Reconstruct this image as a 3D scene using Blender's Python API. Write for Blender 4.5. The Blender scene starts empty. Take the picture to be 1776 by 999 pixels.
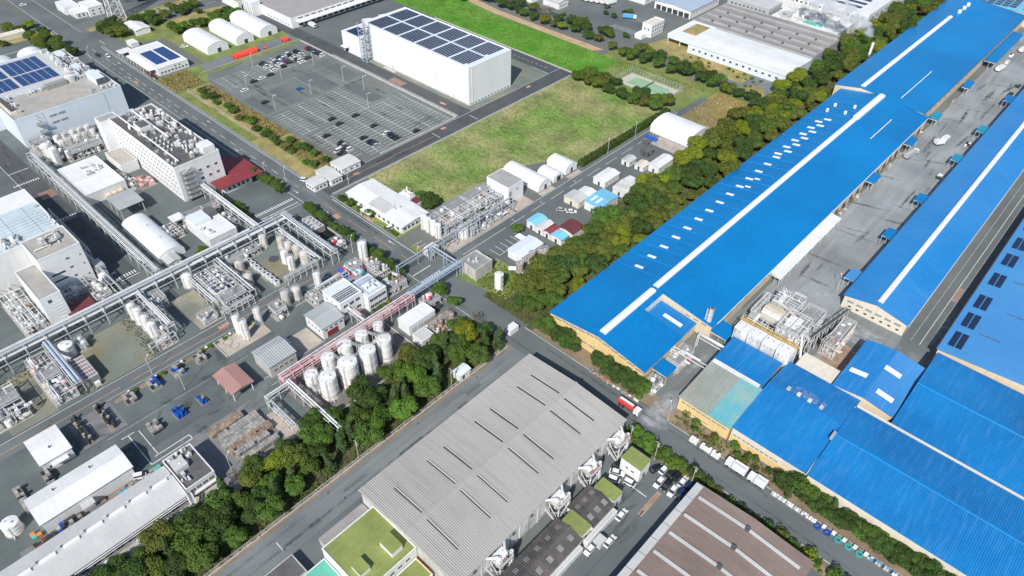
import bpy, math, random
from mathutils import Vector, Matrix, Quaternion
S = bpy.context.scene
COL = S.collection
R = math.radians

# ------------------------------------------------------------------ camera
F_PX, PITCH, ROLL, YAW, CAM_H = 1241.7, .72861, .01707, -.738037, 180.0
cp, sp = math.cos(PITCH), math.sin(PITCH)
FW = Vector((math.sin(YAW)*cp, math.cos(YAW)*cp, -sp))
RT = Vector((math.cos(YAW), -math.sin(YAW), 0))
UP = RT.cross(FW)
RT, UP = RT*math.cos(ROLL)+UP*math.sin(ROLL), UP*math.cos(ROLL)-RT*math.sin(ROLL)
cam = bpy.data.cameras.new('camera')
cam.sensor_width = 36; cam.lens = F_PX/1776*36; cam.clip_end = 6000; cam.clip_start = 1
camo = bpy.data.objects.new('camera', cam); COL.objects.link(camo)
M3 = Matrix((RT, UP, -FW)).transposed()
camo.matrix_world = Matrix.Translation((0, 0, CAM_H)) @ M3.to_4x4()
S.camera = camo
# ------------------------------------------------------------------ sky, sun, exposure
SUN_AZ, SUN_EL = R(154.5), R(43)          # azimuth from +Y towards +X
w = bpy.data.worlds.new('World'); S.world = w; w.use_nodes = True
nt = w.node_tree; bg = nt.nodes['Background']
sky = nt.nodes.new('ShaderNodeTexSky'); sky.sky_type = 'NISHITA'; sky.sun_disc = False
sky.sun_elevation = SUN_EL; sky.sun_rotation = SUN_AZ; sky.air_density = 1.0; sky.dust_density = .6
nt.links.new(sky.outputs[0], bg.inputs[0]); bg.inputs[1].default_value = .112
sun = bpy.data.lights.new('sun', 'SUN'); sun.energy = 4.2; sun.angle = R(.53); sun.color = (1, .955, .88)
suno = bpy.data.objects.new('sun', sun); COL.objects.link(suno)
sd = Vector((math.sin(SUN_AZ)*math.cos(SUN_EL), math.cos(SUN_AZ)*math.cos(SUN_EL), math.sin(SUN_EL)))
suno.rotation_euler = sd.to_track_quat('Z', 'Y').to_euler(); suno.location = sd*300
vs = S.view_settings; vs.view_transform = 'Standard'; vs.look = 'None'; vs.gamma = 1; vs.exposure = .15
vs.use_curve_mapping = False
S.cycles.volume_bounces = 6; S.cycles.max_bounces = 8; S.cycles.transparent_max_bounces = 12

# ------------------------------------------------------------------ materials
MATS = {}
def mat(name, col, rough=.7, var=.12, scale=.25, fine=3.0, metal=0, bump=0, col2=None, amt2=.5, s2=.05, streak=None, spec=.4, rnd=0):
    """world-space mottled surface: base colour, broad patches towards col2, fine grain, optional streaks along an axis"""
    if name in MATS: return MATS[name]
    m = bpy.data.materials.new(name); m.use_nodes = True; MATS[name] = m
    t = m.node_tree; n = t.nodes; L = t.links.new; b = n['Principled BSDF']
    b.inputs['Roughness'].default_value = rough; b.inputs['Metallic'].default_value = metal
    b.inputs['Specular IOR Level'].default_value = spec
    geo = n.new('ShaderNodeNewGeometry')
    def noise(sc, det=3, vec=None):
        x = n.new('ShaderNodeTexNoise'); x.inputs['Scale'].default_value = sc; x.inputs['Detail'].default_value = det
        L(vec or geo.outputs['Position'], x.inputs['Vector']); return x.outputs['Fac']
    def mix(a, bb, f, mode='MIX'):
        x = n.new('ShaderNodeMix'); x.data_type = 'RGBA'; x.blend_type = mode
        for s, v in ((x.inputs[6], a), (x.inputs[7], bb), (x.inputs[0], f)):
            if hasattr(v, 'links'): L(v, s)
            elif isinstance(v, (int, float)): s.default_value = v
            else: s.default_value = (*v, 1)
        return x.outputs[2]
    def ramp(f, lo, hi, a=0, bb=1):
        x = n.new('ShaderNodeMapRange'); x.inputs[1].default_value = lo; x.inputs[2].default_value = hi
        x.inputs[3].default_value = a; x.inputs[4].default_value = bb; L(f, x.inputs[0]); return x.outputs[0]
    c = col
    if col2 is not None:
        c = mix(col, col2, ramp(noise(s2, 5), .5-.12, .5+.12, 0, amt2))
    dk = tuple(v*(1-var) for v in (1, 1, 1)); lt = tuple(v*(1+var) for v in (1, 1, 1))
    g = mix(dk, lt, ramp(noise(scale, 6), .3, .7))
    c = mix(c, g, 1.0, 'MULTIPLY')
    g2 = mix(tuple([1-var*.7]*3), tuple([1+var*.7]*3), ramp(noise(fine, 2), .3, .7))
    c = mix(c, g2, 1.0, 'MULTIPLY')
    if streak:
        ax, s_col, s_amt, sw, sl = streak       # stretched noise: width sw m, length sl m
        mp = n.new('ShaderNodeMapping'); v = [1/sw]*3; v[ax] = 1/sl
        mp.inputs['Scale'].default_value = v; L(geo.outputs['Position'], mp.inputs['Vector'])
        c = mix(c, s_col, ramp(noise(1.0, 4, mp.outputs[0]), .5, .72, 0, s_amt))
    if rnd:
        oi = n.new('ShaderNodeObjectInfo')
        hs = n.new('ShaderNodeHueSaturation'); L(c, hs.inputs['Color'])
        L(ramp(oi.outputs['Random'], 0, 1, .5-.03*rnd, .5+.03*rnd), hs.inputs['Hue'])
        L(ramp(oi.outputs['Random'], 0, 1, 1-.3*rnd, 1+.3*rnd), hs.inputs['Value']); c = hs.outputs[0]
    L(c, b.inputs['Base Color'])
    if bump:
        bp = n.new('ShaderNodeBump'); bp.inputs['Strength'].default_value = bump; bp.inputs['Distance'].default_value = .3
        L(noise(fine*1.5, 4), bp.inputs['Height']); L(bp.outputs[0], b.inputs['Normal'])
    return m
def foliage(name, col, col2):
    m = bpy.data.materials.new(name); m.use_nodes = True; MATS[name] = m
    t = m.node_tree; n = t.nodes; L = t.links.new; b = n['Principled BSDF']
    b.inputs['Roughness'].default_value = .6; b.inputs['Specular IOR Level'].default_value = .25
    geo = n.new('ShaderNodeNewGeometry'); oi = n.new('ShaderNodeObjectInfo')
    nz = n.new('ShaderNodeTexNoise'); nz.inputs['Scale'].default_value = .9; nz.inputs['Detail'].default_value = 4
    L(geo.outputs['Position'], nz.inputs['Vector'])
    mr = n.new('ShaderNodeMapRange'); mr.inputs[1].default_value = .33; mr.inputs[2].default_value = .67; L(nz.outputs[0], mr.inputs[0])
    x = n.new('ShaderNodeMix'); x.data_type = 'RGBA'; x.inputs[6].default_value = (*col, 1); x.inputs[7].default_value = (*col2, 1); L(mr.outputs[0], x.inputs[0])
    hs = n.new('ShaderNodeHueSaturation'); L(x.outputs[2], hs.inputs['Color'])
    for o, a, bb in (('Hue', .485, .51), ('Value', .84, 1.16)):
        q = n.new('ShaderNodeMapRange'); q.inputs[3].default_value = a; q.inputs[4].default_value = bb; L(oi.outputs['Random'], q.inputs[0]); L(q.outputs[0], hs.inputs[o])
    L(hs.outputs[0], b.inputs['Base Color'])
    tr = n.new('ShaderNodeBsdfTranslucent'); L(hs.outputs[0], tr.inputs[0])
    ms = n.new('ShaderNodeMixShader'); ms.inputs[0].default_value = .3
    L(b.outputs[0], ms.inputs[1]); L(tr.outputs[0], ms.inputs[2]); L(ms.outputs[0], n['Material Output'].inputs[0])
    return m
W8 = (.79, .795, .795)
DIRT = (.30, .27, .23)
mat('ground', (.15, .165, .16), .9, .15, .02, 1.2, col2=(.17, .165, .13), s2=.015)
mat('asphalt', (.145, .163, .165), .85, .10, .06, 2.5, col2=(.108, .122, .125), amt2=.7, s2=.04, bump=.05)
mat('asphalt_plant', (.135, .160, .158), .85, .12, .08, 2.5, col2=(.098, .116, .116), amt2=.8, s2=.05, bump=.05)
mat('asphalt_new', (.078, .084, .09), .8, .10, .1, 3, col2=(.098, .104, .11), s2=.03)
mat('asphalt_worn', (.19, .21, .215), .85, .14, .06, 2, col2=(.135, .15, .155), s2=.05, streak=(1, (.27, .285, .29), .5, 1.6, 60))
mat('carpark_asphalt', (.17, .183, .172), .85, .12, .05, 2, col2=(.175, .195, .19), amt2=.8, s2=.035, streak=(0, (.105, .122, .12), .6, 5, 30))
mat('asphalt_patch', (.062, .067, .072), .8, .1, .1, 3)
mat('concrete', (.40, .38, .35), .85, .14, .3, 3, col2=(.30, .29, .27), s2=.08)
mat('concrete_tan', (.46, .40, .34), .85, .14, .3, 3, col2=(.34, .31, .28), s2=.1)
mat('yard_concrete', (.31, .33, .34), .75, .14, .05, 1.5, col2=(.20, .215, .225), amt2=.75, s2=.045, streak=(1, (.43, .45, .46), .45, 2.5, 40), spec=.5)
mat('dust', (.46, .48, .50), .9, .15, .15, 2, col2=(.26, .28, .30), amt2=.8, s2=.09)
mat('paving_grey', (.20, .20, .21), .85, .12, .4, 3)
mat('yard_brown', (.20, .185, .17), .85, .14, .3, 3, col2=(.14, .13, .125), s2=.12)
mat('slab_green', (.15, .185, .17), .85, .14, .12, 2, col2=(.27, .245, .165), amt2=.75, s2=.045)
mat('slab_tan', (.40, .34, .25), .85, .2, .15, 2, col2=(.16, .185, .16), amt2=.85, s2=.06)
mat('bare_lot', (.27, .24, .155), .9, .2, .1, 2, col2=(.16, .19, .165), amt2=.85, s2=.05)
mat('grass_bright', (.085, .27, .018), .9, .22, .08, 1.0, bump=.4, col2=(.17, .29, .05), amt2=.6, s2=.04, streak=(1, (.055, .19, .012), .7, 1.5, 14))
mat('grass_field', (.125, .245, .035), .9, .34, .09, .6, bump=.5, col2=(.34, .29, .145), amt2=.85, s2=.036, streak=(0, (.38, .38, .22), .6, 1.4, 5))
mat('grass_lawn', (.15, .22, .05), .9, .25, .12, 1.0, bump=.5, col2=(.26, .24, .10), amt2=.7, s2=.07)
mat('grass_dry', (.40, .30, .13), .9, .25, .15, 1.2, bump=.4, col2=(.22, .23, .085), amt2=.85, s2=.09)
mat('soil', (.235, .175, .12), .95, .2, .2, 2, bump=.4, col2=(.33, .26, .18), s2=.15)
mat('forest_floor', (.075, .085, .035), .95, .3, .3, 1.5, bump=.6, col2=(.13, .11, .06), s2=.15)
mat('path_tan', (.52, .37, .22), .95, .15, .2, 2, col2=(.40, .31, .2), s2=.12)
mat('court_green', (.27, .43, .27), .8, .08, .3, 3, col2=(.33, .47, .31), s2=.2)
mat('court_tan', (.52, .50, .42), .85, .08, .3, 3)
mat('stall_paint', (.62, .63, .62), .8, .2, .5, 4, col2=(.42, .43, .43), amt2=.8, s2=.3)
mat('line_white', (.66, .67, .66), .7, .15, .6, 4)
mat('line_faded', (.36, .38, .38), .8, .2, .5, 4)
mat('line_orange', (.58, .30, .17), .8, .2, .5, 4)
mat('paint_salmon', (.50, .29, .20), .8, .2, .4, 4)
mat('kerb', (.42, .42, .41), .85, .12, .5, 4)
mat('white_wall', (.75, .75, .745), .55, .05, .12, 2, streak=(2, (.52, .51, .48), .35, 1.2, 14))
mat('white_clean', W8, .5, .035, .1, 1)
mat('white_cool', (.68, .74, .80), .5, .04, .1, 1, streak=(2, (.60, .66, .72), .3, 2, 20))
mat('white_stained', (.80, .80, .78), .6, .1, .15, 2, col2=(.44, .43, .40), amt2=.8, s2=.11, streak=(2, (.30, .29, .27), .7, .8, 9))
mat('white_roof', (.77, .775, .775), .5, .06, .1, 1, col2=(.70, .70, .695), s2=.12, streak=(0, (.60, .60, .59), .4, 1.2, 20))
mat('membrane', (.78, .79, .79), .55, .04, .1, 1, streak=(1, (.74, .75, .76), .35, 1.5, 20))
mat('cream_wall', (.70, .60, .45), .6, .07, .15, 2, streak=(2, (.45, .40, .33), .4, 1, 10))
mat('yellow_wall', (.80, .585, .27), .6, .08, .12, 2, streak=(2, (.56, .45, .28), .45, 1.1, 10))
mat('beige_wall', (.72, .66, .56), .6, .06, .12, 2, streak=(2, (.5, .46, .4), .4, 1, 10))
mat('grey_roof', (.43, .415, .395), .6, .07, .1, 2, col2=(.37, .355, .335), amt2=.8, s2=.05, streak=(0, (.26, .25, .24), .4, 1.0, 22), spec=.4)
mat('grey_metal', (.40, .42, .43), .5, .07, .15, 2, streak=(0, (.32, .34, .35), .4, .8, 14))
mat('light_grey_roof', (.56, .565, .56), .6, .06, .12, 2, col2=(.48, .485, .48), s2=.08, streak=(0, (.42, .42, .42), .3, 1, 14))
mat('grey_roof_flat', (.36, .36, .355), .8, .1, .2, 2, col2=(.45, .40, .33), amt2=.6, s2=.05)
mat('taupe_roof', (.36, .335, .325), .8, .08, .15, 2, streak=(1, (.28, .26, .25), .3, 1.5, 20))
mat('blue_roof', (.002, .205, .52), .42, .07, .04, .6, col2=(.003, .165, .44), amt2=.9, s2=.022, streak=(0, (.012, .235, .55), .4, .6, 24), spec=.35)
mat('blue_corrugated', (.014, .225, .55), .4, .07, .08, 1, col2=(.012, .165, .45), amt2=.7, s2=.035, streak=(1, (.07, .27, .56), .5, 1.0, 14), spec=.4)
mat('blue_mid', (.014, .215, .55), .36, .05, .05, .6, col2=(.05, .25, .58), amt2=.6, s2=.03, streak=(0, (.07, .28, .62), .35, 1.5, 14), spec=.5)
mat('blue_pale', (.075, .295, .62), .42, .05, .05, .6, col2=(.05, .22, .52), amt2=.5, s2=.02, streak=(0, (.09, .30, .62), .3, 1.5, 14), spec=.4)
mat('blue_sky_roof', (.19, .50, .70), .5, .06, .15, 2)
mat('teal_roof', (.13, .48, .56), .5, .1, .12, 2, col2=(.30, .42, .38), amt2=.8, s2=.12, streak=(1, (.34, .40, .36), .5, 1, 12))
mat('rust_green_roof', (.33, .37, .335), .6, .12, .12, 2, col2=(.40, .30, .22), amt2=.5, s2=.09, streak=(1, (.24, .25, .23), .5, .9, 12))
mat('canopy_teal', (.02, .28, .42), .5, .06, .2, 2)
mat('brown_roof', (.215, .165, .145), .75, .10, .12, 2, col2=(.265, .21, .19), s2=.05, streak=(0, (.16, .12, .105), .5, 1, 10))
mat('slate_roof', (.075, .072, .073), .8, .16, .3, 2, col2=(.13, .115, .105), amt2=.8, s2=.15, streak=(0, (.16, .15, .14), .4, .8, 6))
mat('dark_flat_roof', (.105, .105, .11), .8, .14, .3, 2, col2=(.16, .15, .14), s2=.2)
mat('moss_roof', (.255, .30, .085), .8, .10, .2, 1.5, col2=(.20, .24, .07), amt2=.8, s2=.11, streak=(1, (.33, .33, .17), .45, .6, 5))
mat('mint_roof', (.13, .47, .36), .6, .06, .2, 2)
mat('maroon_roof', (.155, .045, .05), .6, .1, .2, 2)
mat('red_roof', (.25, .042, .05), .55, .1, .2, 2)
mat('pink_roof', (.40, .23, .21), .65, .08, .2, 2, streak=(1, (.3, .17, .16), .4, .5, 10))
mat('glass_roof', (.42, .50, .53), .35, .08, .12, 2, col2=(.60, .67, .69), amt2=.8, s2=.08, streak=(0, (.30, .36, .39), .5, .8, 12), spec=.6)
mat('pipe_white', (.72, .73, .74), .42, .08, .5, 3, col2=(.55, .54, .52), amt2=.5, s2=.2)
mat('pipe_galv', (.50, .53, .56), .4, .08, .5, 3, metal=.25)
mat('pipe_blue_grey', (.40, .48, .58), .45, .08, .5, 3)
mat('pipe_pink', (.62, .34, .36), .5, .12, .5, 3, col2=(.74, .60, .59), s2=.15)
mat('pipe_red', (.52, .06, .07), .5, .08, .5, 3)
mat('steel_frame', (.62, .63, .64), .5, .1, .5, 3, col2=(.44, .42, .40), s2=.25)
mat('steel_dark', (.10, .105, .115), .55, .12, .5, 3)
mat('steel_rust', (.30, .19, .135), .75, .2, .5, 3, col2=(.42, .35, .30), s2=.3)
mat('grating', (.30, .305, .31), .7, .18, .6, 4, col2=(.20, .195, .19), s2=.3)
mat('tank_white', (.82, .82, .80), .42, .05, .25, 2, col2=(.72, .70, .66), amt2=.5, s2=.18, streak=(2, (.5, .47, .42), .45, .5, 6))
mat('tank_dirty', (.66, .64, .60), .55, .1, .4, 3, col2=(.42, .37, .31), amt2=.7, s2=.25, streak=(2, (.35, .31, .27), .6, .4, 5))
mat('tank_grey', (.36, .37, .38), .45, .1, .4, 3, metal=.3)
mat('tank_brown', (.33, .27, .23), .65, .15, .4, 3, col2=(.45, .40, .36), s2=.3)
mat('yellow_paint', (.75, .48, .08), .5, .1, .5, 3)
mat('orange_paint', (.70, .25, .06), .5, .1, .5, 3)
mat('red_paint', (.55, .05, .05), .45, .08, .5, 3)
mat('red_tent', (.85, .085, .045), .6, .05, .4, 3)
mat('blue_paint', (.02, .12, .50), .45, .08, .5, 3)
mat('sky_blue_paint', (.08, .38, .68), .45, .06, .5, 3)
mat('cyan_crate', (.05, .42, .40), .5, .1, .5, 3)
mat('solar_cell', (.016, .030, .075), .22, .10, .6, 3, spec=.6, rnd=.4)
mat('solar_blue', (.020, .060, .20), .25, .12, .6, 3, spec=.6, rnd=.5)
mat('glass', (.035, .045, .055), .12, .1, 1, 4, spec=.8)
mat('frame', (.55, .56, .57), .5, .05, 1, 4)
mat('door_dark', (.05, .055, .06), .6, .1, 1, 4)
mat('shutter', (.55, .57, .58), .5, .06, 1, 4)
mat('louvre', (.30, .30, .29), .6, .15, 1, 4)
mat('vent_gap_shade', (.075, .06, .05), .8, .15, .8, 4)  # dark brown paints the shade inside the roof slots
mat('sawtooth_roof', (.27, .255, .245), .8, .12, .15, 2, col2=(.34, .32, .31), s2=.04, streak=(0, (.20, .17, .155), .5, 2, 20))
mat('skylight', (.88, .89, .89), .35, .03, .3, 2)
mat('ridge_vent', (.84, .84, .85), .4, .04, .2, 2)
mat('bark', (.11, .085, .06), .9, .2, 1, 4)
mat('timber', (.36, .28, .20), .8, .2, .6, 4, rnd=.4)
mat('pallet_wood', (.34, .275, .215), .85, .2, .6, 4, col2=(.24, .20, .165), s2=.3, rnd=.5)
mat('drum_dark', (.045, .048, .052), .5, .2, 1, 4, rnd=.5)
mat('drum_grey', (.30, .30, .29), .55, .2, 1, 4, rnd=.7)
mat('drum_blue', (.015, .09, .42), .45, .1, 1, 4, rnd=.4)
mat('crate_steel', (.34, .325, .30), .6, .2, .8, 4, rnd=.8)
mat('crate_brown', (.27, .20, .15), .75, .2, .8, 4, rnd=.7)
mat('bag_white', (.78, .78, .77), .7, .06, .8, 4, rnd=.2)
mat('wall_conc', (.48, .47, .45), .85, .12, .4, 3, streak=(2, (.3, .29, .27), .5, .6, 5))
mat('block_tan', (.52, .50, .46), .85, .14, .4, 3, streak=(2, (.28, .26, .24), .6, .6, 5))
mat('shade_black', (.022, .022, .024), .85, .3, .8, 4, bump=.6)  # near-black tone standing in for shade by the mixing tower
mat('water', (.018, .022, .022), .12, .1, .3, 2)
mat('tyre', (.025, .025, .027), .8, .1, 1, 4)
mat('lamp_glass', (.8, .8, .76), .2, .02, 1, 4)
CARCOL = {'white': (.80, .80, .80), 'black': (.018, .018, .02), 'silver': (.46, .47, .48), 'dark blue': (.02, .035, .10), 'red': (.40, .02, .06), 'blue': (.03, .14, .5), 'dark grey': (.07, .072, .078)}
for k, c in CARCOL.items(): mat('paint_'+k.replace(' ', '_'), c, .28, .02, 1, 4, spec=.6)
foliage('leaf_dark', (.050, .098, .022), (.088, .150, .036))
foliage('leaf_mid', (.075, .145, .024), (.130, .215, .040))
foliage('leaf_yellow', (.17, .225, .018), (.26, .31, .03))
foliage('leaf_olive', (.112, .145, .026), (.175, .205, .04))
foliage('leaf_fresh', (.09, .195, .02), (.155, .265, .04))
foliage('leaf_conifer', (.062, .118, .04), (.105, .17, .058))
foliage('leaf_bare', (.19, .175, .12), (.27, .25, .17))
foliage('leaf_red', (.16, .03, .035), (.26, .07, .05))
foliage('weeds', (.13, .14, .045), (.24, .20, .09))

# ------------------------------------------------------------------ mesh helpers (all in world metres unless said)
class MB:
    def __init__(s): s.v = []; s.f = []; s.m = []; s.mi = 0
    def face(s, pts):
        i = len(s.v); s.v += [tuple(p) for p in pts]; s.f.append(tuple(range(i, i+len(pts)))); s.m.append(s.mi)
    def box(s, x0, x1, y0, y1, z0, z1):
        i = len(s.v); s.v += [(x, y, z) for z in (z0, z1) for x, y in ((x0, y0), (x1, y0), (x1, y1), (x0, y1))]
        s.f += [tuple(i+k for k in q) for q in ((3, 2, 1, 0), (4, 5, 6, 7), (0, 1, 5, 4), (1, 2, 6, 5), (2, 3, 7, 6), (3, 0, 4, 7))]; s.m += [s.mi]*6
        return s
    def prism(s, poly, z0, z1):           # vertical prism over a polygon
        i = len(s.v); n = len(poly); s.v += [(p[0], p[1], z0) for p in poly]+[(p[0], p[1], z1) for p in poly]
        s.f += [tuple(i+n+k for k in range(n)), tuple(i+k for k in reversed(range(n)))]+[(i+k, i+(k+1) % n, i+n+(k+1) % n, i+n+k) for k in range(n)]
        s.m += [s.mi]*(n+2); return s
    def profile(s, prof, axis, a, b):     # 2-D (u,z) outline extruded along axis ('x': u is y; 'y': u is x)
        n = len(prof); i = len(s.v)
        for t in (a, b): s.v += [((t, u, z) if axis == 'x' else (u, t, z)) for u, z in prof]
        s.f += [tuple(i+k for k in range(n)), tuple(i+n+k for k in reversed(range(n)))]+[(i+(k+1) % n, i+k, i+n+k, i+n+(k+1) % n) for k in range(n)]
        s.m += [s.mi]*(n+2); return s
    def cyl(s, p0, p1, r0, r1=None, n=12, caps=True):
        p0 = Vector(p0); p1 = Vector(p1); r1 = r0 if r1 is None else r1
        d = (p1-p0).normalized(); a = d.orthogonal().normalized(); b = d.cross(a); i = len(s.v)
        for p, r in ((p0, r0), (p1, r1)):
            s.v += [tuple(p+(a*math.cos(2*math.pi*k/n)+b*math.sin(2*math.pi*k/n))*r) for k in range(n)]
        s.f += [(i+k, i+(k+1) % n, i+n+(k+1) % n, i+n+k) for k in range(n)]; s.m += [s.mi]*n
        if caps: s.f += [tuple(i+k for k in reversed(range(n))), tuple(i+n+k for k in range(n))]; s.m += [s.mi]*2
        return s
    def lathe(s, prof, n=16, c=(0, 0)):     # (r,z) list about a vertical axis
        i = len(s.v)
        for r, z in prof: s.v += [(c[0]+r*math.cos(2*math.pi*k/n), c[1]+r*math.sin(2*math.pi*k/n), z) for k in range(n)]
        for j in range(len(prof)-1): s.f += [(i+j*n+k, i+j*n+(k+1) % n, i+(j+1)*n+(k+1) % n, i+(j+1)*n+k) for k in range(n)]; s.m += [s.mi]*n
        return s
    def corr(s, o, u, v, pitch, depth):   # ribbed sheet: origin, vector across the ribs, vector along the ribs
        o, u, v = Vector(o), Vector(u), Vector(v); L = u.length; un = u.normalized(); nn = un.cross(v).normalized()
        if nn.z < 0: nn = -nn
        k = max(1, round(L/pitch)); p = L/k; pts = []
        for j in range(k):
            for t, h in ((0, 0), (.30, 0), (.45, depth), (.80, depth), (.95, 0)): pts.append((j*p+t*p, h))
        pts.append((L, 0)); i = len(s.v)
        for q in (0, 1): s.v += [tuple(o+un*t+nn*h+v*q) for t, h in pts]
        n = len(pts); s.f += [(i+j, i+j+1, i+n+j+1, i+n+j) for j in range(n-1)]; s.m += [s.mi]*(n-1); return s
    def mesh(s, name, mats, smooth=False):
        me = bpy.data.meshes.new(name); me.from_pydata(s.v, [], s.f); 
        for m in (mats if isinstance(mats, (list, tuple)) else [mats]): me.materials.append(MATS[m])
        if isinstance(mats, (list, tuple)): me.polygons.foreach_set('material_index', s.m)
        if smooth: me.polygons.foreach_set('use_smooth', [True]*len(me.polygons)); me.set_sharp_from_angle(angle=R(35))
        me.update(); return me
    def build(s, name, mats, parent=None, smooth=False, label=None, kind=None):
        o0 = origin(parent)
        if o0 != (0, 0, 0): s.v = [(x-o0[0], y-o0[1], z-o0[2]) for x, y, z in s.v]
        o = bpy.data.objects.new(name, s.mesh(name, mats, smooth)); COL.objects.link(o)
        if parent: o.parent = parent
        if label: o['label'] = label
        if kind: o['kind'] = kind
        return o
def origin(p):
    x = y = z = 0
    while p: x += p.location.x; y += p.location.y; z += p.location.z; p = p.parent
    return (x, y, z)
def thing(name, label, cat, loc, group=None, rz=0):
    o = bpy.data.objects.new(name, None); COL.objects.link(o); o.location = (loc[0], loc[1], loc[2] if len(loc) > 2 else 0)
    o.rotation_euler.z = rz; o.empty_display_size = .5; o['label'] = label; o['category'] = cat
    if group: o['group'] = group
    return o
def tag(o, label, cat, group=None):
    o['label'] = label; o['category'] = cat
    if group: o['group'] = group
    return o
def copy_tree(o, parent=None):
    c = o.copy(); COL.objects.link(c); c.parent = parent
    for ch in o.children: copy_tree(ch, c)
    return c
UNIT = {}
def unit(kind, m):
    k = (kind, m)
    if k in UNIT: return UNIT[k]
    b = MB()
    if kind == 'box': b.box(-.5, .5, -.5, .5, 0, 1)
    elif kind == 'cyl': b.cyl((0, 0, 0), (0, 0, 1), 1, n=10)
    elif kind == 'vessel': b.lathe([(.001, 0), (.7, .03), (1, .1), (1, .9), (.7, .97), (.001, 1)], 12)
    elif kind == 'tank': b.lathe([(.001, 0), (1, 0), (1, .93), (.97, .95), (.001, 1)], 16)
    elif kind == 'window':      # faces +X: frame ring proud, glass set back, one mullion
        b.mi = 1; b.box(-.04, .015, -.5, .5, 0, 1)
        b.mi = 0
        for q in ((-.54, -.47, -.04, 1.04), (.47, .54, -.04, 1.04), (-.47, .47, -.04, .04), (-.47, .47, .96, 1.04), (-.02, .02, .04, .96)): b.box(-.04, .06, q[0], q[1], q[2], q[3])
    elif kind == 'panel': b.box(-.5, .5, -.5, .5, -.5, .5)
    me = b.mesh(kind, ['frame', 'glass'] if kind == 'window' else m, kind in ('cyl', 'vessel', 'tank'))
    UNIT[k] = me; return me
def piece(name, kind, m, loc, scale, parent=None, rz=0, rot=None):
    o = bpy.data.objects.new(name, unit(kind, m)); COL.objects.link(o); o0 = origin(parent)
    o.parent = parent; o.location = (loc[0]-o0[0], loc[1]-o0[1], loc[2]-o0[2]); o.scale = scale
    if rot is not None: o.rotation_mode = 'QUATERNION'; o.rotation_quaternion = rot
    elif rz: o.rotation_euler.z = rz
    return o
def rod(name, m, p0, p1, r, parent, kind='cyl'):
    p0 = Vector(p0); p1 = Vector(p1); d = p1-p0
    return piece(name, kind, m, p0, (r, r, d.length), parent, rot=d.to_track_quat('Z', 'Y'))
def bar(name, m, p0, p1, wd, parent): 
    p0 = Vector(p0); p1 = Vector(p1); d = p1-p0
    return piece(name, 'box', m, p0, (wd, wd, d.length), parent, rot=d.to_track_quat('Z', 'Y'))
def bx(name, m, x0, x1, y0, y1, z0, z1, parent): return piece(name, 'box', m, ((x0+x1)/2, (y0+y1)/2, z0), (x1-x0, y1-y0, z1-z0), parent)
def windows(parent, face, fixed, a0, a1, n, z, wd, ht):
    """a row of n windows on a wall: face '+x' at x=fixed between y a0..a1, or '-y' at y=fixed between x a0..a1"""
    for k in range(n):
        t = a0+(a1-a0)*(k+.5)/n
        if face == '+x': piece('window', 'window', 'w', (fixed, t, z), (1, wd, ht), parent)
        else: piece('window', 'window', 'w', (t, fixed, z), (1, wd, ht), parent, rz=-math.pi/2)
def door(parent, face, fixed, t, wd, ht, m='door_dark'):
    if face == '+x': return bx('door', m, fixed-.03, fixed+.05, t-wd/2, t+wd/2, 0, ht, parent)
    return bx('door', m, t-wd/2, t+wd/2, fixed-.05, fixed+.03, 0, ht, parent)
ZN = [0]
def structure(name, m, polys, z, label=None):
    b = MB()
    for p in polys:
        ZN[0] += 1; zz = z+.0006*(ZN[0] % 9)
        if len(p) == 4 and not isinstance(p[0], (tuple, list)): x0, x1, y0, y1 = p; p = [(x0, y0), (x1, y0), (x1, y1), (x0, y1)]
        b.face([(q[0], q[1], zz) for q in p])
    o = b.build(name, m); o['kind'] = 'structure'; return o
def rg(x0, x1, y0, y1): return [(x0, y0), (x1, y0), (x1, y1), (x0, y1)]
# ------------------------------------------------------------------ ground, roads, fields
rnd = random.Random(7)
structure('ground', 'ground', [(-4000, 3000, -3000, 4500)], 0)
Z1, Z2, Z3, Z4 = .02, .04, .06, .08
structure('plant_yard', 'asphalt_plant', [(-500, -136, -120, 126)], Z1)
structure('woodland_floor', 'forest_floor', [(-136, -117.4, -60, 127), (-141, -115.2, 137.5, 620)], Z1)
structure('dirt_strip', 'soil', [(-117.3, -115.1, -60, 127), (-115.1, -112, 137.5, 620)], Z1)
structure('warehouse_yard', 'asphalt', [(-105.9, -38, -60, 124.5), (-38, 60, 20, 122.5)], Z1)
structure('mixing_yard', 'asphalt_worn', [(-72, -57.5, 137, 200), (-41, -5, 178, 226)], Z1+.004)
structure('hall_yard', 'yard_concrete', [(-66, -40, 200, 720)], Z1)
structure('hall_road', 'asphalt', [(-18, -5, 208, 720)], Z1+.004)
structure('car_park', 'carpark_asphalt', [[(-371, 158), (-362, 158), (-285, 158), (-246.5, 176), (-246.5, 225), (-383, 225.5), (-383, 190)]], Z1)
structure('warehouse_apron', 'slab_green', [(-352, -238, 236.5, 297)], Z1)
structure('loading_yard', 'asphalt', [(-440, -352, 226.5, 420)], Z1-.006)
structure('grass_field', 'grass_field', [[(-234.5, 159), (-196, 159), (-192, 188), (-187, 199), (-192, 212), (-182, 232), (-171.5, 235), (-171.5, 313), (-234.5, 309)]], Z1)
structure('green_field', 'grass_bright', [[(-430, 309), (-234.5, 309), (-222, 315), (-228, 339), (-250, 340), (-330, 340), (-400, 350), (-430, 350)]], Z1-.004)
structure('court_meadow', 'grass_lawn', [[(-234.5, 309), (-171.5, 309), (-160, 334), (-143, 338), (-135, 352), (-240, 352)]], Z1-.008)
structure('dry_meadow', 'grass_dry', [(-164, -143, 302, 345)], Z1-.002)
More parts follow.
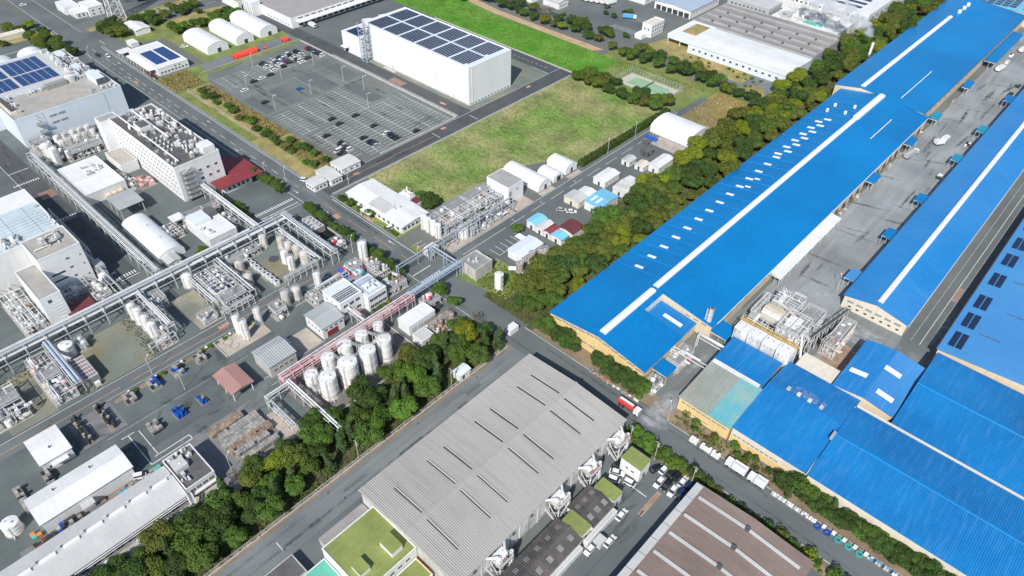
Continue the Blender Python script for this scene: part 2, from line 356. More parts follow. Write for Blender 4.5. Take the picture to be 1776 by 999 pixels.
structure('field_path', 'path_tan', [[(-430, 352), (-330, 341), (-247, 340), (-243, 346), (-330, 347), (-430, 360)], [(-160, 337), (-147, 336), (-147, 329), (-158, 331)]], Z1)
structure('tent_lawn', 'grass_lawn', [(-460, -396, 170, 226)], Z1-.006)
structure('depot_lane', 'asphalt_worn', [(-396, -386, 140, 226)], Z1-.002)
structure('bank_lawn', 'grass_lawn', [(-386, -381.5, 165, 226)], Z1)
structure('gate_lawn', 'grass_lawn', [[(-470, 150), (-452, 150), (-440, 183), (-478, 186)], [(-396, 139.5), (-371.5, 139.5), (-371.5, 158), (-383, 164), (-396, 166)]], Z1)
structure('verge', 'grass_dry', [(-371, -246, 139.4, 157.8)], Z1-.004)
structure('verge_lawn', 'grass_lawn', [(-371, -300, 139.6, 144), (-292, -252, 146, 157)], Z1)
structure('office_garden', 'grass_lawn', [(-231, -190, 139.5, 158.5)], Z1+.002)
structure('roadside_lawn', 'grass_lawn', [[(-157, 139), (-133, 143), (-133, 152), (-146, 158), (-152, 158)], [(-182, 135.5), (-177, 139), (-180, 142), (-183, 139)]], Z1+.004)
structure('tan_strip', 'grass_dry', [[(-512, 60), (-502, 100), (-498, 126), (-508, 126), (-520, 100)], [(-493, 143), (-486, 143), (-488, 205), (-470, 400), (-486, 400), (-497, 205)], [(-482, 188), (-452, 184), (-450, 222), (-466, 225)]], Z1)
structure('town_lot', 'asphalt', [(-620, -505, 140, 330), (-620, -524, 60, 122)], Z1)
structure('parking_lot', 'asphalt', [(-300, -237, 374, 430)], Z1)
structure('factory_lawn', 'grass_dry', [[(-230, 368), (-224, 392), (-206, 392), (-206, 381), (-142, 377.5), (-142, 362), (-200, 366)]], Z1)
structure('service_yard', 'asphalt_worn', [(-190, -136, 350, 364), (-160, -137, 350, 380)], Z1+.004)
structure('shed_yard', 'asphalt', [(-168, -140, 138, 320)], Z1-.004)
structure('shed_apron', 'concrete_tan', [(-174, -167, 187, 197.5), (-170, -167, 203, 212), (-170, -166.5, 222, 231), (-174, -167.5, 148, 186), (-166, -144, 274, 283), (-158, -143, 301.5, 308)], Z1+.006)
structure('tank_yard', 'yard_brown', [(-159, -134.5, 62, 104)], Z1+.006)
structure('west_lots', 'slab_green', [(-224, -199, 19, 43), (-224, -199, -5, 9), (-225, -199, 87, 108)], Z1+.006)
structure('tan_lot', 'slab_tan', [(-221, -199.5, 57.5, 66.5)], Z1+.006)
structure('bare_lots', 'bare_lot', [(-224, -199, 23, 40.5), (-217, -205, 87.5, 99), (-224, -218, 1, 13)], Z1+.011)
structure('drum_paving', 'paving_grey', [(-191, -178, 8, 21), (-160, -136.5, 30, 52), (-158, -145, -18, 14)], Z1+.006)
structure('loading_pad', 'concrete_tan', [(-150.5, -137, 51.5, 56.5), (-164.5, -161, 62, 82), (-174, -164, 73.5, 83.5), (-216, -200, 43.5, 49)], Z1+.010)
structure('hydrant_bed', 'soil', [(-190.6, -188.8, 22, 70)], Z1+.008)
structure('office_walk', 'concrete', [(-139.5, -133, -30, 34)], Z1+.006)
structure('shrub_bed', 'soil', [(-72, -20, 137.2, 143), (-20, 60, 137.2, 143.5), (-113, -66, 137.5, 143.5), (-64.5, 40, 122.6, 127)], Z1+.008)
def dust(name, blobs, z, col=(.50, .52, .54), ns=.35):
    """pale dried slurry on the asphalt: a film that thins towards its rim (rim weight 0, middle 1)"""
    m = bpy.data.materials.new(name); m.use_nodes = True; t_ = m.node_tree; n_ = t_.nodes; L_ = t_.links.new; b_ = n_['Principled BSDF']; b_.inputs['Base Color'].default_value = (*col, 1); b_.inputs['Roughness'].default_value = .9
    at = n_.new('ShaderNodeAttribute'); at.attribute_name = 'film'; nz = n_.new('ShaderNodeTexNoise'); nz.inputs['Scale'].default_value = ns; nz.inputs['Detail'].default_value = 6; g_ = n_.new('ShaderNodeNewGeometry'); L_(g_.outputs['Position'], nz.inputs['Vector'])
    mr = n_.new('ShaderNodeMapRange'); mr.inputs[1].default_value = .3; mr.inputs[2].default_value = .65; L_(nz.outputs[0], mr.inputs[0]); mu = n_.new('ShaderNodeMath'); mu.operation = 'MULTIPLY'; L_(at.outputs['Fac'], mu.inputs[0]); L_(mr.outputs[0], mu.inputs[1]); L_(mu.outputs[0], b_.inputs['Alpha'])
    v, f, c = [], [], []; N = 20
    for k, (x, y, rx, ry, a, amt) in enumerate(blobs):
        i0 = len(v); zz = z+.002*k; ca, sa = math.cos(a), math.sin(a)
        v.append((x, y, zz)); c.append(amt)
        for q, ww in ((.55, amt*.8), (1, 0)):
            for j in range(N):
                e = 2*math.pi*j/N; u_, w_ = rx*q*math.cos(e), ry*q*math.sin(e); v.append((x+u_*ca-w_*sa, y+u_*sa+w_*ca, zz)); c.append(ww)
        f += [(i0, i0+1+j, i0+1+(j+1) % N) for j in range(N)]+[(i0+1+j, i0+1+N+j, i0+1+N+(j+1) % N, i0+1+(j+1) % N) for j in range(N)]
    me = bpy.data.meshes.new(name); me.from_pydata(v, [], f); a_ = me.attributes.new('film', 'FLOAT', 'POINT'); a_.data.foreach_set('value', c); me.materials.append(m); o = bpy.data.objects.new(name, me); COL.objects.link(o); o['kind'] = 'structure'
dust('dust_film', [(-62, 141, 11, 4, 1.45, 1), (-52, 226, 14, 5, .5, .8), (-30, 218, 16, 4, .1, .8), (-57, 214, 8, 5, .9, .8), (-20, 206, 8, 3, 1.3, .6), (-60.4, 134, 6, 3.2, .5, .8), (-60.5, 153, 12, 1.6, 1.5, .8), (-64, 165, 9, 1.5, 1.5, .6), (-24, 212.6, 19, 2.6, -.03, .95), (-40, 217, 10, 3, -.5, .8), (-52, 217, 9, 4.4, .2, .7), (-61.4, 205, 12, 2, 1.5, .6), (-12, 216, 7, 5, .6, .5), (-9, 240, 16, 1.6, 1.57, .5), (-52, 236, 8, 5, .7, .5), (-36, 193, 9, 2, 1.5, .6)], Z2+.03)
structure('slurry_pad', 'steel_rust', [(-36.5, -26, 189, 208)], Z2+.01)
# roads
def road(name, m, rects, z, marks=(), mm='line_white', extra=()):
    o = structure(name, m, rects, z)
    rp = random.Random(len(name)*7+len(rects)); b = MB()
    for x0, x1, y0, y1 in rects:
        for k in range(int((x1-x0)*(y1-y0)/170)):
            lx, ly = rp.uniform(.8, 2.2), rp.uniform(2, 9)
            if x1-x0 > y1-y0: lx, ly = ly, lx
            x, y = rp.uniform(x0+.5, x1-lx-.5), rp.uniform(y0+.3, max(y0+.4, y1-ly-.3)); b.face([(u, v, z+.006+.0002*k) for u, v in rg(x, x+lx, y, y+ly)])
    if b.f and -1 < rects[0][0]+600: b.build('repair_patches', {'asphalt_worn': 'asphalt', 'asphalt_new': 'asphalt_patch'}.get(m, 'asphalt_plant'), o)
    b = MB()
    for x0, x1, y0, y1 in marks: b.face([(x, y, z+.012) for x, y in rg(x0, x1, y0, y1)])
    if b.f: b.build('lane_markings', mm, o)
    for n_, m_, rr in extra:
        b = MB()
        for p in rr:
            b.face([(q[0], q[1], z+.014) for q in (rg(*p) if not isinstance(p[0], (tuple, list)) else p)])
        b.build(n_, m_, o)
    return o
def dashes(a, b, c, wd, ln, gp, axis):
    out = []; t = a
    while t < b:
        out.append((t, min(t+ln, b), c-wd/2, c+wd/2) if axis == 'x' else (c-wd/2, c+wd/2, t, min(t+ln, b))); t += ln+gp
    return out
def zebra(x0, x1, y0, y1, axis, st=.5, gp=.5):
    return dashes(y0, y1, (x0+x1)/2, x1-x0, st, gp, 'y') if axis == 'y' else dashes(x0, x1, (y0+y1)/2, y1-y0, st, gp, 'x')
road('main_road', 'asphalt', [(-700, -118, 126.5, 138.6), (-118, 120, 127.2, 136.8)], Z2,
     [(-700, -130, 127.3, 127.5), (-460, -250, 137.6, 137.85), (-232, -176, 137.5, 137.75)]+dashes(-460, -250, 132.6, .2, 5, 4, 'x')+dashes(-440, -300, 129.6, .15, 3, 4, 'x')
     + zebra(-226, -223, 128, 131, 'y')+zebra(-163, -160, 128, 137.5, 'y', .6, .6)+[(-168, -167.6, 128, 137)],
     extra=[('centre_line', 'line_orange', dashes(-232, -176, 133.2, .22, 12, 5, 'x')), ('salmon_box', 'paint_salmon', [(-222, -218.5, 130.2, 132.4), (-402, -398, 129.8, 131.5)])])
road('plant_road', 'asphalt', [(-198, -192, -120, 126.4)], Z2, [], extra=[('centre_line', 'line_orange', [(-194.6, -194.4, -40, 26), (-194.6, -194.4, 30, 108)]), ('salmon_box', 'paint_salmon', [(-196.6, -195, 62, 66), (-190.2, -186, 107, 125)]),
     ('yard_lines', 'line_white', [(-191.5, -191.3, 84, 108), (-186, -185.8, 84, 106), (-191.5, -186, 95, 95.2), (-191.5, -186, 105, 105.2)])])
road('gate_road', 'asphalt', [(-244, -233.5, -120, 126.4)], Z2+.004, zebra(-245.5, -243.6, 107.5, 126, 'y', .55, .55)+[(-238.8, -238.6, 116, 126), (-241, -240.6, 108, 126)])
road('west_road', 'asphalt_new', [(-470, -244, 47.5, 57)], Z2+.002, zebra(-340.5, -339, 46, 57, 'y', .5, .5)+zebra(-301.5, -300, 48, 57, 'y', .5, .5)+zebra(-248, -246, 48, 57, 'y', .5, .5)
     + [(-352, -351.6, 48, 56.5), (-299, -298.7, 49, 56), (-245, -244.6, 50, 57), (-362, -361.6, 51.2, 51.6), (-470, -250, 47.8, 48)],
     extra=[('salmon_hatch', 'paint_salmon', dashes(-327, -320, 54, 6, .45, .55, 'x'))])
road('belt_road', 'asphalt_worn', [(-115, -106, -120, 127)], Z2+.002, [(-111.5, -108, 30, 30.25)])
road('field_road', 'asphalt_new', [(-245.5, -235, 138.6, 307.5)], Z2+.006, [(-245.3, -245.1, 140, 307), (-235.6, -235.35, 140, 307), (-243, -239, 152, 152.3), (-243, -237, 206, 206.3), (-243, -237, 232, 232.3)],
     extra=[('centre_line', 'line_orange', [(-240.3, -240.1, 142, 205)]), ('salmon_box', 'paint_salmon', [(-241.5, -239.6, 156, 159), (-243.5, -241.7, 212, 215), (-243.6, -241.9, 276, 279), (-264, -260, 230.6, 232)])])
road('warehouse_loop', 'asphalt_new', [(-352, -245.5, 227, 236), (-352, -245.5, 298, 307.5), (-440, -352, 227, 236)], Z2+.010, dashes(-340, -250, 302.5, .25, 1.5, 2, 'x')+[(-352, -246, 227.3, 227.5), (-258, -246, 297.5, 297.8)],
     extra=[('salmon_hatch', 'paint_salmon', dashes(-304, -293, 231, 5, .5, .6, 'x'))])
road('shed_road', 'asphalt', [(-167.5, -159.5, 138.6, 334)], Z2+.008, [(-167.2, -167, 148, 310), (-163.4, -163.2, 150, 175)]+dashes(178, 300, -163.3, .2, 9, 4, 'y')+[(-165.6, -163.9, y, y+.25) for y in (181, 199, 222)])
road('cross_road', 'asphalt', [(-486, -470, -120, 700)], Z2+.012, [(-478.2, -478, -100, 100), (-478.2, -478, 160, 600), (-470, -462, 141, 141.3)], extra=[('pavement_edge', 'line_faded', [(-488, -486.6, 144, 400), (-488, -487, 40, 120)])])
road('hall_lane', 'asphalt', [(-17.2, -7, 216, 720)], Z2, [(-12.4, -12.2, 226, 420)], extra=[('pale_lane_lines', 'line_faded', [(-15.4, -15.2, 226, 420), (-10.2, -10.05, 240, 420)]), ('salmon_hatch', 'paint_salmon', dashes(258, 268, -11.2, 1.8, .4, .5, 'y'))])  # pale thin lines along the lane, either side of the white one
road('pump_lane', 'asphalt', [(-164.2, -159.5, 20, 126.4)], Z2+.004, [(-164, -163.85, 60, 84)], extra=[('kerb_line', 'line_faded', [(-159.9, -159.6, 60, 118), (-177, -176.8, 14, 62)])])
# kerbs and low walls along roads
def kerb(name, rects, h=.13, m='kerb'):
    b = MB()
    for x0, x1, y0, y1 in rects: b.box(x0, x1, y0, y1, -.02, h)
    o = b.build(name, m); o['kind'] = 'structure'; return o
kerb('kerb', [(-700, -490, 138.6, 138.9), (-460, -400, 138.6, 138.9), (-392, -246, 138.6, 138.9), (-234.6, -190, 138.6, 138.9), (-118, -74, 136.8, 137.1), (-57, 60, 136.8, 137.05), (-64, 60, 126.9, 127.2),
              (-234.9, -234.5, 140, 309), (-192, -191.8, 20, 84), (-198.3, -198, -60, 104)])
kerb('retaining_wall', [(-383.3, -246.2, 225.6, 226.2), (-246.4, -245.8, 176, 225), (-237, -234.6, 309, 309.6), (-352, -234.6, 307.6, 308.1)], .6, 'wall_conc')
kerb('belt_kerb', [(-116.2, -115.9, -60, 126), (-136.3, -136, -40, 20)], .35, 'wall_conc')
kerb('yard_wall', [(-135, -134.7, 54, 104), (-158.8, -134.7, 103.8, 104.1), (-134.8, -134.5, -30, 30)], .6, 'wall_conc')
# car park lines
CP = bpy.data.objects['car_park']
b = MB(); zc = Z1+.012
def stall_block(x0, x1, yc, depth=5, step=2.5, double=True):
    b.face([(x, y, zc) for x, y in rg(x0, x1, yc-.14, yc+.14)])
    n = int((x1-x0)/step)
    for k in range(n+1):
        x = x0+k*step
        b.face([(p, q, zc+.003) for p, q in rg(x-.13, x+.13, yc-(depth if double else 0), yc+depth)])
for x0, x1, yc in ((-313, -288, 165.5), (-315, -288, 177), (-315, -286, 188), (-315, -286, 199.5), (-283, -252, 165.5), (-284, -249, 177), (-285, -248, 188), (-286, -248, 199.5), (-286, -248, 210)):
    stall_block(x0, x1, yc)
stall_block(-286, -248, 222.5, -4.8, 2.5, False)
for yc in (166, 178, 188.5, 200, 211): stall_block(-372, -355, yc, 4.8)
stall_block(-372, -354, 223, -4.8, 2.5, False)
b.build('parking_lines', 'stall_paint', CP)
b = MB()
for q in ((-376, -352, 161, 161.2), (-343, -342.8, 160, 224), (-317, -316.8, 160, 224), (-352, -290, 193.8, 194), (-287.4, -287.2, 160, 224)): b.face([(x, y, zc+.006) for x, y in rg(*q)])
for k in range(12): b.face([(x, y, zc+.008) for x, y in rg(-287+k*3.3, -285.6+k*3.3, 205, 205.4)])
b.build('lane_arrows', 'line_faded', CP)
b = MB(); zc += .01
for x0, x1, y0, y1 in ((-340, -318, 160, 166), (-340, -318, 175, 182), (-345, -318, 195, 206), (-316, -290, 206, 214), (-350, -320, 214, 222)):
    b.face([(x, y, zc-.006) for x, y in rg(x0, x1, y0, y1)])
b.build('resurfaced_patches', 'asphalt', CP)
# stalls elsewhere
YD = bpy.data.objects['parking_lot']; b = MB()
for k in range(16): b.face([(x, y, Z2) for x, y in rg(-262+k*1.5, -261.8+k*1.5, 377, 383)])
for k in range(12): b.face([(x, y, Z2) for x, y in rg(-262+k*2, -261.8+k*2, 397, 403)])
b.build('parking_lines', 'line_white', YD)
SY = bpy.data.objects['shed_yard']; b = MB()
for k in range(6): b.face([(x, y, Z2) for x, y in rg(-158, -152.5, 160+k*3, 160.2+k*3)])
b.face([(x, y, Z2+.002) for x, y in rg(-152.6, -152.4, 160, 175)])
for k in range(5): b.face([(x, y, Z2) for x, y in rg(-182+k*2.6, -181.8+k*2.6, 140, 145)])
b.build('parking_lines', 'line_white', SY)
PY = bpy.data.objects['plant_yard']; b = MB()
for q in ((-174.2, -173.9, 17, 21), (-174, -159, 18.9, 19.2), (-159.2, -158.9, 19, 32), (-161, -159, 31.8, 32.1), (-161.2, -160.9, 21, 32), (-173.5, -161, 22, 22.25)): b.face([(x, y, Z2+.02) for x, y in rg(*q)])
b.build('yard_lines', 'line_white', PY)
b = MB()
for q in ((-178.2, -177.9, 8, 70), (-177.2, -177, 22, 62), (-165.2, -165, 22, 70), (-198.8, -198.5, -40, 104), (-171, -160, 45.9, 46.1)): b.face([(x, y, Z2+.02) for x, y in rg(*q)])
b.build('drain_channels', 'steel_dark', PY)
WY = bpy.data.objects['warehouse_yard']; b = MB()
b.face([(x, y, Z2) for x, y in rg(-45.2, -44.95, 60, 106)])
b.build('drain_channel', 'steel_dark', WY)
b = MB(); b.face([(x, y, Z2) for x, y in rg(-45.9, -44.3, 104, 114)]); b.build('drain_cover', 'steel_rust', WY)
b = MB()
b.face([(x, y, Z2) for x, y in rg(-53.5, -47, 110, 110.3)]); b.build('yard_line', 'line_white', WY)
HY = bpy.data.objects['hall_yard']; b = MB()
for y in (248, 292, 330, 362, 402): b.face([(x, q, Z1+.012) for x, q in rg(-65, -42, y, y+.15)])
b.build('expansion_joints', 'asphalt', HY)
HL = bpy.data.objects['mixing_yard']; b = MB()
b.face([(x, q, Z1+.03) for x, q in rg(-70.5, -57.6, 137.2, 137.7)]); b.build('drain_channel', 'steel_dark', HL)
# tennis court
CT = structure('court_surface', 'court_tan', [(-212, -180, 317, 332)], Z1+.012)
b = MB(); b.face([(x, y, Z1+.024) for x, y in rg(-207.5, -184, 319.6, 329.6)]); b.build('playing_area', 'court_green', CT)
b = MB()
for q in ((-207.5, -184, 319.6, 319.7), (-207.5, -184, 329.5, 329.6), (-207.5, -207.4, 319.7, 329.5), (-184.1, -184, 319.7, 329.5), (-202, -189.5, 324.55, 324.65)): b.face([(x, y, Z1+.036) for x, y in rg(*q)])
b.build('court_lines', 'line_white', CT)
# roundabout island
b = MB(); b.cyl((-151, 359, 0), (-151, 359, .25), 7.5, n=32); o = b.build('traffic_island', 'grass_dry'); o['kind'] = 'structure'

# tyre rubber, oil and damp stains on yards and roads; darkened ground under the mixing plant
rs = random.Random(17); bl = []
for k in range(46): bl.append((rs.uniform(-62, -45), rs.uniform(230, 470), rs.uniform(4, 14), rs.uniform(.4, 1.1), rs.choice((1.57, 1.5, 1.64, .1, .3)), rs.uniform(.3, .7)))
for k in range(16): bl.append((rs.uniform(-115, 10), rs.choice((129.5, 134.2))+rs.uniform(-.4, .4), rs.uniform(8, 20), .5, rs.uniform(-.02, .02), rs.uniform(.15, .32)))
for k in range(14): bl.append((rs.uniform(-240, -130), rs.choice((129.4, 135.6))+rs.uniform(-.4, .4), rs.uniform(8, 20), .5, rs.uniform(-.02, .02), rs.uniform(.15, .32)))
for k in range(10): bl.append((rs.choice((-112.4, -108.6)), rs.uniform(0, 120), rs.uniform(12, 26), .7, 1.57, rs.uniform(.12, .25)))
for k in range(40): bl.append((rs.uniform(-186, -140), rs.uniform(-10, 76), rs.uniform(1.5, 6), rs.uniform(.6, 2.5), rs.uniform(0, 3), rs.uniform(.2, .5)))
for k in range(40): bl.append((rs.uniform(-378, -250), rs.uniform(162, 222), rs.uniform(2, 9), rs.uniform(.5, 1.6), rs.choice((0, 0, 1.57)), rs.uniform(.25, .55)))
for k in range(16): bl.append((rs.uniform(-56, -40), rs.uniform(66, 112), rs.uniform(2, 7), rs.uniform(.5, 1.4), rs.uniform(1.2, 1.8), rs.uniform(.25, .5)))
for k in range(14): bl.append((rs.uniform(-60, -40), rs.uniform(184, 212), rs.uniform(2, 5), rs.uniform(1, 3), rs.uniform(0, 3), rs.uniform(.5, .9)))  # heavier dark film on the ground under the mixing plant
dust('dark_film', bl, Z2+.036, (.045, .047, .05), .5)
bl = []
for k in range(30): bl.append((rs.uniform(-63, -45), rs.uniform(226, 480), rs.uniform(6, 22), rs.uniform(.5, 1.4), rs.choice((1.57, 1.55, 1.6)), rs.uniform(.2, .5)))
for k in range(24): bl.append((rs.uniform(-190, -140), rs.uniform(-10, 76), rs.uniform(1.5, 6), rs.uniform(.5, 2.5), rs.uniform(0, 3), rs.uniform(.15, .4)))
for k in range(24): bl.append((rs.uniform(-378, -250), rs.uniform(162, 222), rs.uniform(3, 12), rs.uniform(.8, 2.2), rs.choice((0, 0, 1.57)), rs.uniform(.15, .4)))
for k in range(10): bl.append((rs.uniform(-300, -120), 132+rs.uniform(-3, 3), rs.uniform(6, 18), rs.uniform(.5, 1), 0, rs.uniform(.15, .35)))
dust('pale_wear', bl, Z2+.20, (.42, .43, .43), .4)

# direction arrows on the main roads
b = MB(); MR = bpy.data.objects['main_road']
for x, y, d in ((-250, 130, 1), (-262, 130, 1), (-205, 129.6, 1), (-188, 135.6, -1), (-300, 130.6, 1), (-330, 135.6, -1), (-410, 130.4, 1), (-428, 135, -1)):
    z = Z2+.02; b.face([(x, y-.12, z), (x+2.4*d, y-.12, z), (x+2.4*d, y+.12, z), (x, y+.12, z)]); b.face([(x+2.4*d, y-.5, z), (x+3.8*d, y, z), (x+2.4*d, y+.5, z)])
b.build('arrow_markings', 'line_white', MR)
b = MB()
rs = random.Random(4)
for k in range(60):
    x, y = rs.choice(((rs.uniform(-440, 0), rs.uniform(128.5, 135)), (rs.uniform(-185, -140), rs.uniform(-10, 60)), (rs.uniform(-197, -193), rs.uniform(0, 120)), (rs.uniform(-114, -107), rs.uniform(20, 120)), (rs.uniform(-242, -235), rs.uniform(0, 120))))
    b.cyl((x, y, Z2), (x, y, Z2+.045), .38, n=10)
o = b.build('manhole_covers', 'steel_dark'); o['kind'] = 'structure'
# ------------------------------------------------------------------ buildings
def slope(bb, rb, axis, a0, a1, u0, z0, u1, z1, rib):
    """one roof plane from the eave (u0,z0) to the ridge (u1,z1) between a0..a1 along axis; ribs run down the slope"""
    if axis == 'y': o, u, v = (u0, a0, z0), (0, a1-a0, 0), (u1-u0, 0, z1-z0)
    else: o, u, v = (a0, u0, z0), (a1-a0, 0, 0), (0, u1-u0, z1-z0)
    bb.corr(o, u, v, rib, rib*.2)
def building(name, label, x0, x1, y0, y1, h, wall, roof, kind='flat', axis='y', ridge=None, rise=1.5, rib=0, over=.35, cat='building', z0=0, parapet=.5, group=None, base=None):
    t = thing(name, label, cat, ((x0+x1)/2, (y0+y1)/2, 0), group)
    b = MB()
    if kind == 'flat':
        b.box(x0, x1, y0, y1, z0, h); b.build('wall', wall, t)
        b = MB(); b.box(x0+.25, x1-.25, y0+.25, y1-.25, h+.004, h+.06); b.build('roof', roof, t)
        if parapet:
            b = MB(); e = .06
            for q in ((x0-e, x1+e, y0-e, y0+.25), (x0-e, x1+e, y1-.25, y1+e), (x0-e, x0+.25, y0+.25, y1-.25), (x1-.25, x1+e, y0+.25, y1-.25)): b.box(*q, h-.15, h+parapet)
            b.build('parapet', wall, t)
    else:
        a0, a1, u0, u1 = (y0, y1, x0, x1) if axis == 'y' else (x0, x1, y0, y1)
        r = (u0+u1)/2 if ridge is None else ridge
        b.profile([(u0, z0), (u1, z0), (u1, h), (r, h+rise), (u0, h)] if u0 < r < u1 else ([(u0, z0), (u1, z0), (u1, h), (u0, h+rise)] if r <= u0 else [(u0, z0), (u1, z0), (u1, h+rise), (u0, h)]), 'y' if axis == 'y' else 'x', a0, a1)
        b.build('wall', wall, t)
        b = MB(); th = .18
        if u0 < r < u1:
            s0 = rise/(r-u0); s1 = rise/(u1-r)
            pts = [(u0-over, h-over*s0), (r, h+rise), (u1+over, h-over*s1), (u1+over, h-over*s1+th), (r, h+rise+th), (u0-over, h-over*s0+th)]
        elif r <= u0:
            s = rise/(u1-u0); pts = [(u0-over, h+rise+over*s), (u1+over, h-over*s), (u1+over, h-over*s+th), (u0-over, h+rise+over*s+th)]
        else:
            s = rise/(u1-u0); pts = [(u0-over, h-over*s), (u1+over, h+rise+over*s), (u1+over, h+rise+over*s+th), (u0-over, h-over*s+th)]
        pts = [(u, z+.012) for u, z in pts]
        b.profile(pts, 'y' if axis == 'y' else 'x', a0-over, a1+over); ro = b.build('roof', roof, t)
        if rib:
            b = MB(); e = .03
            if u0 < r < u1:
                slope(b, 0, axis, a0-over, a1+over, pts[5][0], pts[5][1]+e, r, pts[4][1]+e, rib); slope(b, 0, axis, a0-over, a1+over, pts[3][0], pts[3][1]+e, r, pts[4][1]+e, rib)
            elif r <= u0: slope(b, 0, axis, a0-over, a1+over, pts[2][0], pts[2][1]+e, pts[3][0], pts[3][1]+e, rib)
            else: slope(b, 0, axis, a0-over, a1+over, pts[3][0], pts[3][1]+e, pts[2][0], pts[2][1]+e, rib)
            b.build('ribbed_sheeting', roof, t)
    if base:
        b = MB(); b.box(x0-.05, x1+.05, y0-.05, y1+.05, 0, .7); b.build('plinth', base, t)
    return t
def rz_(u, u0, r, u1, h, rise): return h+rise*((u-u0)/(r-u0) if u < r else (u1-u)/(u1-r))+.2
def tilted(name, m, x, y, z, sx, sy, th, slope_x, parent):
    """a slab lying on a roof that rises by slope_x per metre of x"""
    a = math.atan(slope_x)
    return piece(name, 'panel', m, (x, y, z), (sx, sy, th), parent, rot=Quaternion((0, 1, 0), -a))
def tilted_y(name, m, x, y, z, sx, sy, th, slope_y, parent):
    return piece(name, 'panel', m, (x, y, z), (sx, sy, th), parent, rot=Quaternion((1, 0, 0), math.atan(slope_y)))
def arch_shed(label, x0, x1, y0, y1, hw, rise, m='membrane', group=None, dw=2.2, name='arch_shed', n=12, vents=True):
    t = thing(name, label, 'shed', ((x0+x1)/2, (y0+y1)/2, 0), group)
    yc, ry = (y0+y1)/2, (y1-y0)/2
    pr = [(y0, 0), (y1, 0)]+[(yc+ry*math.cos(math.pi*k/n), hw+rise*math.sin(math.pi*k/n)) for k in range(n+1)]
    b = MB(); b.profile(pr, 'x', x0, x1); b.build('shell', m, t, smooth=True)
    b = MB()
    b.box(x0-.1, x1+.1, y0-.12, y0+.02, 0, .35); b.box(x0-.1, x1+.1, y1-.02, y1+.12, 0, .35); b.build('base_skirt', 'kerb', t)
    ribs = max(3, int((x1-x0)/5))
    for k in range(ribs+1):
        x = x0+(x1-x0)*k/ribs; b = MB(); p2 = [(yc+(ry+.05)*math.cos(math.pi*j/n), hw+(rise+.05)*math.sin(math.pi*j/n)) for j in range(n+1)]
        i = len(b.v)
        for (u, z) in p2: b.v += [(x-.1, u, z), (x+.1, u, z)]
        b.f = [(i+2*j, i+2*j+1, i+2*j+3, i+2*j+2) for j in range(n)]; b.m = [0]*n; b.build('rib', 'white_clean', t)
    door(t, '+x', x1, yc+ry*.1, dw, min(2.6, hw+rise*.7))
    bx('door_frame', 'white_clean', x1+.03, x1+.12, yc+ry*.1-dw/2-.3, yc+ry*.1+dw/2+.3, min(2.6, hw+rise*.7), min(2.6, hw+rise*.7)+.3, t)
    if vents:
        for q in (.35, .7): rod('roof_vent', 'pipe_galv', (x0+(x1-x0)*q, yc+.8, hw+rise-.1), (x0+(x1-x0)*q, yc+.8, hw+rise+.5), .22, t)
    return t
def ac(parent, x, y, z, n=1, m='steel_frame', sx=1.0, sy=.8, sz=1.0, nm='air_unit'):
    for k in range(n):
        bx(nm, m, x+k*1.3-sx/2, x+k*1.3+sx/2, y-sy/2, y+sy/2, z, z+sz, parent)
def clutter(parent, x0, x1, y0, y1, z, n, seed, big=1.0):
    """rooftop plant: ducts, units, fans, pipes of different sizes"""
    q = random.Random(seed)
    for k in range(n):
        x, y = q.uniform(x0, x1), q.uniform(y0, y1); r = q.random()
        if r < .38: bx('rooftop_unit', q.choice(('pipe_white', 'steel_frame', 'tank_dirty', 'grey_metal')), x-q.uniform(.4, 1.1)*big, x+q.uniform(.4, 1.1)*big, y-q.uniform(.4, 1)*big, y+q.uniform(.4, 1)*big, z, z+q.uniform(.7, 2)*big, parent)
        elif r < .55: rod('roof_fan', q.choice(('pipe_white', 'steel_frame', 'pipe_galv')), (x, y, z), (x, y, z+q.uniform(.6, 1.6)), q.uniform(.3, .6)*big, parent)
        elif r < .8:
            L = q.uniform(2, 7)*big; d = (L, 0) if q.random() < .6 else (0, L); zz = z+q.uniform(.3, 1)
            rod('duct', q.choice(('pipe_white', 'pipe_galv', 'steel_dark')), (x, y, zz), (min(max(x+d[0], x0), x1+.01), min(max(y+d[1], y0), y1+.01), zz+.01), q.uniform(.12, .3), parent)
        else: rod('scrubber', 'tank_white', (x, y, z), (x, y, z+q.uniform(1.2, 2.6)), q.uniform(.4, .7)*big, parent, 'vessel')
def rail(parent, x0, x1, y0, y1, z, m='steel_frame', h=1.1, nm='railing'):
    b = MB(); w_ = .05
    for (ax, ay, bx_, by) in ((x0, y0, x1, y0), (x1, y0, x1, y1), (x1, y1, x0, y1), (x0, y1, x0, y0)):
        for zz in (h*.5, h):
            b.box(min(ax, bx_)-w_, max(ax, bx_)+w_, min(ay, by)-w_, max(ay, by)+w_, z+zz-w_, z+zz+w_)
        L = max(abs(ax-bx_), abs(ay-by)); n = max(1, int(L/2))
        for k in range(n): b.box(ax+(bx_-ax)*k/n-w_, ax+(bx_-ax)*k/n+w_, ay+(by-ay)*k/n-w_, ay+(by-ay)*k/n+w_, z, z+h)
    return b.build(nm, m, parent)

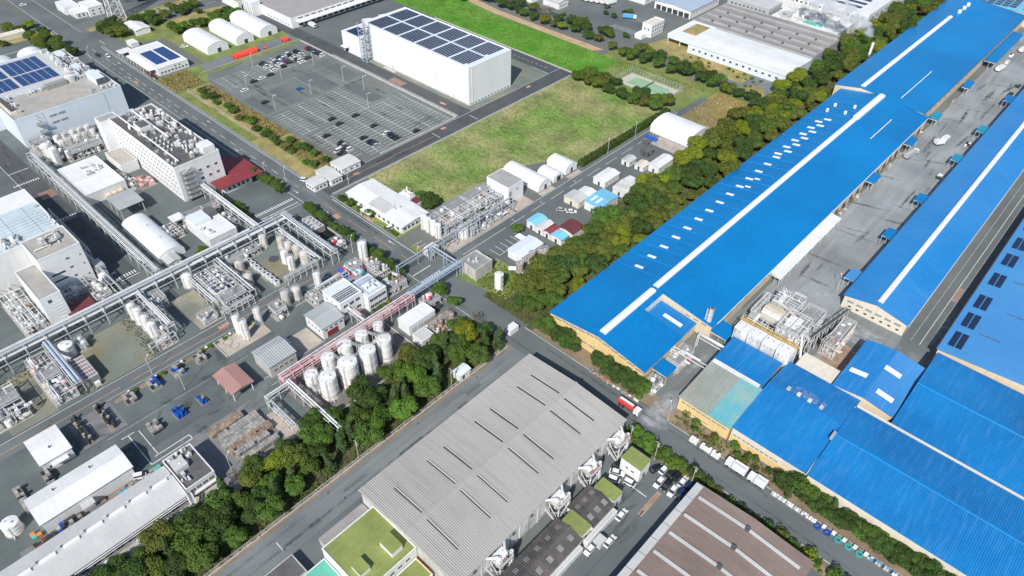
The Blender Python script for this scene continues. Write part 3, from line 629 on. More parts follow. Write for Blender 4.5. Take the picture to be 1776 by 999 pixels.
# --- long blue hall: near wing, main length, far raised length
t = thing('factory_hall', 'near wing of the long blue-roofed hall, pale yellow gable end facing the tree-lined road', 'building', (-92, 158, 0))
rr = lambda x: rz_(x, -112, -91, -72.5, 7, 2.8)
zr = 7+2.8*15.5/18.5
b = MB(); b.profile([(-112, 0), (-72.5, 0), (-72.5, 7), (-91, 9.8), (-112, 7)], 'y', 143.5, 164.6); b.build('wall', 'yellow_wall', t)
b = MB(); b.profile([(-112, 0), (-88, 0), (-88, zr), (-91, 9.8), (-112, 7)], 'y', 164.62, 176.6); b.build('rear_wall', 'white_wall', t)
b = MB(); b.profile([(-112.5, 6.95), (-91, 9.81), (-72, 6.93), (-72, 7.11), (-91, 10), (-112.5, 7.13)], 'y', 143, 165); b.build('roof', 'blue_roof', t)
b = MB(); b.profile([(-112.5, 6.95), (-91, 9.81), (-87.7, zr-.04), (-87.7, zr+.14), (-91, 10), (-112.5, 7.13)], 'y', 165.02, 176.4); b.build('rear_roof', 'blue_roof', t)
b = MB(); b.profile([(-92.2, 9.5), (-89.8, 9.5), (-89.8, 10.5), (-91, 10.9), (-92.2, 10.5)], 'y', 145.5, 175); b.build('ridge_ventilator', 'ridge_vent', t)
for k in range(11):
    x = -110+k*3.45; z = min(rr(x), rr(x+3))-1.75
    bx('louvre_window', 'louvre', x, x+3.0, 143.40, 143.53, z, z+.75, t)
for k in range(10):
    x = -109+k*3.5; bx('louvre_window', 'louvre', x, x+2.9, 143.40, 143.53, 2.6, 3.3, t)
for k in range(6): bx('louvre_window', 'louvre', -72.52, -72.40, 145+k*2.9, 147.3+k*2.9, 4.6, 5.3, t); bx('louvre_window', 'louvre', -72.52, -72.40, 145+k*2.9, 147.3+k*2.9, 2.2, 2.9, t)
bx('gutter', 'blue_corrugated', -71.95, -71.65, 143, 165, 6.8, 7.05, t)
for k in range(6): x = -109+k*7.2; rod('downpipe', 'cream_wall', (x, 143.35, 0), (x, 143.35, rr(x)-.6), .09, t)
t = building('side_shed', 'low blue lean-to roof with one white skylight beside the near wing of the long hall', -87.7, -73, 165.6, 176.4, 4.4, 'cream_wall', 'blue_corrugated', 'gable', ridge=-88, rise=1.3, over=.2)
tilted('skylight', 'skylight', -79.5, 171.4, 5.25, 7.5, 1.5, .35, -.088, t)
t = building('factory_hall', 'main length of the long blue hall with white ridge strip and rows of skylights', -112.5, -67.5, 177.2, 384, 6.2, 'cream_wall', 'blue_roof', 'gable', ridge=-91.5, rise=3.4, over=.5)
rm = lambda x: rz_(x, -112.5, -91.5, -67.5, 6.2, 3.4)
b = MB(); b.profile([(-92.6, 9.3), (-90.4, 9.3), (-90.4, 10.2), (-91.5, 10.5), (-92.6, 10.2)], 'y', 177.4, 350); b.build('ridge_ventilator', 'ridge_vent', t)
b = MB(); b.profile([(-93, 9.3), (-90, 9.3), (-90, 10.6), (-91.5, 11), (-93, 10.6)], 'y', 350.3, 383); b.build('ridge_ventilator', 'ridge_vent', t)
sl = 3.4/21
for k in range(24):
    y = 180+k*8.3; tilted('roof_seam', 'blue_corrugated', -102.2, y+2.6, rm(-102.2)+.10, 19, .3, .32, sl, t)
for k in range(14):
    y = 184.4+k*8.3
    tilted('skylight', 'skylight', -103.5, y, rm(-103.5)+.12, 3.4, 1.1, .26, sl, t)
    if k in (10, 9): tilted('skylight', 'skylight', -100.6, y+1.5, rm(-100.6)+.12, 2.4, .8, .26, sl, t)
for k in range(12):
    y = 296+k*4.2; tilted('skylight', 'skylight', -104.5+(k % 2)*2.6, y, rm(-104.5+(k % 2)*2.6)+.12, 3.4, 1.3, .26, sl, t)
for x, y in ((-106, 360), (-97, 362), (-106.5, 352), (-98, 353)): rod('roof_cowl', 'skylight', (x, y, rm(x)-.2), (x, y, rm(x)+1.5), .7, t, 'vessel')
bx('gutter', 'white_wall', -67.0, -66.75, 180, 384, 5.85, 6.1, t); bx('gutter', 'steel_dark', -113.25, -113.0, 173.2, 384, 5.85, 6.1, t)
tilted('roof_flashing', 'ridge_vent', -79, 352, rm(-79)+.05, .35, 26, .12, -3.4/24, t)
for k in range(32):
    if 216 < 182+k*6.2 < 274: continue
    bx('louvre_window', 'louvre', -67.52, -67.4, 182+k*6.2, 185.6+k*6.2, 3.6, 4.6, t)
for k in range(14): bx('doorway', 'door_dark', -67.5, -67.38, 279+k*7.4, 281.6+k*7.4, 0, 2.6, t)
for k in range(3): bx('louvre_window', 'louvre', -78+k*3.3, -76+k*3.3, 177.08, 177.22, 5.0, 5.6, t)
t = building('factory_hall', 'raised far length of the long blue hall ending beside the solar roof', -116.5, -70, 384.2, 566, 7.4, 'cream_wall', 'blue_roof', 'gable', ridge=-103, rise=2.6, over=.4)
rf = lambda x: rz_(x, -116.5, -103, -70, 7.4, 2.6)
b = MB(); b.profile([(-104.1, 9.7), (-101.9, 9.7), (-101.9, 10.7), (-103, 11), (-104.1, 10.7)], 'y', 386, 521); b.build('ridge_ventilator', 'ridge_vent', t)
for y in (532, 541, 549): rod('roof_cowl', 'skylight', (-101.5, y, rf(-101.5)-.2), (-101.5, y, rf(-101.5)+2), 1.1, t, 'vessel')
for k in range(9): tilted('roof_seam', 'blue_corrugated', -93, 526+k*4.4, rf(-93)+.06, 18, .22, .12, -2.6/33, t)
tilted('roof_flashing', 'ridge_vent', -84, 412, rf(-84)+.05, .35, 44, .12, -2.6/33, t)
for k in range(24): bx('louvre_window', 'louvre', -70.02, -69.9, 388+k*7.2, 392+k*7.2, 3.6, 4.6, t)
bx('gutter', 'steel_dark', -69.6, -69.3, 384.2, 566, 7.0, 7.3, t)
# canopies along the yard
CAN = [(-68.2, 308, 317, 'blue_roof'), (-68.2, 353, 362, 'blue_roof'), (-68.2, 388, 397, 'canopy_teal'), (-68.2, 437, 448, 'blue_roof')]
def canopy(label, x0, x1, y0, y1, h, m, drop, post_x, group=None):
    t = thing('loading_canopy', label, 'canopy', ((x0+x1)/2, (y0+y1)/2, 0), group)
    b = MB(); th = .2
    b.profile([(x0, h+drop), (x1, h), (x1, h+th), (x0, h+drop+th)], 'y', y0, y1); b.build('roof', m, t)
    for y in (y0+.3, y1-.3):
        for x in ((x0+x1)/2, post_x): rod('post', 'steel_frame', (x, y, 0), (x, y, h+(drop)*((x1-x)/(x1-x0))), .1, t)
    b = MB(); b.box(min(x0, x1)+.05, max(x0, x1)-.05, y0+.1, y0+.22, h-.28, h-.03); b.build('fascia', 'white_wall', t)
    return t
wd = ['nearest', 'second', 'third', 'fourth', 'fifth', 'sixth', 'seventh', 'eighth', 'ninth', 'tenth', 'eleventh', 'twelfth']
for k, (x, y0, y1, m) in enumerate(CAN): canopy('%s %s loading canopy on the long hall side of the concrete yard' % (wd[k], 'teal' if 'teal' in m else 'blue'), -67.3, -63.4, y0, y1, 4.2, m, .5, -63.7)
for k, (y0, y1, m) in enumerate(((237, 245, 'blue_pale'), (273, 281, 'blue_roof'), (308, 316, 'blue_roof'), (354, 362, 'canopy_teal'), (391, 400, 'canopy_teal'), (436, 446, 'blue_roof'))):
    canopy('%s loading canopy on the narrow hall side of the concrete yard' % wd[k], -46, -41.4, y0, y1, 4.2, m, -.4, -45.7)
canopy('long blue canopy at the far end of the concrete yard', -69.3, -63, 482, 540, 4.4, 'blue_roof', .6, -63.4)
canopy('blue canopy beside the white mixing plant lane', -67.2, -61, 176.5, 184, 4.3, 'blue_roof', .5, -61.4)
canopy('small blue canopy at the near corner of the pale yellow hall', -72.2, -66.5, 148.5, 154.5, 4.0, 'blue_roof', .5, -66.8)
t = canopy('long plain white canopy roof over the yard edge of the blue hall', -67.2, -62.6, 219, 272.5, 4.3, 'white_roof', .6, -63)
for k in range(8): rod('post', 'steel_frame', (-63, 222+k*6.5, 0), (-63, 222+k*6.5, 4.3), .1, t)
# --- narrow hall (second), wide hall (third)
t = building('factory_hall', 'narrow blue hall with a bright white ridge strip between concrete yard and dark lane', -41, -18.5, 226, 620, 5.6, 'beige_wall', 'blue_mid', 'gable', ridge=-29.6, rise=2.2, over=.5)
rn = lambda x: rz_(x, -41, -29.6, -18.5, 5.6, 2.2)
for a, c in ((228, 306), (306.6, 620)):
    b = MB(); b.profile([(-30.5, 7.7), (-28.7, 7.7), (-28.7, 8.5), (-29.6, 8.8), (-30.5, 8.5)], 'y', a, c); b.build('ridge_ventilator', 'ridge_vent', t)
for k in range(6): bx('louvre_window', 'louvre', -39.5+k*3.4, -37.2+k*3.4, 225.88, 226.02, 3.4, 4.2, t)
for k in range(7): bx('window', 'glass', -38.6+k*2.9, -37.6+k*2.9, 225.88, 226.02, 1.4, 2.0, t)
for k in range(30): bx('louvre_window', 'louvre', -18.52, -18.4, 229+k*6, 232+k*6, 3.2, 4.1, t)
bx('gutter', 'steel_dark', -41.75, -41.5, 226, 620, 5.1, 5.35, t); bx('gutter', 'white_wall', -18.1, -17.85, 226, 620, 5.1, 5.35, t)
t = building('factory_hall', 'wide pale blue hall with paired solar panels at the right edge', -6.5, 62, 221, 620, 6, 'cream_wall', 'blue_pale', 'gable', ridge=30, rise=3.0, over=.4)
rw = lambda x: rz_(x, -6.5, 30, 62, 6, 3.0)
sl3 = 3/36.5
ROWS = [(-1.9, 227), (-1.9, 240), (-1.9, 253), (-1.9, 270), (-1.9, 286), (-1.9, 300), (-1.9, 316), (-1.9, 330), (8.5, 340)]
for x, y in ROWS:
    for c in range(2):
        for k in range(6):
            tilted('solar_panel', 'solar_cell', x-2.1+c*2.3, y+k*1.5-1.5, rw(x-2.1+c*2.3)+.16, 1.9, 1.4, .08, sl3, t)
tilted('roof_flashing', 'steel_dark', 4.5, 237, rw(4.5)+.08, 6.5, .3, .14, sl3, t); tilted('roof_flashing', 'steel_dark', 8.5, 254, rw(8.5)+.08, 6.5, .3, .14, sl3, t); tilted('roof_flashing', 'steel_dark', 5, 275, rw(5)+.08, 6.5, .3, .14, sl3, t)
for k in range(12): bx('louvre_window', 'louvre', 5.4+k*1.5, 6.7+k*1.5, 220.88, 221.02, 3.6, 4.3, t)
bx('gutter', 'steel_dark', -7.2, -6.95, 221, 620, 5.7, 5.95, t)
t = building('solar_hall', 'pale blue roof covered with dark solar rows beyond the far end of the blue hall', -112, -40, 567.5, 650, 6.5, 'cream_wall', 'blue_sky_roof', 'gable', axis='y', ridge=-76, rise=2)
for i in range(7):
    for j in range(9): tilted('solar_panel', 'solar_cell', -108+i*4.6, 574+j*5, rz_(-108+i*4.6, -112, -76, -40, 6.5, 2)+.15, 4, 3.6, .08, 2/36, t)
    for j in range(9): tilted('solar_panel', 'solar_cell', -72+i*4.6, 574+j*5, rz_(-72+i*4.6, -112, -76, -40, 6.5, 2)+.15, 4, 3.6, .08, -2/36, t)
# --- blue corrugated cluster, lower right
t = building('corrugated_shed', 'weathered grey-green and teal corrugated roof over a pale yellow wall', -58.5, -40.8, 143.5, 162.2, 5.5, 'yellow_wall', 'rust_green_roof', 'gable', axis='x', ridge=163, rise=1.6, rib=.8, over=.3)
b = MB(); b.corr((-48.3, 143.1, 5.80), (7.9, 0, 0), (0, 19.4, 1.66), .8, .2); b.build('teal_sheets', 'teal_roof', t)
for k in range(9): bx('louvre_window', 'louvre', -57.5+k*1.8, -56.1+k*1.8, 143.38, 143.52, 3.9, 4.5, t)
for k in range(3): bx('louvre_window', 'louvre', -56+k*3.2, -54+k*3.2, 143.38, 143.52, 1.2, 1.5, t)
t = building('corrugated_shed', 'deep blue smooth-roofed shed behind the weathered grey-green roof', -59, -41.5, 162.6, 177.6, 6.2, 'cream_wall', 'blue_corrugated', 'gable', axis='x', ridge=177, rise=1.0, rib=.6, over=.2)
bx('ridge_duct', 'white_wall', -58.5, -42, 162.0, 163.6, 6.55, 7.6, t)
t = building('corrugated_shed', 'blue corrugated shed with four steaming roof vents', -40.2, -16.6, 144.2, 180.5, 6, 'beige_wall', 'blue_corrugated', 'gable', axis='x', ridge=166, rise=1.8, rib=.6, over=.3)
for k, x in enumerate((-34.6, -31.2, -27.6, -23.8)): bx('steam_vent', 'white_stained', x-.55, x+.55, 167.2, 168.3, 7.4, 8.7, t)
for k in range(10): bx('louvre_window', 'louvre', -39.5+k*1.5, -38.4+k*1.5, 144.08, 144.22, 3.0, 3.6, t)
b = MB(); b.box(-40.2, -16.6, 143.95, 144.06, 0, 2.6); b.build('lower_wall', 'yellow_wall', t)
t = building('corrugated_shed', 'deep blue shed roof with three white skylights beside the slurry pit', -25.5, -6.6, 180.8, 208, 6.4, 'cream_wall', 'blue_corrugated', 'gable', axis='y', ridge=-16, rise=1.4, rib=.5, over=.2)
for x, y in ((-21.5, 190.5), (-13.5, 198), (-11.5, 186.5)): tilted('skylight', 'skylight', x, y, rz_(x, -25.5, -16, -6.6, 6.4, 1.4)+.2, 5.4, 2, .3, .147 if x < -16 else -.147, t)
t = building('corrugated_shed', 'near ribbed blue hall whose eave follows the tree belt', -16, 70, 143.6, 176.5, 6.6, 'beige_wall', 'blue_corrugated', 'gable', axis='x', ridge=161, rise=2.0, rib=.6, over=.3)
b = MB(); b.profile([(160.3, 8.6), (161.7, 8.6), (161.4, 8.98), (160.6, 8.98)], 'x', -16.3, 70.3); b.build('ridge_cap', 'blue_roof', t)
bx('valley_gutter', 'beige_wall', -16.2, 70, 176.9, 177.6, 6.2, 7.1, t)
for k in range(3): bx('roof_pipe', 'pipe_galv', -17.0, -16.2, 158+k*1.1, 158.8+k*1.1, 8.3, 9.4, t)
bx('end_coping', 'light_grey_roof', -16.6, -16.35, 143.4, 176.5, 6.3, 6.9, t)
t = building('corrugated_shed', 'far ribbed blue hall joined behind the near one, below the cream wall', -5.8, 70, 178.0, 218, 6.6, 'cream_wall', 'blue_corrugated', 'gable', axis='x', ridge=198, rise=2.0, rib=.6, over=.2)
b = MB(); b.profile([(197.3, 8.6), (198.7, 8.6), (198.4, 8.98), (197.6, 8.98)], 'x', -6, 70); b.build('ridge_cap', 'blue_roof', t)
t = building('conveyor_house', 'small flat beige roof beside the steaming blue shed', -38.5, -26.3, 181, 189, 5.5, 'beige_wall', 'beige_wall', 'flat', parapet=0)
# --- grey warehouse and neighbours
t = building('grey_warehouse', 'large grey ribbed-roof warehouse with stained white walls', -102.6, -64.5, 53, 122, 8.6, 'white_stained', 'grey_roof', 'gable', ridge=-83.5, rise=1.2, rib=.6, over=.5)
rgw = lambda x: rz_(x, -102.6, -83.5, -64.5, 8.6, 1.2)
b = MB(); b.profile([(-84.1, 9.8), (-82.9, 9.8), (-83.2, 10.3), (-83.8, 10.3)], 'y', 52.5, 122.5); b.build('ridge_cap', 'grey_roof', t)
sg = 1.2/19.1
for k, y in enumerate((59.5, 71.5, 78, 90.5, 97, 109, 115.5)):  # dark slabs paint the slot shade beside each light cap
    tilted('roof_vent_strip', 'vent_gap_shade', -90.5, y, rgw(-90.5)+.16, 11.5, .4, .24, sg, t); tilted('vent_cap', 'light_grey_roof', -90.5, y+.36, rgw(-90.5)+.24, 11.5, .34, .34, sg, t)
    tilted('roof_vent_strip', 'vent_gap_shade', -76.5, y-.5, rgw(-76.5)+.16, 11.5, .4, .24, -sg, t); tilted('vent_cap', 'light_grey_roof', -76.5, y-.14, rgw(-76.5)+.24, 11.5, .34, .34, -sg, t)
for k in range(9): bx('wall_joint', 'steel_dark', -64.52, -64.44, 57+k*7.4, 57.1+k*7.4, 0, 8.4, t)
for k in range(9):
    y = 58.5+k*7.2; rod('wall_fan', 'steel_dark', (-64.6, y, 6.8), (-64.1, y, 6.8), .5, t)
for k in range(10): rod('downpipe', 'white_wall', (-64.35, 54+k*7.2, 0), (-64.35, 54+k*7.2, 8.5), .1, t)
for k in range(9): bx('grime_panel', 'wall_conc', -64.52, -64.43, 54+k*7.4, 56.8+k*7.4, 0, 1.6, t)
def dust_tower(label, y, seed):
    """white process frame against the warehouse wall: legs, braces, cyclones, ducts"""
    t = thing('dust_collector', label, 'dust collector', (-61, y, 0), 'dust collectors on the grey warehouse wall'); q = random.Random(seed)
    for x in (-63.6, -60.4):
        for yy in (y-2.2, y+2.2): bar('leg', 'white_wall', (x, yy, 0), (x, yy, 6.4), .28, t)
    for yy in (y-2.2, y+2.2):
        bar('brace', 'white_wall', (-63.6, yy, 1), (-60.4, yy, 4.6), .16, t); bar('brace', 'white_wall', (-63.6, yy, 4.6), (-60.4, yy, 1), .16, t)
    bar('brace', 'white_wall', (-60.4, y-2.2, 1), (-60.4, y+2.2, 4.6), .16, t); bar('brace', 'white_wall', (-60.4, y+2.2, 1), (-60.4, y-2.2, 4.6), .16, t)
    bx('deck', 'grating', -63.9, -60.1, y-2.5, y+2.5, 6.4, 6.55, t); rail(t, -63.8, -60.2, y-2.4, y+2.4, 6.55, 'white_wall')
    for yy in (y-1.2, y+1.2): rod('cyclone', 'white_stained', (-62, yy, 4.4), (-62, yy, 8.6), .85, t, 'vessel')
    bx('filter_box', 'white_wall', -63.7, -62.4, y-1.8, y+1.8, 6.6, 8.2, t)
    rod('duct', 'white_wall', (-62, y-1.2, 8.7), (-64.2, y-3.6, 8.3), .35, t); rod('duct', 'white_wall', (-62, y+1.2, 8.7), (-64.2, y+3.2, 8.4), .35, t)
    rod('drop_pipe', 'white_wall', (-60.9, y+3.2, 0), (-61.2, y+2.9, 7.5), .5, t); bar('stair', 'steel_frame', (-60.2, y-2.6, 0), (-63, y-4.6, 6.4), .5, t)
    for k in range(6): bx('valve_box', q.choice(('white_wall', 'white_stained', 'pipe_white', 'pink_roof')), -63.5+q.random()*2.6, -62.9+q.random()*2.6, y-2+q.random()*3.6, y-1.2+q.random()*3.6, 6.6, 7+q.random(), t)
dust_tower('white dust collector frame at the near end of the grey warehouse wall', 66, 1); dust_tower('white dust collector frame between the dark-roofed sheds', 89, 2)
dust_tower('white dust collector frame beside the parked cars', 103, 3); dust_tower('white dust collector frame at the far warehouse corner above the green hut', 116.5, 4)
t = building('office_block', 'white block with a moss-green flat roof and two roof hatches at the warehouse end', -97.2, -79.8, 36, 52.8, 7, 'white_wall', 'moss_roof', 'flat', parapet=.25)
bx('roof_hatch', 'white_wall', -87, -82, 46.8, 50.2, 7.06, 9.2, t); bx('hatch_cover', 'moss_roof', -87.1, -81.9, 46.7, 50.3, 9.21, 9.4, t)
bx('roof_hatch', 'white_wall', -87.4, -83.6, 38, 41, 7.06, 8.6, t); bx('hatch_cover', 'moss_roof', -87.5, -83.5, 37.9, 41.1, 8.61, 8.8, t)
windows(t, '+x', -79.8, 38, 51, 5, 4.4, 1.4, 1.2); windows(t, '+x', -79.8, 38, 51, 5, 1.2, 1.4, 1.2)
t = building('annex', 'low moss-green roof with an orange edge at the bottom of the picture', -79.4, -73, 40, 52, 3.2, 'white_wall', 'moss_roof', 'flat', parapet=.2); bx('orange_edge', 'orange_paint', -79.5, -73, 51.9, 52.1, 3.2, 3.5, t)
t = building('annex', 'mint green low roof beside the green office block', -96.8, -90, 28, 35.7, 3, 'white_wall', 'mint_roof', 'flat', parapet=.1)
t = building('annex', 'dark flat roof shed beside the road at the bottom edge', -104, -97.2, 16, 30.6, 2.8, 'wall_conc', 'dark_flat_roof', 'flat', parapet=.15)
t = building('bicycle_shelter', 'grey corrugated lean-to along the road beside the green-roofed block', -102.6, -98.6, 38, 52.5, 2.4, 'steel_frame', 'taupe_roof', 'gable', ridge=-98, rise=.4, rib=.5, over=.1)
def slate(label, x0, x1, y0, y1, h, rise, n, seed):
    t = building('slate_shed', label, x0, x1, y0, y1, h, 'white_wall', 'slate_roof', 'gable', rise=rise, rib=.6, over=.25)
    s = rise/((x1-x0)/2); xm = (x0+x1)/2
    for k in range(n):
        y = y0+(y1-y0)*(k+.5)/n
        for xx in (-.55, 0, .55): tilted('roof_light', 'grating', x1-(x1-xm)*.5+xx, y, rz_(x1-(x1-xm)*.5+xx, x0, xm, x1, h, rise)+.15, .45, 1.5, .12, -s, t)
        for yy in (-.5, 0, .5): tilted('roof_light', 'grating', x0+(xm-x0)*.5, y+yy, rz_(x0+(xm-x0)*.5, x0, xm, x1, h, rise)+.15, 1.4, .22, .12, s, t)
    return t
slate('dark ribbed slate shed against the warehouse at the bottom', -60, -51.2, 48, 85.5, 3.6, 1.2, 9, 1)
slate('short dark slate shed between two green-roofed huts', -60, -51.2, 90.4, 99.6, 3.6, 1.2, 3, 2)
def green_hut(label, y0, y1, h):
    t = building('green_hut', label, -58.3, -51.6, y0, y1, h, 'white_clean', 'moss_roof', 'flat', parapet=0, cat='hut')
    b = MB(); b.box(-58.45, -51.45, y0-.15, y1+.15, h+.07, h+.25); b.build('roof_slab', 'moss_roof', t); door(t, '+x', -51.6, (y0+y1)/2, 1, 2)
    bx('vent_box', 'steel_frame', -57, -55, y1, y1+.5, h*.5, h*.5+1, t); windows(t, '-y', y0, -57, -53, 2, h*.45, 1, .8)
green_hut('tall white hut with a moss-green roof nearest the car rows', 112.5, 117.6, 5.6); green_hut('white hut with a moss-green roof beside the short slate shed', 100, 104, 4.6); green_hut('moss-green roof squeezed between the two slate sheds', 85.9, 90, 4.4)
t = building('lean_to', 'narrow white lean-to along the short slate shed', -51, -49.6, 86.2, 99.5, 2.6, 'white_wall', 'light_grey_roof', 'flat', parapet=0)
t = building('lean_to', 'narrow white lean-to along the long slate shed', -51, -49.8, 62, 84.5, 2.4, 'white_wall', 'light_grey_roof', 'flat', parapet=0)
t = building('kiosk', 'pale box kiosk between two parked cars by the slate shed', -49.2, -46.8, 88.2, 91, 2.5, 'light_grey_roof', 'light_grey_roof', 'flat', parapet=0, cat='kiosk')
# brown warehouse
t = building('brown_warehouse', 'brown ribbed-roof warehouse with white vent strips at the bottom edge', -37.5, -3.2, 40, 120, 6, 'wall_conc', 'brown_roof', 'gable', ridge=-20, rise=1.1, rib=.55, over=.3)
rb = lambda x: rz_(x, -37.5, -20, -3.2, 6, 1.1)
sb = 1.1/17.5
for k in range(9):
    y = 116-k*7.2
    tilted('vent_strip', 'light_grey_roof', -27.6, y, rb(-27.6)+.26, 14.4, .9, .3, sb, t); tilted('vent_strip', 'light_grey_roof', -12.2, y, rb(-12.2)+.26, 14.4, .9, .3, -1.1/16.8, t)
    bx('ridge_cowl', 'steel_dark', -20.6, -19.4, y-.6, y+.6, 7.2, 8.1, t)
for k in range(14): tilted('gutter_board', 'light_grey_roof', -36.6, 117-k*5.6, rb(-36.6)+.34, 2.2, 5.4, .14, sb, t)
# --- plant buildings, left and centre
t = building('store_shed', 'large white square shed beside the drum racks at the left edge', -189.4, -178, -3.2, 5.2, 4.2, 'white_wall', 'white_roof', 'gable', axis='y', rise=.5, cat='shed')
bx('awning', 'white_wall', -178, -176.4, -1, 3.6, 2.6, 2.8, t); windows(t, '+x', -178, -2, 4, 3, 1.2, 1.4, 1); rod('roof_vent', 'steel_dark', (-182, 1, 4.4), (-182, 1, 5.4), .25, t)
t = building('store_shed', 'long bright white gabled shed with crates and drums along its side', -168.5, -158.2, -10.5, 14.2, 5, 'white_wall', 'white_roof', 'gable', axis='y', ridge=-163, rise=1.3, over=.4, cat='shed')
for y in (-4, 6): rod('roof_vent', 'steel_dark', (-165.5, y, 5.8), (-165.5, y, 6.6), .25, t)
bx('porch_roof', 'light_grey_roof', -158, -155.8, -1, 2.4, 3.2, 3.4, t); bx('louvre_window', 'louvre', -169.2, -168.6, -9, 13, 2.4, 2.6, t)
t = building('laboratory', 'long light grey gabled building with white ridge vents at the lower left', -152, -139, -24, 20.3, 4.4, 'grey_metal', 'light_grey_roof', 'gable', axis='y', ridge=-146, rise=1.5, over=.4)
for k in range(7):
    y = -21+k*6; bx('ridge_vent_box', 'ridge_vent', -146.5, -145.5, y, y+4, 5.6, 6.5, t); bx('ridge_cowl', 'steel_frame', -147.2, -146.6, y+4.6, y+5.4, 5.4, 6.6, t)
windows(t, '+x', -139, -22, 18, 13, 1.3, 2.2, 1.3)
for k in range(5): ac(t, -138.2, -20+k*8.5, 0, 1, 'pipe_white', .9, 1.6, 1.2)
rod('eave_pipe', 'pipe_white', (-138.6, -24, 3.8), (-138.6, 20, 3.8), .18, t); rod('eave_pipe', 'pipe_white', (-138.3, -10, 3.3), (-138.3, 20, 3.3), .12, t)
t = building('office_block', 'two-storey white office with a dark brown flat roof at the end of the grey building', -152.8, -139.2, 21, 29.4, 5.6, 'white_wall', 'dark_flat_roof', 'flat', parapet=.45)
windows(t, '+x', -139.2, 21.6, 29, 4, 3.4, 1.5, 1.3); windows(t, '+x', -139.2, 21.6, 29, 4, .9, 1.5, 1.3)
bx('stair_head', 'light_grey_roof', -149.5, -145.6, 21.8, 25.4, 5.7, 7.4, t); clutter(t, -152, -147, 21.8, 28, 5.66, 16, 5, .7); clutter(t, -145, -141, 21.6, 23.5, 5.66, 8, 6, .6)
bx('balcony', 'white_wall', -139, -138.2, 21.3, 29.2, 2.7, 3.2, t)
t = thing('outdoor_stair', 'white steel stair from the grey building down to the tree belt', 'stair', (-136, 20, 0))
bar('stringer', 'white_wall', (-138.8, 20.4, 4.2), (-133.6, 19.6, .3), .35, t); bar('stringer', 'white_wall', (-138.8, 21.6, 4.2), (-133.6, 20.8, .3), .35, t)
for k in range(14): q = k/13; bx('tread', 'grating', -138.8+5.1*q, -138.45+5.1*q, 20.4-.8*q, 21.6-.8*q, 4.1-3.8*q, 4.2-3.8*q, t)
for x in (-137, -134.5): rod('post', 'white_wall', (x, 20.6, 0), (x, 20.6, 2.6 if x < -136 else .9), .12, t)
t = building('open_shelter', 'open shelter with a pink ribbed roof amid the drum stacks', -173.2, -162, 48.2, 55.6, 4, 'grating', 'pink_roof', 'gable', axis='x', rise=.7, rib=.6, z0=3.7, over=.3, cat='shelter')
for x in (-172.6, -167.6, -162.6):
    for y in (48.6, 55.2): rod('post', 'white_wall', (x, y, 0), (x, y, 4), .16, t)
t = building('grey_shed', 'weathered grey gabled shed with a leaning canopy beside the pump lane', -172, -162.2, 62, 72, 5.2, 'wall_conc', 'grey_metal', 'gable', axis='y', ridge=-168.5, rise=.9, rib=.8, cat='shed')
windows(t, '+x', -162.2, 63, 71, 4, 2.2, 1.2, .9); bx('awning', 'white_wall', -172, -168, 72.2, 74, 3.6, 3.8, t); rod('roof_pipe', 'pipe_galv', (-170.5, 64, 6.2), (-170.5, 70, 6.2), .15, t)
t = building('grey_roofed_store', 'grey gabled store joined to the white block by the pink pipe rack', -174.5, -164.4, 84.3, 93.2, 5.2, 'white_wall', 'grey_metal', 'gable', axis='y', rise=1, cat='building')
bx('roller_door', 'red_roof', -164.5, -164.35, 86, 90.5, 0, 2.6, t); windows(t, '+x', -164.4, 84.8, 93, 4, 3.2, 1.2, .9); windows(t, '-y', 84.3, -173.5, -165.5, 4, 2.6, 1, .9)
t = building('control_building', 'white block with a long glazed roof strip in the middle of the plant', -177.2, -166.8, 94.2, 103.8, 8.4, 'white_clean', 'white_cool', 'flat', parapet=.2)
for k in range(5): tilted('roof_glazing', 'steel_dark', -169.2+k*.01, 95.2+k*1.5, 8.55, .5, .9, .1, 0, t); bx('roof_glazing', 'steel_dark', -172.2+k*1.0, -171.7+k*1.0, 94.8, 103, 8.47, 8.62, t)
windows(t, '+x', -166.8, 95, 103, 3, 5.6, 1.8, 1.3); windows(t, '+x', -166.8, 95, 103, 3, 2.2, 1.8, 1.3); windows(t, '-y', 94.2, -176, -168, 3, 6, .8, .8)
t = building('control_building', 'lower white two-storey wing with a blue-grey roof in the middle of the plant', -174.2, -164, 104.1, 112.4, 6.8, 'white_clean', 'white_cool', 'flat', parapet=.35)
windows(t, '+x', -164, 104.6, 112, 4, 4.2, 1.7, 1.3); windows(t, '+x', -164, 104.6, 112, 4, 1.2, 1.7, 1.3); bx('roof_deck', 'pipe_blue_grey', -173.6, -171, 104.5, 112, 6.87, 7.1, t); rail(t, -171, -165, 105, 111.6, 6.87); clutter(t, -170, -166, 105.4, 111, 6.87, 6, 8, .6)
t = building('pump_house', 'long white flat-roofed shed behind the pink pipe rack', -150.4, -144.2, 106, 118, 4.4, 'white_clean', 'white_roof', 'flat', parapet=.12, cat='shed')
for k in range(4): bx('shutter_door', 'shutter', -144.25, -144.12, 107+k*2.7, 109.2+k*2.7, 0, 3, t)
t = building('pump_house', 'small white hut beside the long shed at the tank yard corner', -141.6, -136.4, 105, 110.4, 3.4, 'white_wall', 'light_grey_roof', 'flat', parapet=.1, cat='shed'); door(t, '+x', -136.4, 107, 1, 2)
t = building('garden_shed', 'small white hut alone in the tree belt beside the grey road', -119.6, -116.3, 103.4, 108.2, 2.8, 'white_wall', 'white_cool', 'gable', axis='y', rise=.4, rib=.4, over=.2, cat='shed'); door(t, '+x', -116.3, 105, .9, 2)
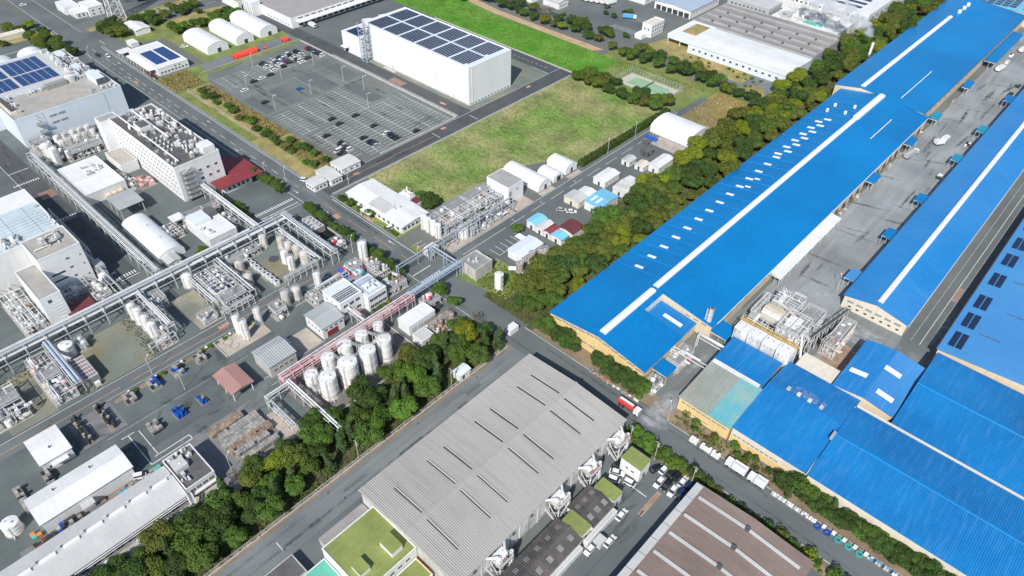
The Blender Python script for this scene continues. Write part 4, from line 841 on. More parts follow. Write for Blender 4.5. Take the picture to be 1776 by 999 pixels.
t = building('gate_hut', 'tiny white box hut at the crossroads end of the tree belt', -121.5, -118.8, 130.2, 134.5, 2.4, 'white_clean', 'white_roof', 'flat', parapet=0, cat='hut')
# --- F1: solar factory, F2: five-storey block, F3: left-edge factory
t = building('solar_factory', 'white factory with a blue solar roof and rust-tinted flat roof at the upper left', -396, -370, 63, 113, 14, 'white_cool', 'grey_roof_flat', 'flat', parapet=.6)
for k, y in enumerate((75, 104)): bx('wall_joint', 'pipe_blue_grey', -370.02, -369.92, y, y+.25, 0, 13.6, t)
for z in (10.6, 7.2):
    for y in (77.5, 81.5): bx('louvre_window', 'louvre', -370.02, -369.9, y, y+3.2, z, z+1, t)
bx('penthouse', 'white_cool', -391, -379, 105.5, 110, 14.1, 17.4, t); bx('penthouse_louvre', 'steel_dark', -378.98, -378.9, 105.7, 109.8, 14.2, 17.2, t)
bx('lift_house', 'louvre', -394, -391, 86, 96, 14.1, 16.4, t); bx('lift_house', 'white_stained', -395, -391.5, 96.5, 100, 14.1, 17, t)
for k in range(8): rod('cooling_fan', 'steel_dark', (-394+k*2.2, 65.6, 14.1), (-394+k*2.2, 65.6, 16.2), .9, t)
bx('fan_housing', 'beige_wall', -395.5, -376.5, 64.2, 67, 14.1, 15.3, t); clutter(t, -395, -372, 67.5, 70, 14.08, 10, 11); clutter(t, -396, -392, 72, 104, 14.08, 30, 12, .8); clutter(t, -377, -371.5, 100, 112, 14.08, 14, 14, .7)
for k in range(7): bar('ladder', 'pipe_galv', (-369.4, 72.6+.05*k, 1+k*1.9), (-369.4, 71.4+.05*k, 2.7+k*1.9), .22, t)
bx('stair_landing', 'grating', -369.8, -367.8, 70.6, 73.6, 9, 9.2, t); bx('stair_landing', 'grating', -369.8, -367.8, 70.6, 73.6, 5, 5.2, t); rail(t, -369.8, -367.8, 70.6, 73.6, 9.2); rail(t, -369.8, -367.8, 70.6, 73.6, 5.2)
t = building('solar_factory', 'higher rear roof of the upper-left factory carrying two fields of blue solar panels', -438, -396.2, 40, 104, 15, 'white_cool', 'light_grey_roof', 'flat', parapet=.4)
for i in range(9):
    for j in range(13):
        x = -432.5+i*3.5+(1.4 if i > 4 else 0); y = 50.5+j*3.6+(1.2 if j > 7 else 0)
        bx('solar_panel', 'solar_blue', x-1.55, x+1.55, y-1.6, y+1.6, 15.2, 15.32, t)
clutter(t, -437, -398, 100, 103, 15.06, 22, 15)
t = building('service_annex', 'narrow annex crowded with rooftop machines beside the solar factory', -437, -396.4, 104.2, 112.5, 12, 'white_stained', 'grey_roof_flat', 'flat', parapet=.5)
clutter(t, -436, -398, 105, 112, 12.06, 46, 16, 1.1); bx('penthouse', 'white_cool', -412, -406, 105, 109, 12.06, 14.4, t); bx('penthouse', 'white_cool', -436, -428, 105, 110, 12.06, 14, t)
arch_shed('left white rounded roof behind the solar factory', -460, -440, 76, 91, 7, 4, name='round_roof_store'); arch_shed('right white rounded roof behind the solar factory', -460, -440.5, 94, 107, 7, 4, name='round_roof_store')
t = building('production_block', 'white five-storey block with a dark roof full of machinery', -336, -275.5, 92.5, 113, 16.4, 'white_wall', 'dark_flat_roof', 'flat', parapet=.8)
for z in (2.2, 5.2, 8.2, 11.2, 13.8): windows(t, '-y', 92.5, -334, -277, 20, z, 1.0, .9)
for z in (3, 7, 11): windows(t, '+x', -275.5, 101, 112, 3, z, 1.3, 1.2)
for z in range(6): rod('fire_stair', 'steel_frame', (-274.6, 94.5+z*.1, 1.5+z*2.4), (-274.6, 98.5, 3.2+z*2.4), .2, t); bx('stair_landing', 'grating', -275.4, -273.4, 93.6, 99.5, 1.4+z*2.4, 1.6+z*2.4, t); rail(t, -275.3, -273.5, 93.7, 99.4, 1.6+z*2.4)
clutter(t, -334, -308, 95, 112, 16.46, 74, 21, 1.15); clutter(t, -306, -278, 102, 112, 16.46, 40, 22, 1.0); clutter(t, -306, -278, 93.5, 96, 16.46, 14, 23, .6)
bx('penthouse', 'white_wall', -320, -313, 97, 102, 16.5, 19, t); bx('penthouse_roof', 'dark_flat_roof', -319.6, -313.4, 97.4, 101.6, 19.01, 19.12, t); bx('penthouse', 'white_wall', -283, -277, 107, 112.4, 16.5, 19.5, t)
for k in range(14): rod('roof_cowl', 'pipe_white', (-304+(k % 5)*3.4, 97.4+(k//5)*2, 16.46), (-304+(k % 5)*3.4, 97.4+(k//5)*2, 17.3), .45, t)
rod('roof_duct', 'pipe_white', (-334, 96.5, 17.4), (-279, 96.5, 17.4), .4, t); rod('roof_duct', 'pipe_white', (-334, 103, 17.8), (-300, 103, 17.8), .5, t)
t = building('stair_tower', 'plain white stair tower at the left end of the machinery-roofed block', -342.5, -336.2, 88.5, 97, 16.2, 'white_clean', 'grey_roof_flat', 'flat', parapet=.3)
t = thing('entrance_canopy', 'dark red canopy roof at the road end of the machinery-roofed block', 'canopy', (-272, 115, 0))
b = MB(); b.prism([(-275, 105), (-267, 105), (-266, 126), (-282, 126), (-290, 121), (-290, 114.5), (-275, 114.5)], 4.0, 4.35); b.build('roof', 'red_roof', t)
for x, y in ((-267.6, 106), (-267, 125), (-281, 125), (-274, 106), (-274, 125)): rod('post', 'white_wall', (x, y, 0), (x, y, 4), .2, t)
t = building('entrance_lobby', 'white lobby with windows under the dark red canopy', -275.2, -268.5, 108, 121, 3.6, 'white_clean', 'white_roof', 'flat', parapet=0); windows(t, '+x', -268.5, 109, 120, 5, 1, 1.4, 1.6)
t = building('flat_store', 'large cream-white flat roof with rooftop ducts beside the long pipe rack', -331, -302, 63, 80, 5, 'white_wall', 'white_roof', 'flat', parapet=.35)
clutter(t, -325, -317, 70, 77, 5.06, 16, 31, .8); bx('roof_step', 'white_wall', -315.2, -314.8, 63.3, 79.7, 5.07, 5.7, t)
for k in range(3): bx('tank_box', 'cream_wall', -301.8, -299.6, 70+k*2.6, 72.2+k*2.6, 0, 2.6, t)
t = building('grey_annex', 'grey flat-roofed annex between the cream roof and the five-storey block', -331, -315, 84, 91.6, 4.6, 'white_wall', 'grey_roof_flat', 'flat', parapet=.2)
t = building('open_shelter', 'open-sided grey shelter with a red machine at its front', -293, -281, 68, 78, 5.6, 'grating', 'grey_metal', 'gable', axis='y', rise=.6, z0=5.2, over=.3, cat='shelter')
for x in (-292.6, -287, -281.4):
    for y in (68.4, 77.6): rod('post', 'steel_frame', (x, y, 0), (x, y, 5.4), .16, t)
t = building('roof_shelter', 'small white flat shelter roof standing free in the yard', -266.5, -261.5, 80.5, 85.5, 2.8, 'white_wall', 'white_roof', 'flat', z0=2.4, parapet=.1, cat='shelter')
for x in (-266, -262):
    for y in (81, 85): rod('post', 'steel_frame', (x, y, 0), (x, y, 2.5), .12, t)
t = arch_shed('white arched membrane shed beside the long pipe rack crossing', -275, -243.5, 65, 75.4, 2.2, 2.6, dw=1.6)
t = building('annex', 'low white annex at the front of the arched shed', -243.2, -238, 66, 71, 2.6, 'white_wall', 'light_grey_roof', 'gable', axis='x', rise=.5); windows(t, '+x', -238, 66.5, 70.5, 2, 1, .8, .8)
t = building('mixing_house', 'white two-part building with a shuttered bay by the pipe rack', -257, -237.5, 83.5, 95.3, 4.6, 'white_wall', 'white_roof', 'flat', parapet=.25); bx('roof_block', 'white_cool', -256.6, -249, 84, 91, 4.67, 6.2, t); bx('roof_block', 'dark_flat_roof', -256, -251, 91.5, 95, 4.67, 6.6, t); clutter(t, -248, -240, 84.5, 87, 4.66, 8, 33, .6)
bx('shutter_door', 'shutter', -237.55, -237.4, 87.5, 92, 0, 3, t); clutter(t, -261, -258, 82, 92, 0, 8, 34, .9)
t = building('tall_factory', 'tall white factory with a grey roof and wide blank wall at the left edge', -267.2, -252.2, 29.6, 44.2, 17.6, 'white_clean', 'grey_roof_flat', 'flat', parapet=.35)
for z in (5.5, 9.5, 13.5): windows(t, '+x', -252.2, 36.5, 40.5, 1, z, 1.1, .8)
for z in (4, 9, 13): windows(t, '+x', -252.2, 41.5, 44, 1, z, .6, .6)
for z in (9.2, 6.4): bx('ribbon_window', 'glass', -252.22, -252.08, 31.4, 36, z, z+.6, t)
clutter(t, -265, -257, 34, 41, 17.66, 20, 41, .8); rod('roof_duct', 'pipe_white', (-258, 31, 18.2), (-258, 36, 18.2), .3, t)
t = building('tall_factory', 'pale glass-roofed hall joined behind the tall white factory', -293, -267.5, 8, 44, 16, 'white_wall', 'glass_roof', 'flat', parapet=.4)
for k in range(12): bx('roof_rib', 'white_cool', -292.5+k*2.15, -292.35+k*2.15, 8.5, 43.5, 16.07, 16.3, t)
for k in range(4): bx('roof_rib', 'pipe_blue_grey', -292.6, -268, 14+k*8, 14.2+k*8, 16.07, 16.26, t)
clutter(t, -276, -269, 25, 31, 16.06, 20, 42, .9); clutter(t, -290, -270, 40.5, 43.4, 16.06, 8, 43, .6)
t = building('tall_factory', 'lower white block standing in front of the tall factory', -258, -236.5, 22.6, 29.4, 13.4, 'white_clean', 'grey_roof_flat', 'flat', parapet=.3); windows(t, '+x', -236.5, 24, 26.5, 1, 10.8, 1.2, 1.4)
for k in range(7): bx('wall_louvre', 'white_cool', -236.52, -236.42, 25.4, 28.8, 2+k*1.3, 2.2+k*1.3, t)
t = building('side_hall', 'white hall with a flat roof beyond the tall factory at the left edge', -321, -293.3, -10, 46.5, 7.5, 'white_wall', 'white_roof', 'flat', parapet=.35)
t = thing('stair_gantry', 'dark lattice stair gantry along the shaded side of the tall factory', 'gantry', (-274, 46.5, 0))
for k in range(9):
    x = -294+k*4.6
    for y in (45.2, 47): bar('column', 'steel_frame', (x, y, 0), (x, y, 11), .16, t)
    bar('brace', 'steel_frame', (x, 47, 9), (min(x+4.6, -257.2), 47, 11), .12, t); bar('brace', 'steel_frame', (x, 45.2, 11), (min(x+4.6, -257.2), 47, 11), .12, t)
for y in (45.2, 47): bar('chord', 'steel_frame', (-294, y, 11), (-257.2, y, 11), .2, t); bar('chord', 'steel_frame', (-294, y, 9), (-257.2, y, 9), .2, t)
t = building('cooling_room', 'grey container-like room on the yard side of the tall factory', -257, -251.5, 45.4, 48.6, 5.5, 'grey_metal', 'grey_metal', 'flat', parapet=0)
# low reddish roofs in front of the tall factory
t = building('pump_house', 'long dark-red roofed pump house in front of the tall factory', -240.5, -234.8, 28.5, 37, 3.2, 'white_wall', 'maroon_roof', 'gable', axis='y', ridge=-240.5, rise=.4)
# --- centre: offices, sheds, houses
t = building('office_block', 'long low white office with a garden beside the grass field', -227, -191, 142.4, 156.6, 3.4, 'white_clean', 'white_roof', 'gable', axis='x', rise=.7, over=.6)
windows(t, '+x', -191, 143, 156, 6, 1, 1.5, 1.4); windows(t, '-y', 142.4, -225, -192, 11, 1, 1.5, 1.4); bx('roof_joint', 'light_grey_roof', -215.2, -214.9, 141.8, 157.2, 3.4, 3.62, t); bx('porch', 'white_clean', -214, -208, 138.9, 142.3, 2.6, 2.9, t)
for x in (-213.6, -208.4): rod('porch_post', 'white_clean', (x, 139.2, 0), (x, 139.2, 2.6), .14, t)
b = MB(); b.profile([(143.2, 3.72), (149.4, 4.36), (149.4, 4.42), (143.2, 3.78)], 'x', -213.8, -203); b.build('roof_patch', 'light_grey_roof', t); clutter(t, -205, -201, 148, 150.5, 4.2, 4, 51, .5)
t = building('boiler_house', 'small white outbuilding with a dark red patch of roof behind the office', -211, -199, 157.4, 162, 3, 'white_wall', 'white_roof', 'flat', parapet=.2); bx('red_roof_patch', 'maroon_roof', -203.5, -199.4, 157.7, 161.7, 3.07, 3.3, t); clutter(t, -210.5, -204, 157.8, 161.6, 3.06, 10, 52, .7)
for i, (q, lb) in enumerate((((-252.5, -243.8, 152.2, 162.6), 'white ribbed-roof cabin nearest the car park'), ((-251.5, -240, 143.4, 149.4), 'white ribbed-roof cabin between the car park cabin and the main road'), ((-248, -241.4, 135.4, 142.2), 'white flat-roofed guard cabin at the crossroads'))):
    t = building('site_cabin', lb, *q, 3, 'white_clean', 'light_grey_roof', 'gable', axis='y', rise=.4, rib=.8, over=.3, cat='cabin'); windows(t, '+x', q[1], q[2]+.5, q[3]-.5, 3, 1, 1.1, 1.1); windows(t, '-y', q[2], q[0]+.5, q[1]-.5, 3, 1, 1.1, 1.1)
t = building('filter_house', 'tall white windowless block with a grey roof at the end of the treatment plant', -187, -174, 188, 197.6, 8.2, 'white_clean', 'grey_roof_flat', 'flat', parapet=.15); door(t, '+x', -174, 190, 1.4, 2.4); windows(t, '+x', -174, 192.5, 194.5, 1, 5.2, .9, .9); bx('louvre_window', 'louvre', -174.02, -173.9, 188.5, 189.8, 2.5, 6, t)
arch_shed('long white arched shed beside the tall white block', -192, -170.4, 203.6, 212.4, 2.0, 2.8, dw=1.5); arch_shed('small white arched shed in the middle of the three by the field', -180, -170.6, 214, 221, 1.8, 2.0, dw=2.6); arch_shed('white arched shed farthest along the row of three by the field', -182, -170.8, 222.8, 231, 2.6, 2.2, dw=1.4)
arch_shed('large white arched shed beside the hedge and tennis court', -166, -143.5, 283.4, 301, 3, 3, dw=1.8)
def house(lb, q, h, roof, axis='y', rise=.7, wall='white_wall', rib=0, nm='site_shed'):
    t = building(nm, lb, *q, h, wall, roof, 'gable', axis=axis, rise=rise, rib=rib, over=.25, cat='shed'); windows(t, '+x', q[1], q[2]+.4, q[3]-.4, max(1, int((q[3]-q[2])/2.6)), 1, .9, .9); door(t, '-y', q[2], (q[0]+q[1])/2, 1, 2); return t
house('small shed with a sky-blue roof nearest the shed road', (-157.5, -152.4, 181.6, 188.6), 3.2, 'blue_sky_roof', rib=.6); house('small shed with a pale grey roof beside the sky-blue one', (-152.2, -148.4, 181.4, 188), 3, 'light_grey_roof', rib=.6)
house('small shed with a faded red roof in the row of coloured sheds', (-148.2, -144.6, 181.6, 187), 2.8, 'red_roof', rib=.6); house('low shed with a sky-blue roof beside the tree belt', (-144.4, -138.8, 181.6, 186), 2.8, 'blue_sky_roof', rib=.5); t = house('shed with a dark maroon striped roof beside the tree belt', (-145, -137.6, 187.2, 194.8), 3.4, 'maroon_roof')
for k in range(4): bx('roof_batten', 'pink_roof', -145.2, -137.4, 188+k*1.8, 188.2+k*1.8, 3.5, 4.3 if False else 3.62, t)
t = house('white workshop with a bright sky-blue roof and two skylights', (-148.4, -140, 208.6, 221.4), 4, 'blue_sky_roof', axis='x', rise=.6)
for x in (-146, -143.2): bx('skylight', 'skylight', x-.5, x+.5, 209.6, 214, 4.75, 5.0, t)
house('pale beige-roofed shed by the shed road', (-158, -150, 206.4, 213), 3, 'light_grey_roof', wall='beige_wall'); house('white flat shed behind the beige-roofed one', (-156.5, -149, 213.4, 219), 2.6, 'white_roof')
house('white shed with blue tarpaulin edge by the shed road', (-158, -151.5, 227, 238), 3, 'white_roof'); house('long cluttered white shed beside the tree belt', (-146.8, -139.8, 226.6, 239.4), 3, 'white_stained', axis='x')
house('low white shed near the hedge', (-158.4, -154, 249, 254.6), 2.4, 'light_grey_roof'); house('cream container cabin near the hedge', (-151.6, -147, 250, 255.4), 2.2, 'beige_wall'); house('white two-storey cabin beside the tree belt', (-146, -140.4, 253, 265), 3.6, 'white_roof'); house('dark grey container near the arched shed', (-157, -152.6, 262, 267), 2.6, 'dark_flat_roof', wall='steel_dark')
t = building('laboratory', 'L-shaped white shed with a pale roof at the end of the tree belt', -149.6, -142.4, 161.8, 174.2, 3.6, 'white_clean', 'white_cool', 'gable', axis='y', rise=.5, cat='shed'); bx('porch_roof', 'white_clean', -154.2, -149.8, 170.5, 173.4, 2.8, 3.0, t); windows(t, '+x', -142.4, 163, 173, 3, 1, 1, .9)
t = building('transformer_house', 'stained concrete block with an empty flat roof at the crossroads', -157, -148.2, 142.6, 151.4, 4.9, 'block_tan', 'grating', 'flat', parapet=.7); clutter(t, -155, -150, 144, 150, 4.96, 5, 61, .6)
for k in range(5): bx('pilaster', 'block_tan', -156.6+k*2, -156.3+k*2, 142.3, 142.58, 0, 4.6, t)
# --- tall warehouse with solar roof
t = building('solar_warehouse', 'very tall plain white warehouse with twelve blocks of dark solar rows on its roof', -336, -250, 239.3, 271, 20.6, 'white_clean', 'white_cool', 'flat', parapet=.4)
for i in range(6):
    for j in range(2):
        for k in range(8):
            x = -333+i*13.5+k*1.5; y0 = 241+j*15.2
            bx('solar_strip', 'solar_cell', x, x+.88, y0+(2 if (k == 7 and i == 5) else 0), y0+13.6, 20.8, 20.95, t)
for k in range(12): bx('wall_vent', 'louvre', -250.02, -249.9, 240.4+k*2.5, 241.9+k*2.5, .5, 1.2, t)
for k in range(14): bx('panel_joint', 'light_grey_roof', -330+k*6, -329.92+k*6, 239.24, 239.32, .7, 20.2, t)
[bx('panel_joint', 'light_grey_roof', -250.03, -249.95, 244+k*5.4, 244.08+k*5.4, 1.4, 20.2, t) for k in range(5)]; [rod('downpipe', 'white_cool', (-322+k*24, 239.1, .7), (-322+k*24, 239.1, 20.3), .12, t) for k in range(4)]; door(t, '-y', 239.3, -312, 2.4, 2.6, 'shutter'); door(t, '-y', 239.3, -262, 1.2, 2.2, 'shutter'); rod('downpipe', 'white_cool', (-249.8, 241.5, .7), (-249.8, 241.5, 20.3), .12, t)
bx('base_band', 'kerb', -336, -250, 238.9, 239.28, 0, .7, t); bx('dock_kerb', 'wall_conc', -318, -308, 236.8, 238.6, 0, .6, t)
t = building('solar_warehouse', 'lower white annex with a small solar field at the tall warehouse end', -354, -336.3, 236.4, 256, 11.4, 'white_clean', 'white_cool', 'flat', parapet=.3)
for k in range(7): bx('solar_strip', 'solar_cell', -351.5+k*1.7, -350.3+k*1.7, 238, 247, 11.6, 11.75, t)
door(t, '-y', 236.4, -351, 3, 3); bx('porch_roof', 'white_cool', -353, -348, 233.6, 236.3, 3.4, 3.7, t)
t = thing('stair_tower', 'grey lattice stair tower against the tall white warehouse', 'tower', (-332, 237, 0))
for x in (-334.6, -329.6):
    for y in (234.6, 238.6): bar('column', 'pipe_blue_grey', (x, y, 0), (x, y, 22.5), .3, t)
for k in range(9):
    z = k*2.5
    for y in (234.6, 238.6): bar('beam', 'pipe_blue_grey', (-334.6, y, z+.1), (-329.6, y, z+.1), .2, t)
    bar('flight', 'pipe_galv', (-334.4, 235.2 if k % 2 else 237.6, z), (-329.8, 235.2 if k % 2 else 237.6, z+2.5), .5, t) if k % 2 else bar('flight', 'pipe_galv', (-329.8, 237.6, z), (-334.4, 237.6, z+2.5), .5, t)
    bar('brace', 'pipe_blue_grey', (-334.6, 234.6, z), (-329.6, 234.6, z+2.5), .16, t)
    bx('landing', 'grating', -330.6, -329.4, 234.7, 238.5, z, z+.12, t)
# --- gatehouse, tents, top loading building, far buildings
t = building('gate_office', 'white gate office with two blue solar fields on its roof', -433.5, -398, 143.2, 161, 4, 'white_clean', 'white_roof', 'flat', parapet=.35)
for x0, y0, y1 in ((-424, 145.6, 152.2), (-424, 153.4, 160)):
    for i in range(7):
        for j in range(4): bx('solar_panel', 'solar_blue', x0+i*2.9, x0+i*2.9+2.8, y0+j*1.65, y0+j*1.65+1.58, 4.2, 4.3, t)
windows(t, '+x', -398, 144, 160.5, 8, .9, 1.2, 1.0); windows(t, '+x', -398, 152, 157, 2, 2.7, 1.2, .7); bx('terrace', 'white_clean', -430, -402, 139.8, 143.1, 2.6, 2.9, t)
windows(t, '-y', 143.2, -430, -400, 10, .9, 2, 1.4)
for k in range(8): rod('terrace_post', 'white_clean', (-429.4+k*3.9, 140, 0), (-429.4+k*3.9, 140, 2.6), .12, t)
t = building('porte_cochere', 'white flat entrance canopy at the gate office', -440, -434, 139, 146, 3.2, 'white_clean', 'white_roof', 'flat', z0=2.8, parapet=.1, cat='canopy')
for x in (-439.4, -434.6):
    for y in (139.6, 145.4): rod('post', 'white_clean', (x, y, 0), (x, y, 2.9), .16, t)
arch_shed('first of three white arched tents, nearest the gate office', -432, -403.4, 176, 189.4, 3, 3.2); arch_shed('middle of three white arched tents above the car park', -435, -403.4, 194.8, 206.4, 3, 3.2); arch_shed('third white arched tent, beside the loading warehouse', -438, -403.4, 211, 223, 3, 3.2)
b = MB()
def red_tent(lb, x0, x1, y0, y1, h):
    t = thing('red_tent', lb, 'tent', ((x0+x1)/2, (y0+y1)/2, 0)); n = 8; xc = (x0+x1)/2; rx = (x1-x0)/2
    b = MB(); b.profile([(x0, 0), (x1, 0)]+[(xc+rx*math.cos(math.pi*k/n), h*.45+h*.55*math.sin(math.pi*k/n)) for k in range(n+1)], 'y', y0, y1); b.build('cover', 'red_tent', t)
    bx('tent_door', 'door_dark', xc-.8, xc+.8, y0-.06, y0+.02, 0, h*.6, t)
red_tent('long red storage tent beside the grass bank', -391, -387, 184, 199, 2.8); red_tent('short red storage tent near the loading warehouse gate', -391, -387.5, 217, 220.5, 2.6); red_tent('tiny red cover between the two red tents', -389, -387.6, 203.6, 205.4, 1.2)
t = building('loading_warehouse', 'wide taupe-roofed warehouse with a long loading dock canopy at the top edge', -470, -402, 233, 330, 6.2, 'white_clean', 'taupe_roof', 'flat', parapet=.4)
bx('dock_canopy', 'white_clean', -401.9, -397.5, 236, 328, 4, 4.4, t); windows(t, '-y', 233, -430, -404, 8, 1.2, 1, .8)
for k in range(20): bx('dock_door', 'door_dark', -402.02, -401.9, 238+k*4.5, 241+k*4.5, .6, 3.6, t)
for k in range(18): bx('clerestory', 'glass', -402.02, -401.9, 238+k*5, 241.6+k*5, 5, 5.6, t)
bx('stair_shaft', 'white_clean', -447, -436, 226.5, 232.9, 0, 9, t)
for k in range(4): bx('shaft_groove', 'louvre', -446+k*2.6, -445.5+k*2.6, 226.38, 226.52, .4, 8.6, t)
t = building('white_store', 'white flat-roofed store with a dark doorway at the top edge', -474, -452, 226, 246, 5, 'white_clean', 'grey_roof_flat', 'flat', parapet=.3); door(t, '+x', -452, 230, 4, 3.4)
for lb, q, h in (('white flat-roofed house left of the road fork', (-538, -523, 144, 153), 4.5), ('white two-storey house at the road fork', (-524, -509.5, 153.4, 163), 5.5), ('small white garage beside the road fork house', (-523, -512, 146, 152.6), 3)):
    t = building('white_house', lb, *q, h, 'white_wall', 'white_roof', 'flat', parapet=.3, cat='house'); windows(t, '+x', q[1], q[2]+.5, q[3]-.5, 2, h*.55, 1.2, 1); windows(t, '+x', q[1], q[2]+.5, q[3]-.5, 2, .9, 1.2, 1); windows(t, '-y', q[2], q[0]+.5, q[1]-.5, 3, .9, 1.2, 1)
t = building('white_shed', 'plain white shed on the lawn below the pylon', -476, -459.5, 160, 169, 3.2, 'white_clean', 'white_roof', 'gable', axis='x', rise=.6, cat='shed')
t = building('long_wall_shed', 'long low beige roof at the far left edge', -514, -508, 62, 114, 2.6, 'beige_wall', 'beige_wall', 'flat', parapet=.2)
t = building('utility_shed', 'small white shed with red flowers beside the gate road', -452, -445, 150, 154.5, 2.4, 'white_wall', 'white_roof', 'flat', parapet=.1, cat='shed')
# upper right
t = building('grey_factory', 'long white-roofed front bay of the factory beside the chimney', -205, -141.5, 378.5, 409, 5.4, 'white_cool', 'white_roof', 'gable', axis='x', ridge=394, rise=.7)
windows(t, '-y', 378.5, -203, -145, 14, 2.2, 1.5, 1.2)
for k in range(9): bx('roof_light', 'skylight', -198+k*6, -194+k*6, 387, 388.5, 5.95, 6.3, t)
t = building('grey_factory', 'front porch bay with an open end and a brown planted roof', -222, -205.3, 382, 410, 5.4, 'white_cool', 'white_roof', 'flat', z0=3.2, parapet=.4); bx('planted_roof', 'grass_dry', -217.5, -208, 391, 408, 5.5, 5.7, t)
for x in (-221.4, -213, -206):
    for y in (382.5, 396, 409.4): rod('column', 'white_cool', (x, y, 0), (x, y, 3.3), .25, t)
t = building('grey_factory', 'wide grey sawtooth-like roof behind the white-roofed bay', -222, -141.6, 410.3, 452, 6, 'grey_metal', 'sawtooth_roof', 'flat', parapet=.3)
for k in range(4): bx('roof_ridge', 'grey_metal', -221, -142.5, 416.4+k*9.5, 417+k*9.5, 6.07, 6.7, t); bx('roof_gutter', 'taupe_roof', -221, -142.5, 414.6+k*9.5, 415.4+k*9.5, 6.07, 6.35, t)
for i in range(3):
    for k in range(6): bx('roof_cowl', 'steel_dark', -212+k*12, -211+k*12, 415.2+i*9.5, 416.4+i*9.5, 6.4, 7.4, t)
t = building('grey_factory', 'grey two-storey office block on the far side of the grey factory roof', -222, -192, 452.3, 470, 9, 'grey_metal', 'light_grey_roof', 'flat', parapet=.4); windows(t, '-y', 452.3, -220, -194, 9, 6.6, 1.6, 1.2); windows(t, '+x', -192, 453, 469, 5, 6.6, 1.6, 1.2)
t = building('white_factory', 'large white factory with a striped solar roof at the top edge', -215, -141, 486, 640, 10, 'white_wall', 'white_roof', 'flat', parapet=.5)
for k in range(5): bx('solar_strip', 'solar_cell', -205, -150, 494+k*8, 497.5+k*8, 10.1, 10.3, t)
windows(t, '-y', 486, -213, -143, 22, 6.6, 1.9, 1.2)
for z in (2.2, 6.2): windows(t, '+x', -141, 490, 610, 16, z, 4.2, 1.3)
t = building('white_factory', 'low white roof scattered with ducts behind the steam plume', -190, -146, 453, 485.6, 6, 'white_stained', 'white_stained', 'flat', parapet=.3); clutter(t, -188, -148, 455, 484, 6.06, 40, 71, 1.3); bx('green_tarp', 'mint_roof', -170, -158, 456, 461, 6.07, 6.4, t)
t = building('blue_roofed_depot', 'depot with a pale blue roof and an open loading front at the top edge', -260, -232, 424, 460, 5, 'white_clean', 'pipe_blue_grey', 'gable', axis='y', rise=1)
for k in range(6): bx('dock_door', 'door_dark', -258.5+k*4.4, -255+k*4.4, 423.88, 424.02, .2, 3.2, t)
windows(t, '+x', -232, 426, 458, 9, 3, 1.6, .9)
t = building('white_office', 'three-storey white office with a pinkish flat roof by the depot', -239.8, -233, 380.4, 394.2, 7.5, 'white_clean', 'beige_wall', 'flat', parapet=.4)
for z in (1, 3.4, 5.6): windows(t, '+x', -233, 381, 394, 5, z, 1.3, 1.1)
windows(t, '-y', 380.4, -239, -234, 2, 4, 1.2, 1.4); bx('porch', 'white_clean', -240.5, -235.5, 374, 380.3, 0, 2.8, t)
t = building('white_store', 'white store partly cut by the top edge above the dark trees', -345, -325, 372, 392, 5, 'white_clean', 'white_roof', 'flat', parapet=.3); windows(t, '-y', 372, -343, -327, 5, 2, 1.4, 1.2)
# ------------------------------------------------------------------ pipe racks, tanks, process units
def pipe_rack(label, axis, a0, a1, c, width, z, pipes, m='steel_frame', pm=('pipe_white', 'pipe_galv'), levels=1, step=6, seed=0, name='pipe_rack', r=(.14, .34), deck=False):
    """posts in pairs, crossbeams at each level, pipes running along; axis 'x' or 'y', centred on c"""
    q = random.Random(seed+int(abs(a0*7+c)))
    P = (lambda a, u, zz: (a, c+u, zz)) if axis == 'x' else (lambda a, u, zz: (c+u, a, zz))
    t = thing(name, label, 'pipe rack', (*P((a0+a1)/2, 0, 0)[:2], 0)); h = width/2
    n = max(1, round((a1-a0)/step))
    for k in range(n+1):
        a = a0+(a1-a0)*k/n
        for s in (-h, h): bar('column', m, P(a, s, 0), P(a, s, z+(levels-1)*1.5+.2), .26, t)
        for l in range(levels): bar('crossbeam', m, P(a, -h-.2, z+l*1.5), P(a, h+.2, z+l*1.5), .26, t)
    for s in (-h, h): bar('stringer', m, P(a0, s, z-.6), P(a1, s, z-.6), .22, t)
    for l in range(levels):
        u = -h+.35
        for k in range(pipes):
            rr_ = q.uniform(*r); 
            if u+rr_ > h-.1: break
            g0, g1 = (a0, a1) if q.random() < .7 else sorted((q.uniform(a0, a0+(a1-a0)*.35), q.uniform(a0+(a1-a0)*.6, a1)))
            rod('pipe', q.choice(pm), P(g0, u+rr_, z+.13+l*1.5+rr_), P(g1, u+rr_, z+.131+l*1.5+rr_), rr_, t); u += 2*rr_+q.uniform(.08, .5)
    if deck:
        a, b_ = P(a0, h*.2, z+levels*1.5-1.1), P(a1, h*.75, z+levels*1.5-1.0)
        bx('walkway', 'grating', min(a[0], b_[0]), max(a[0], b_[0]), min(a[1], b_[1]), max(a[1], b_[1]), a[2]+.6, a[2]+.68, t)
    return t
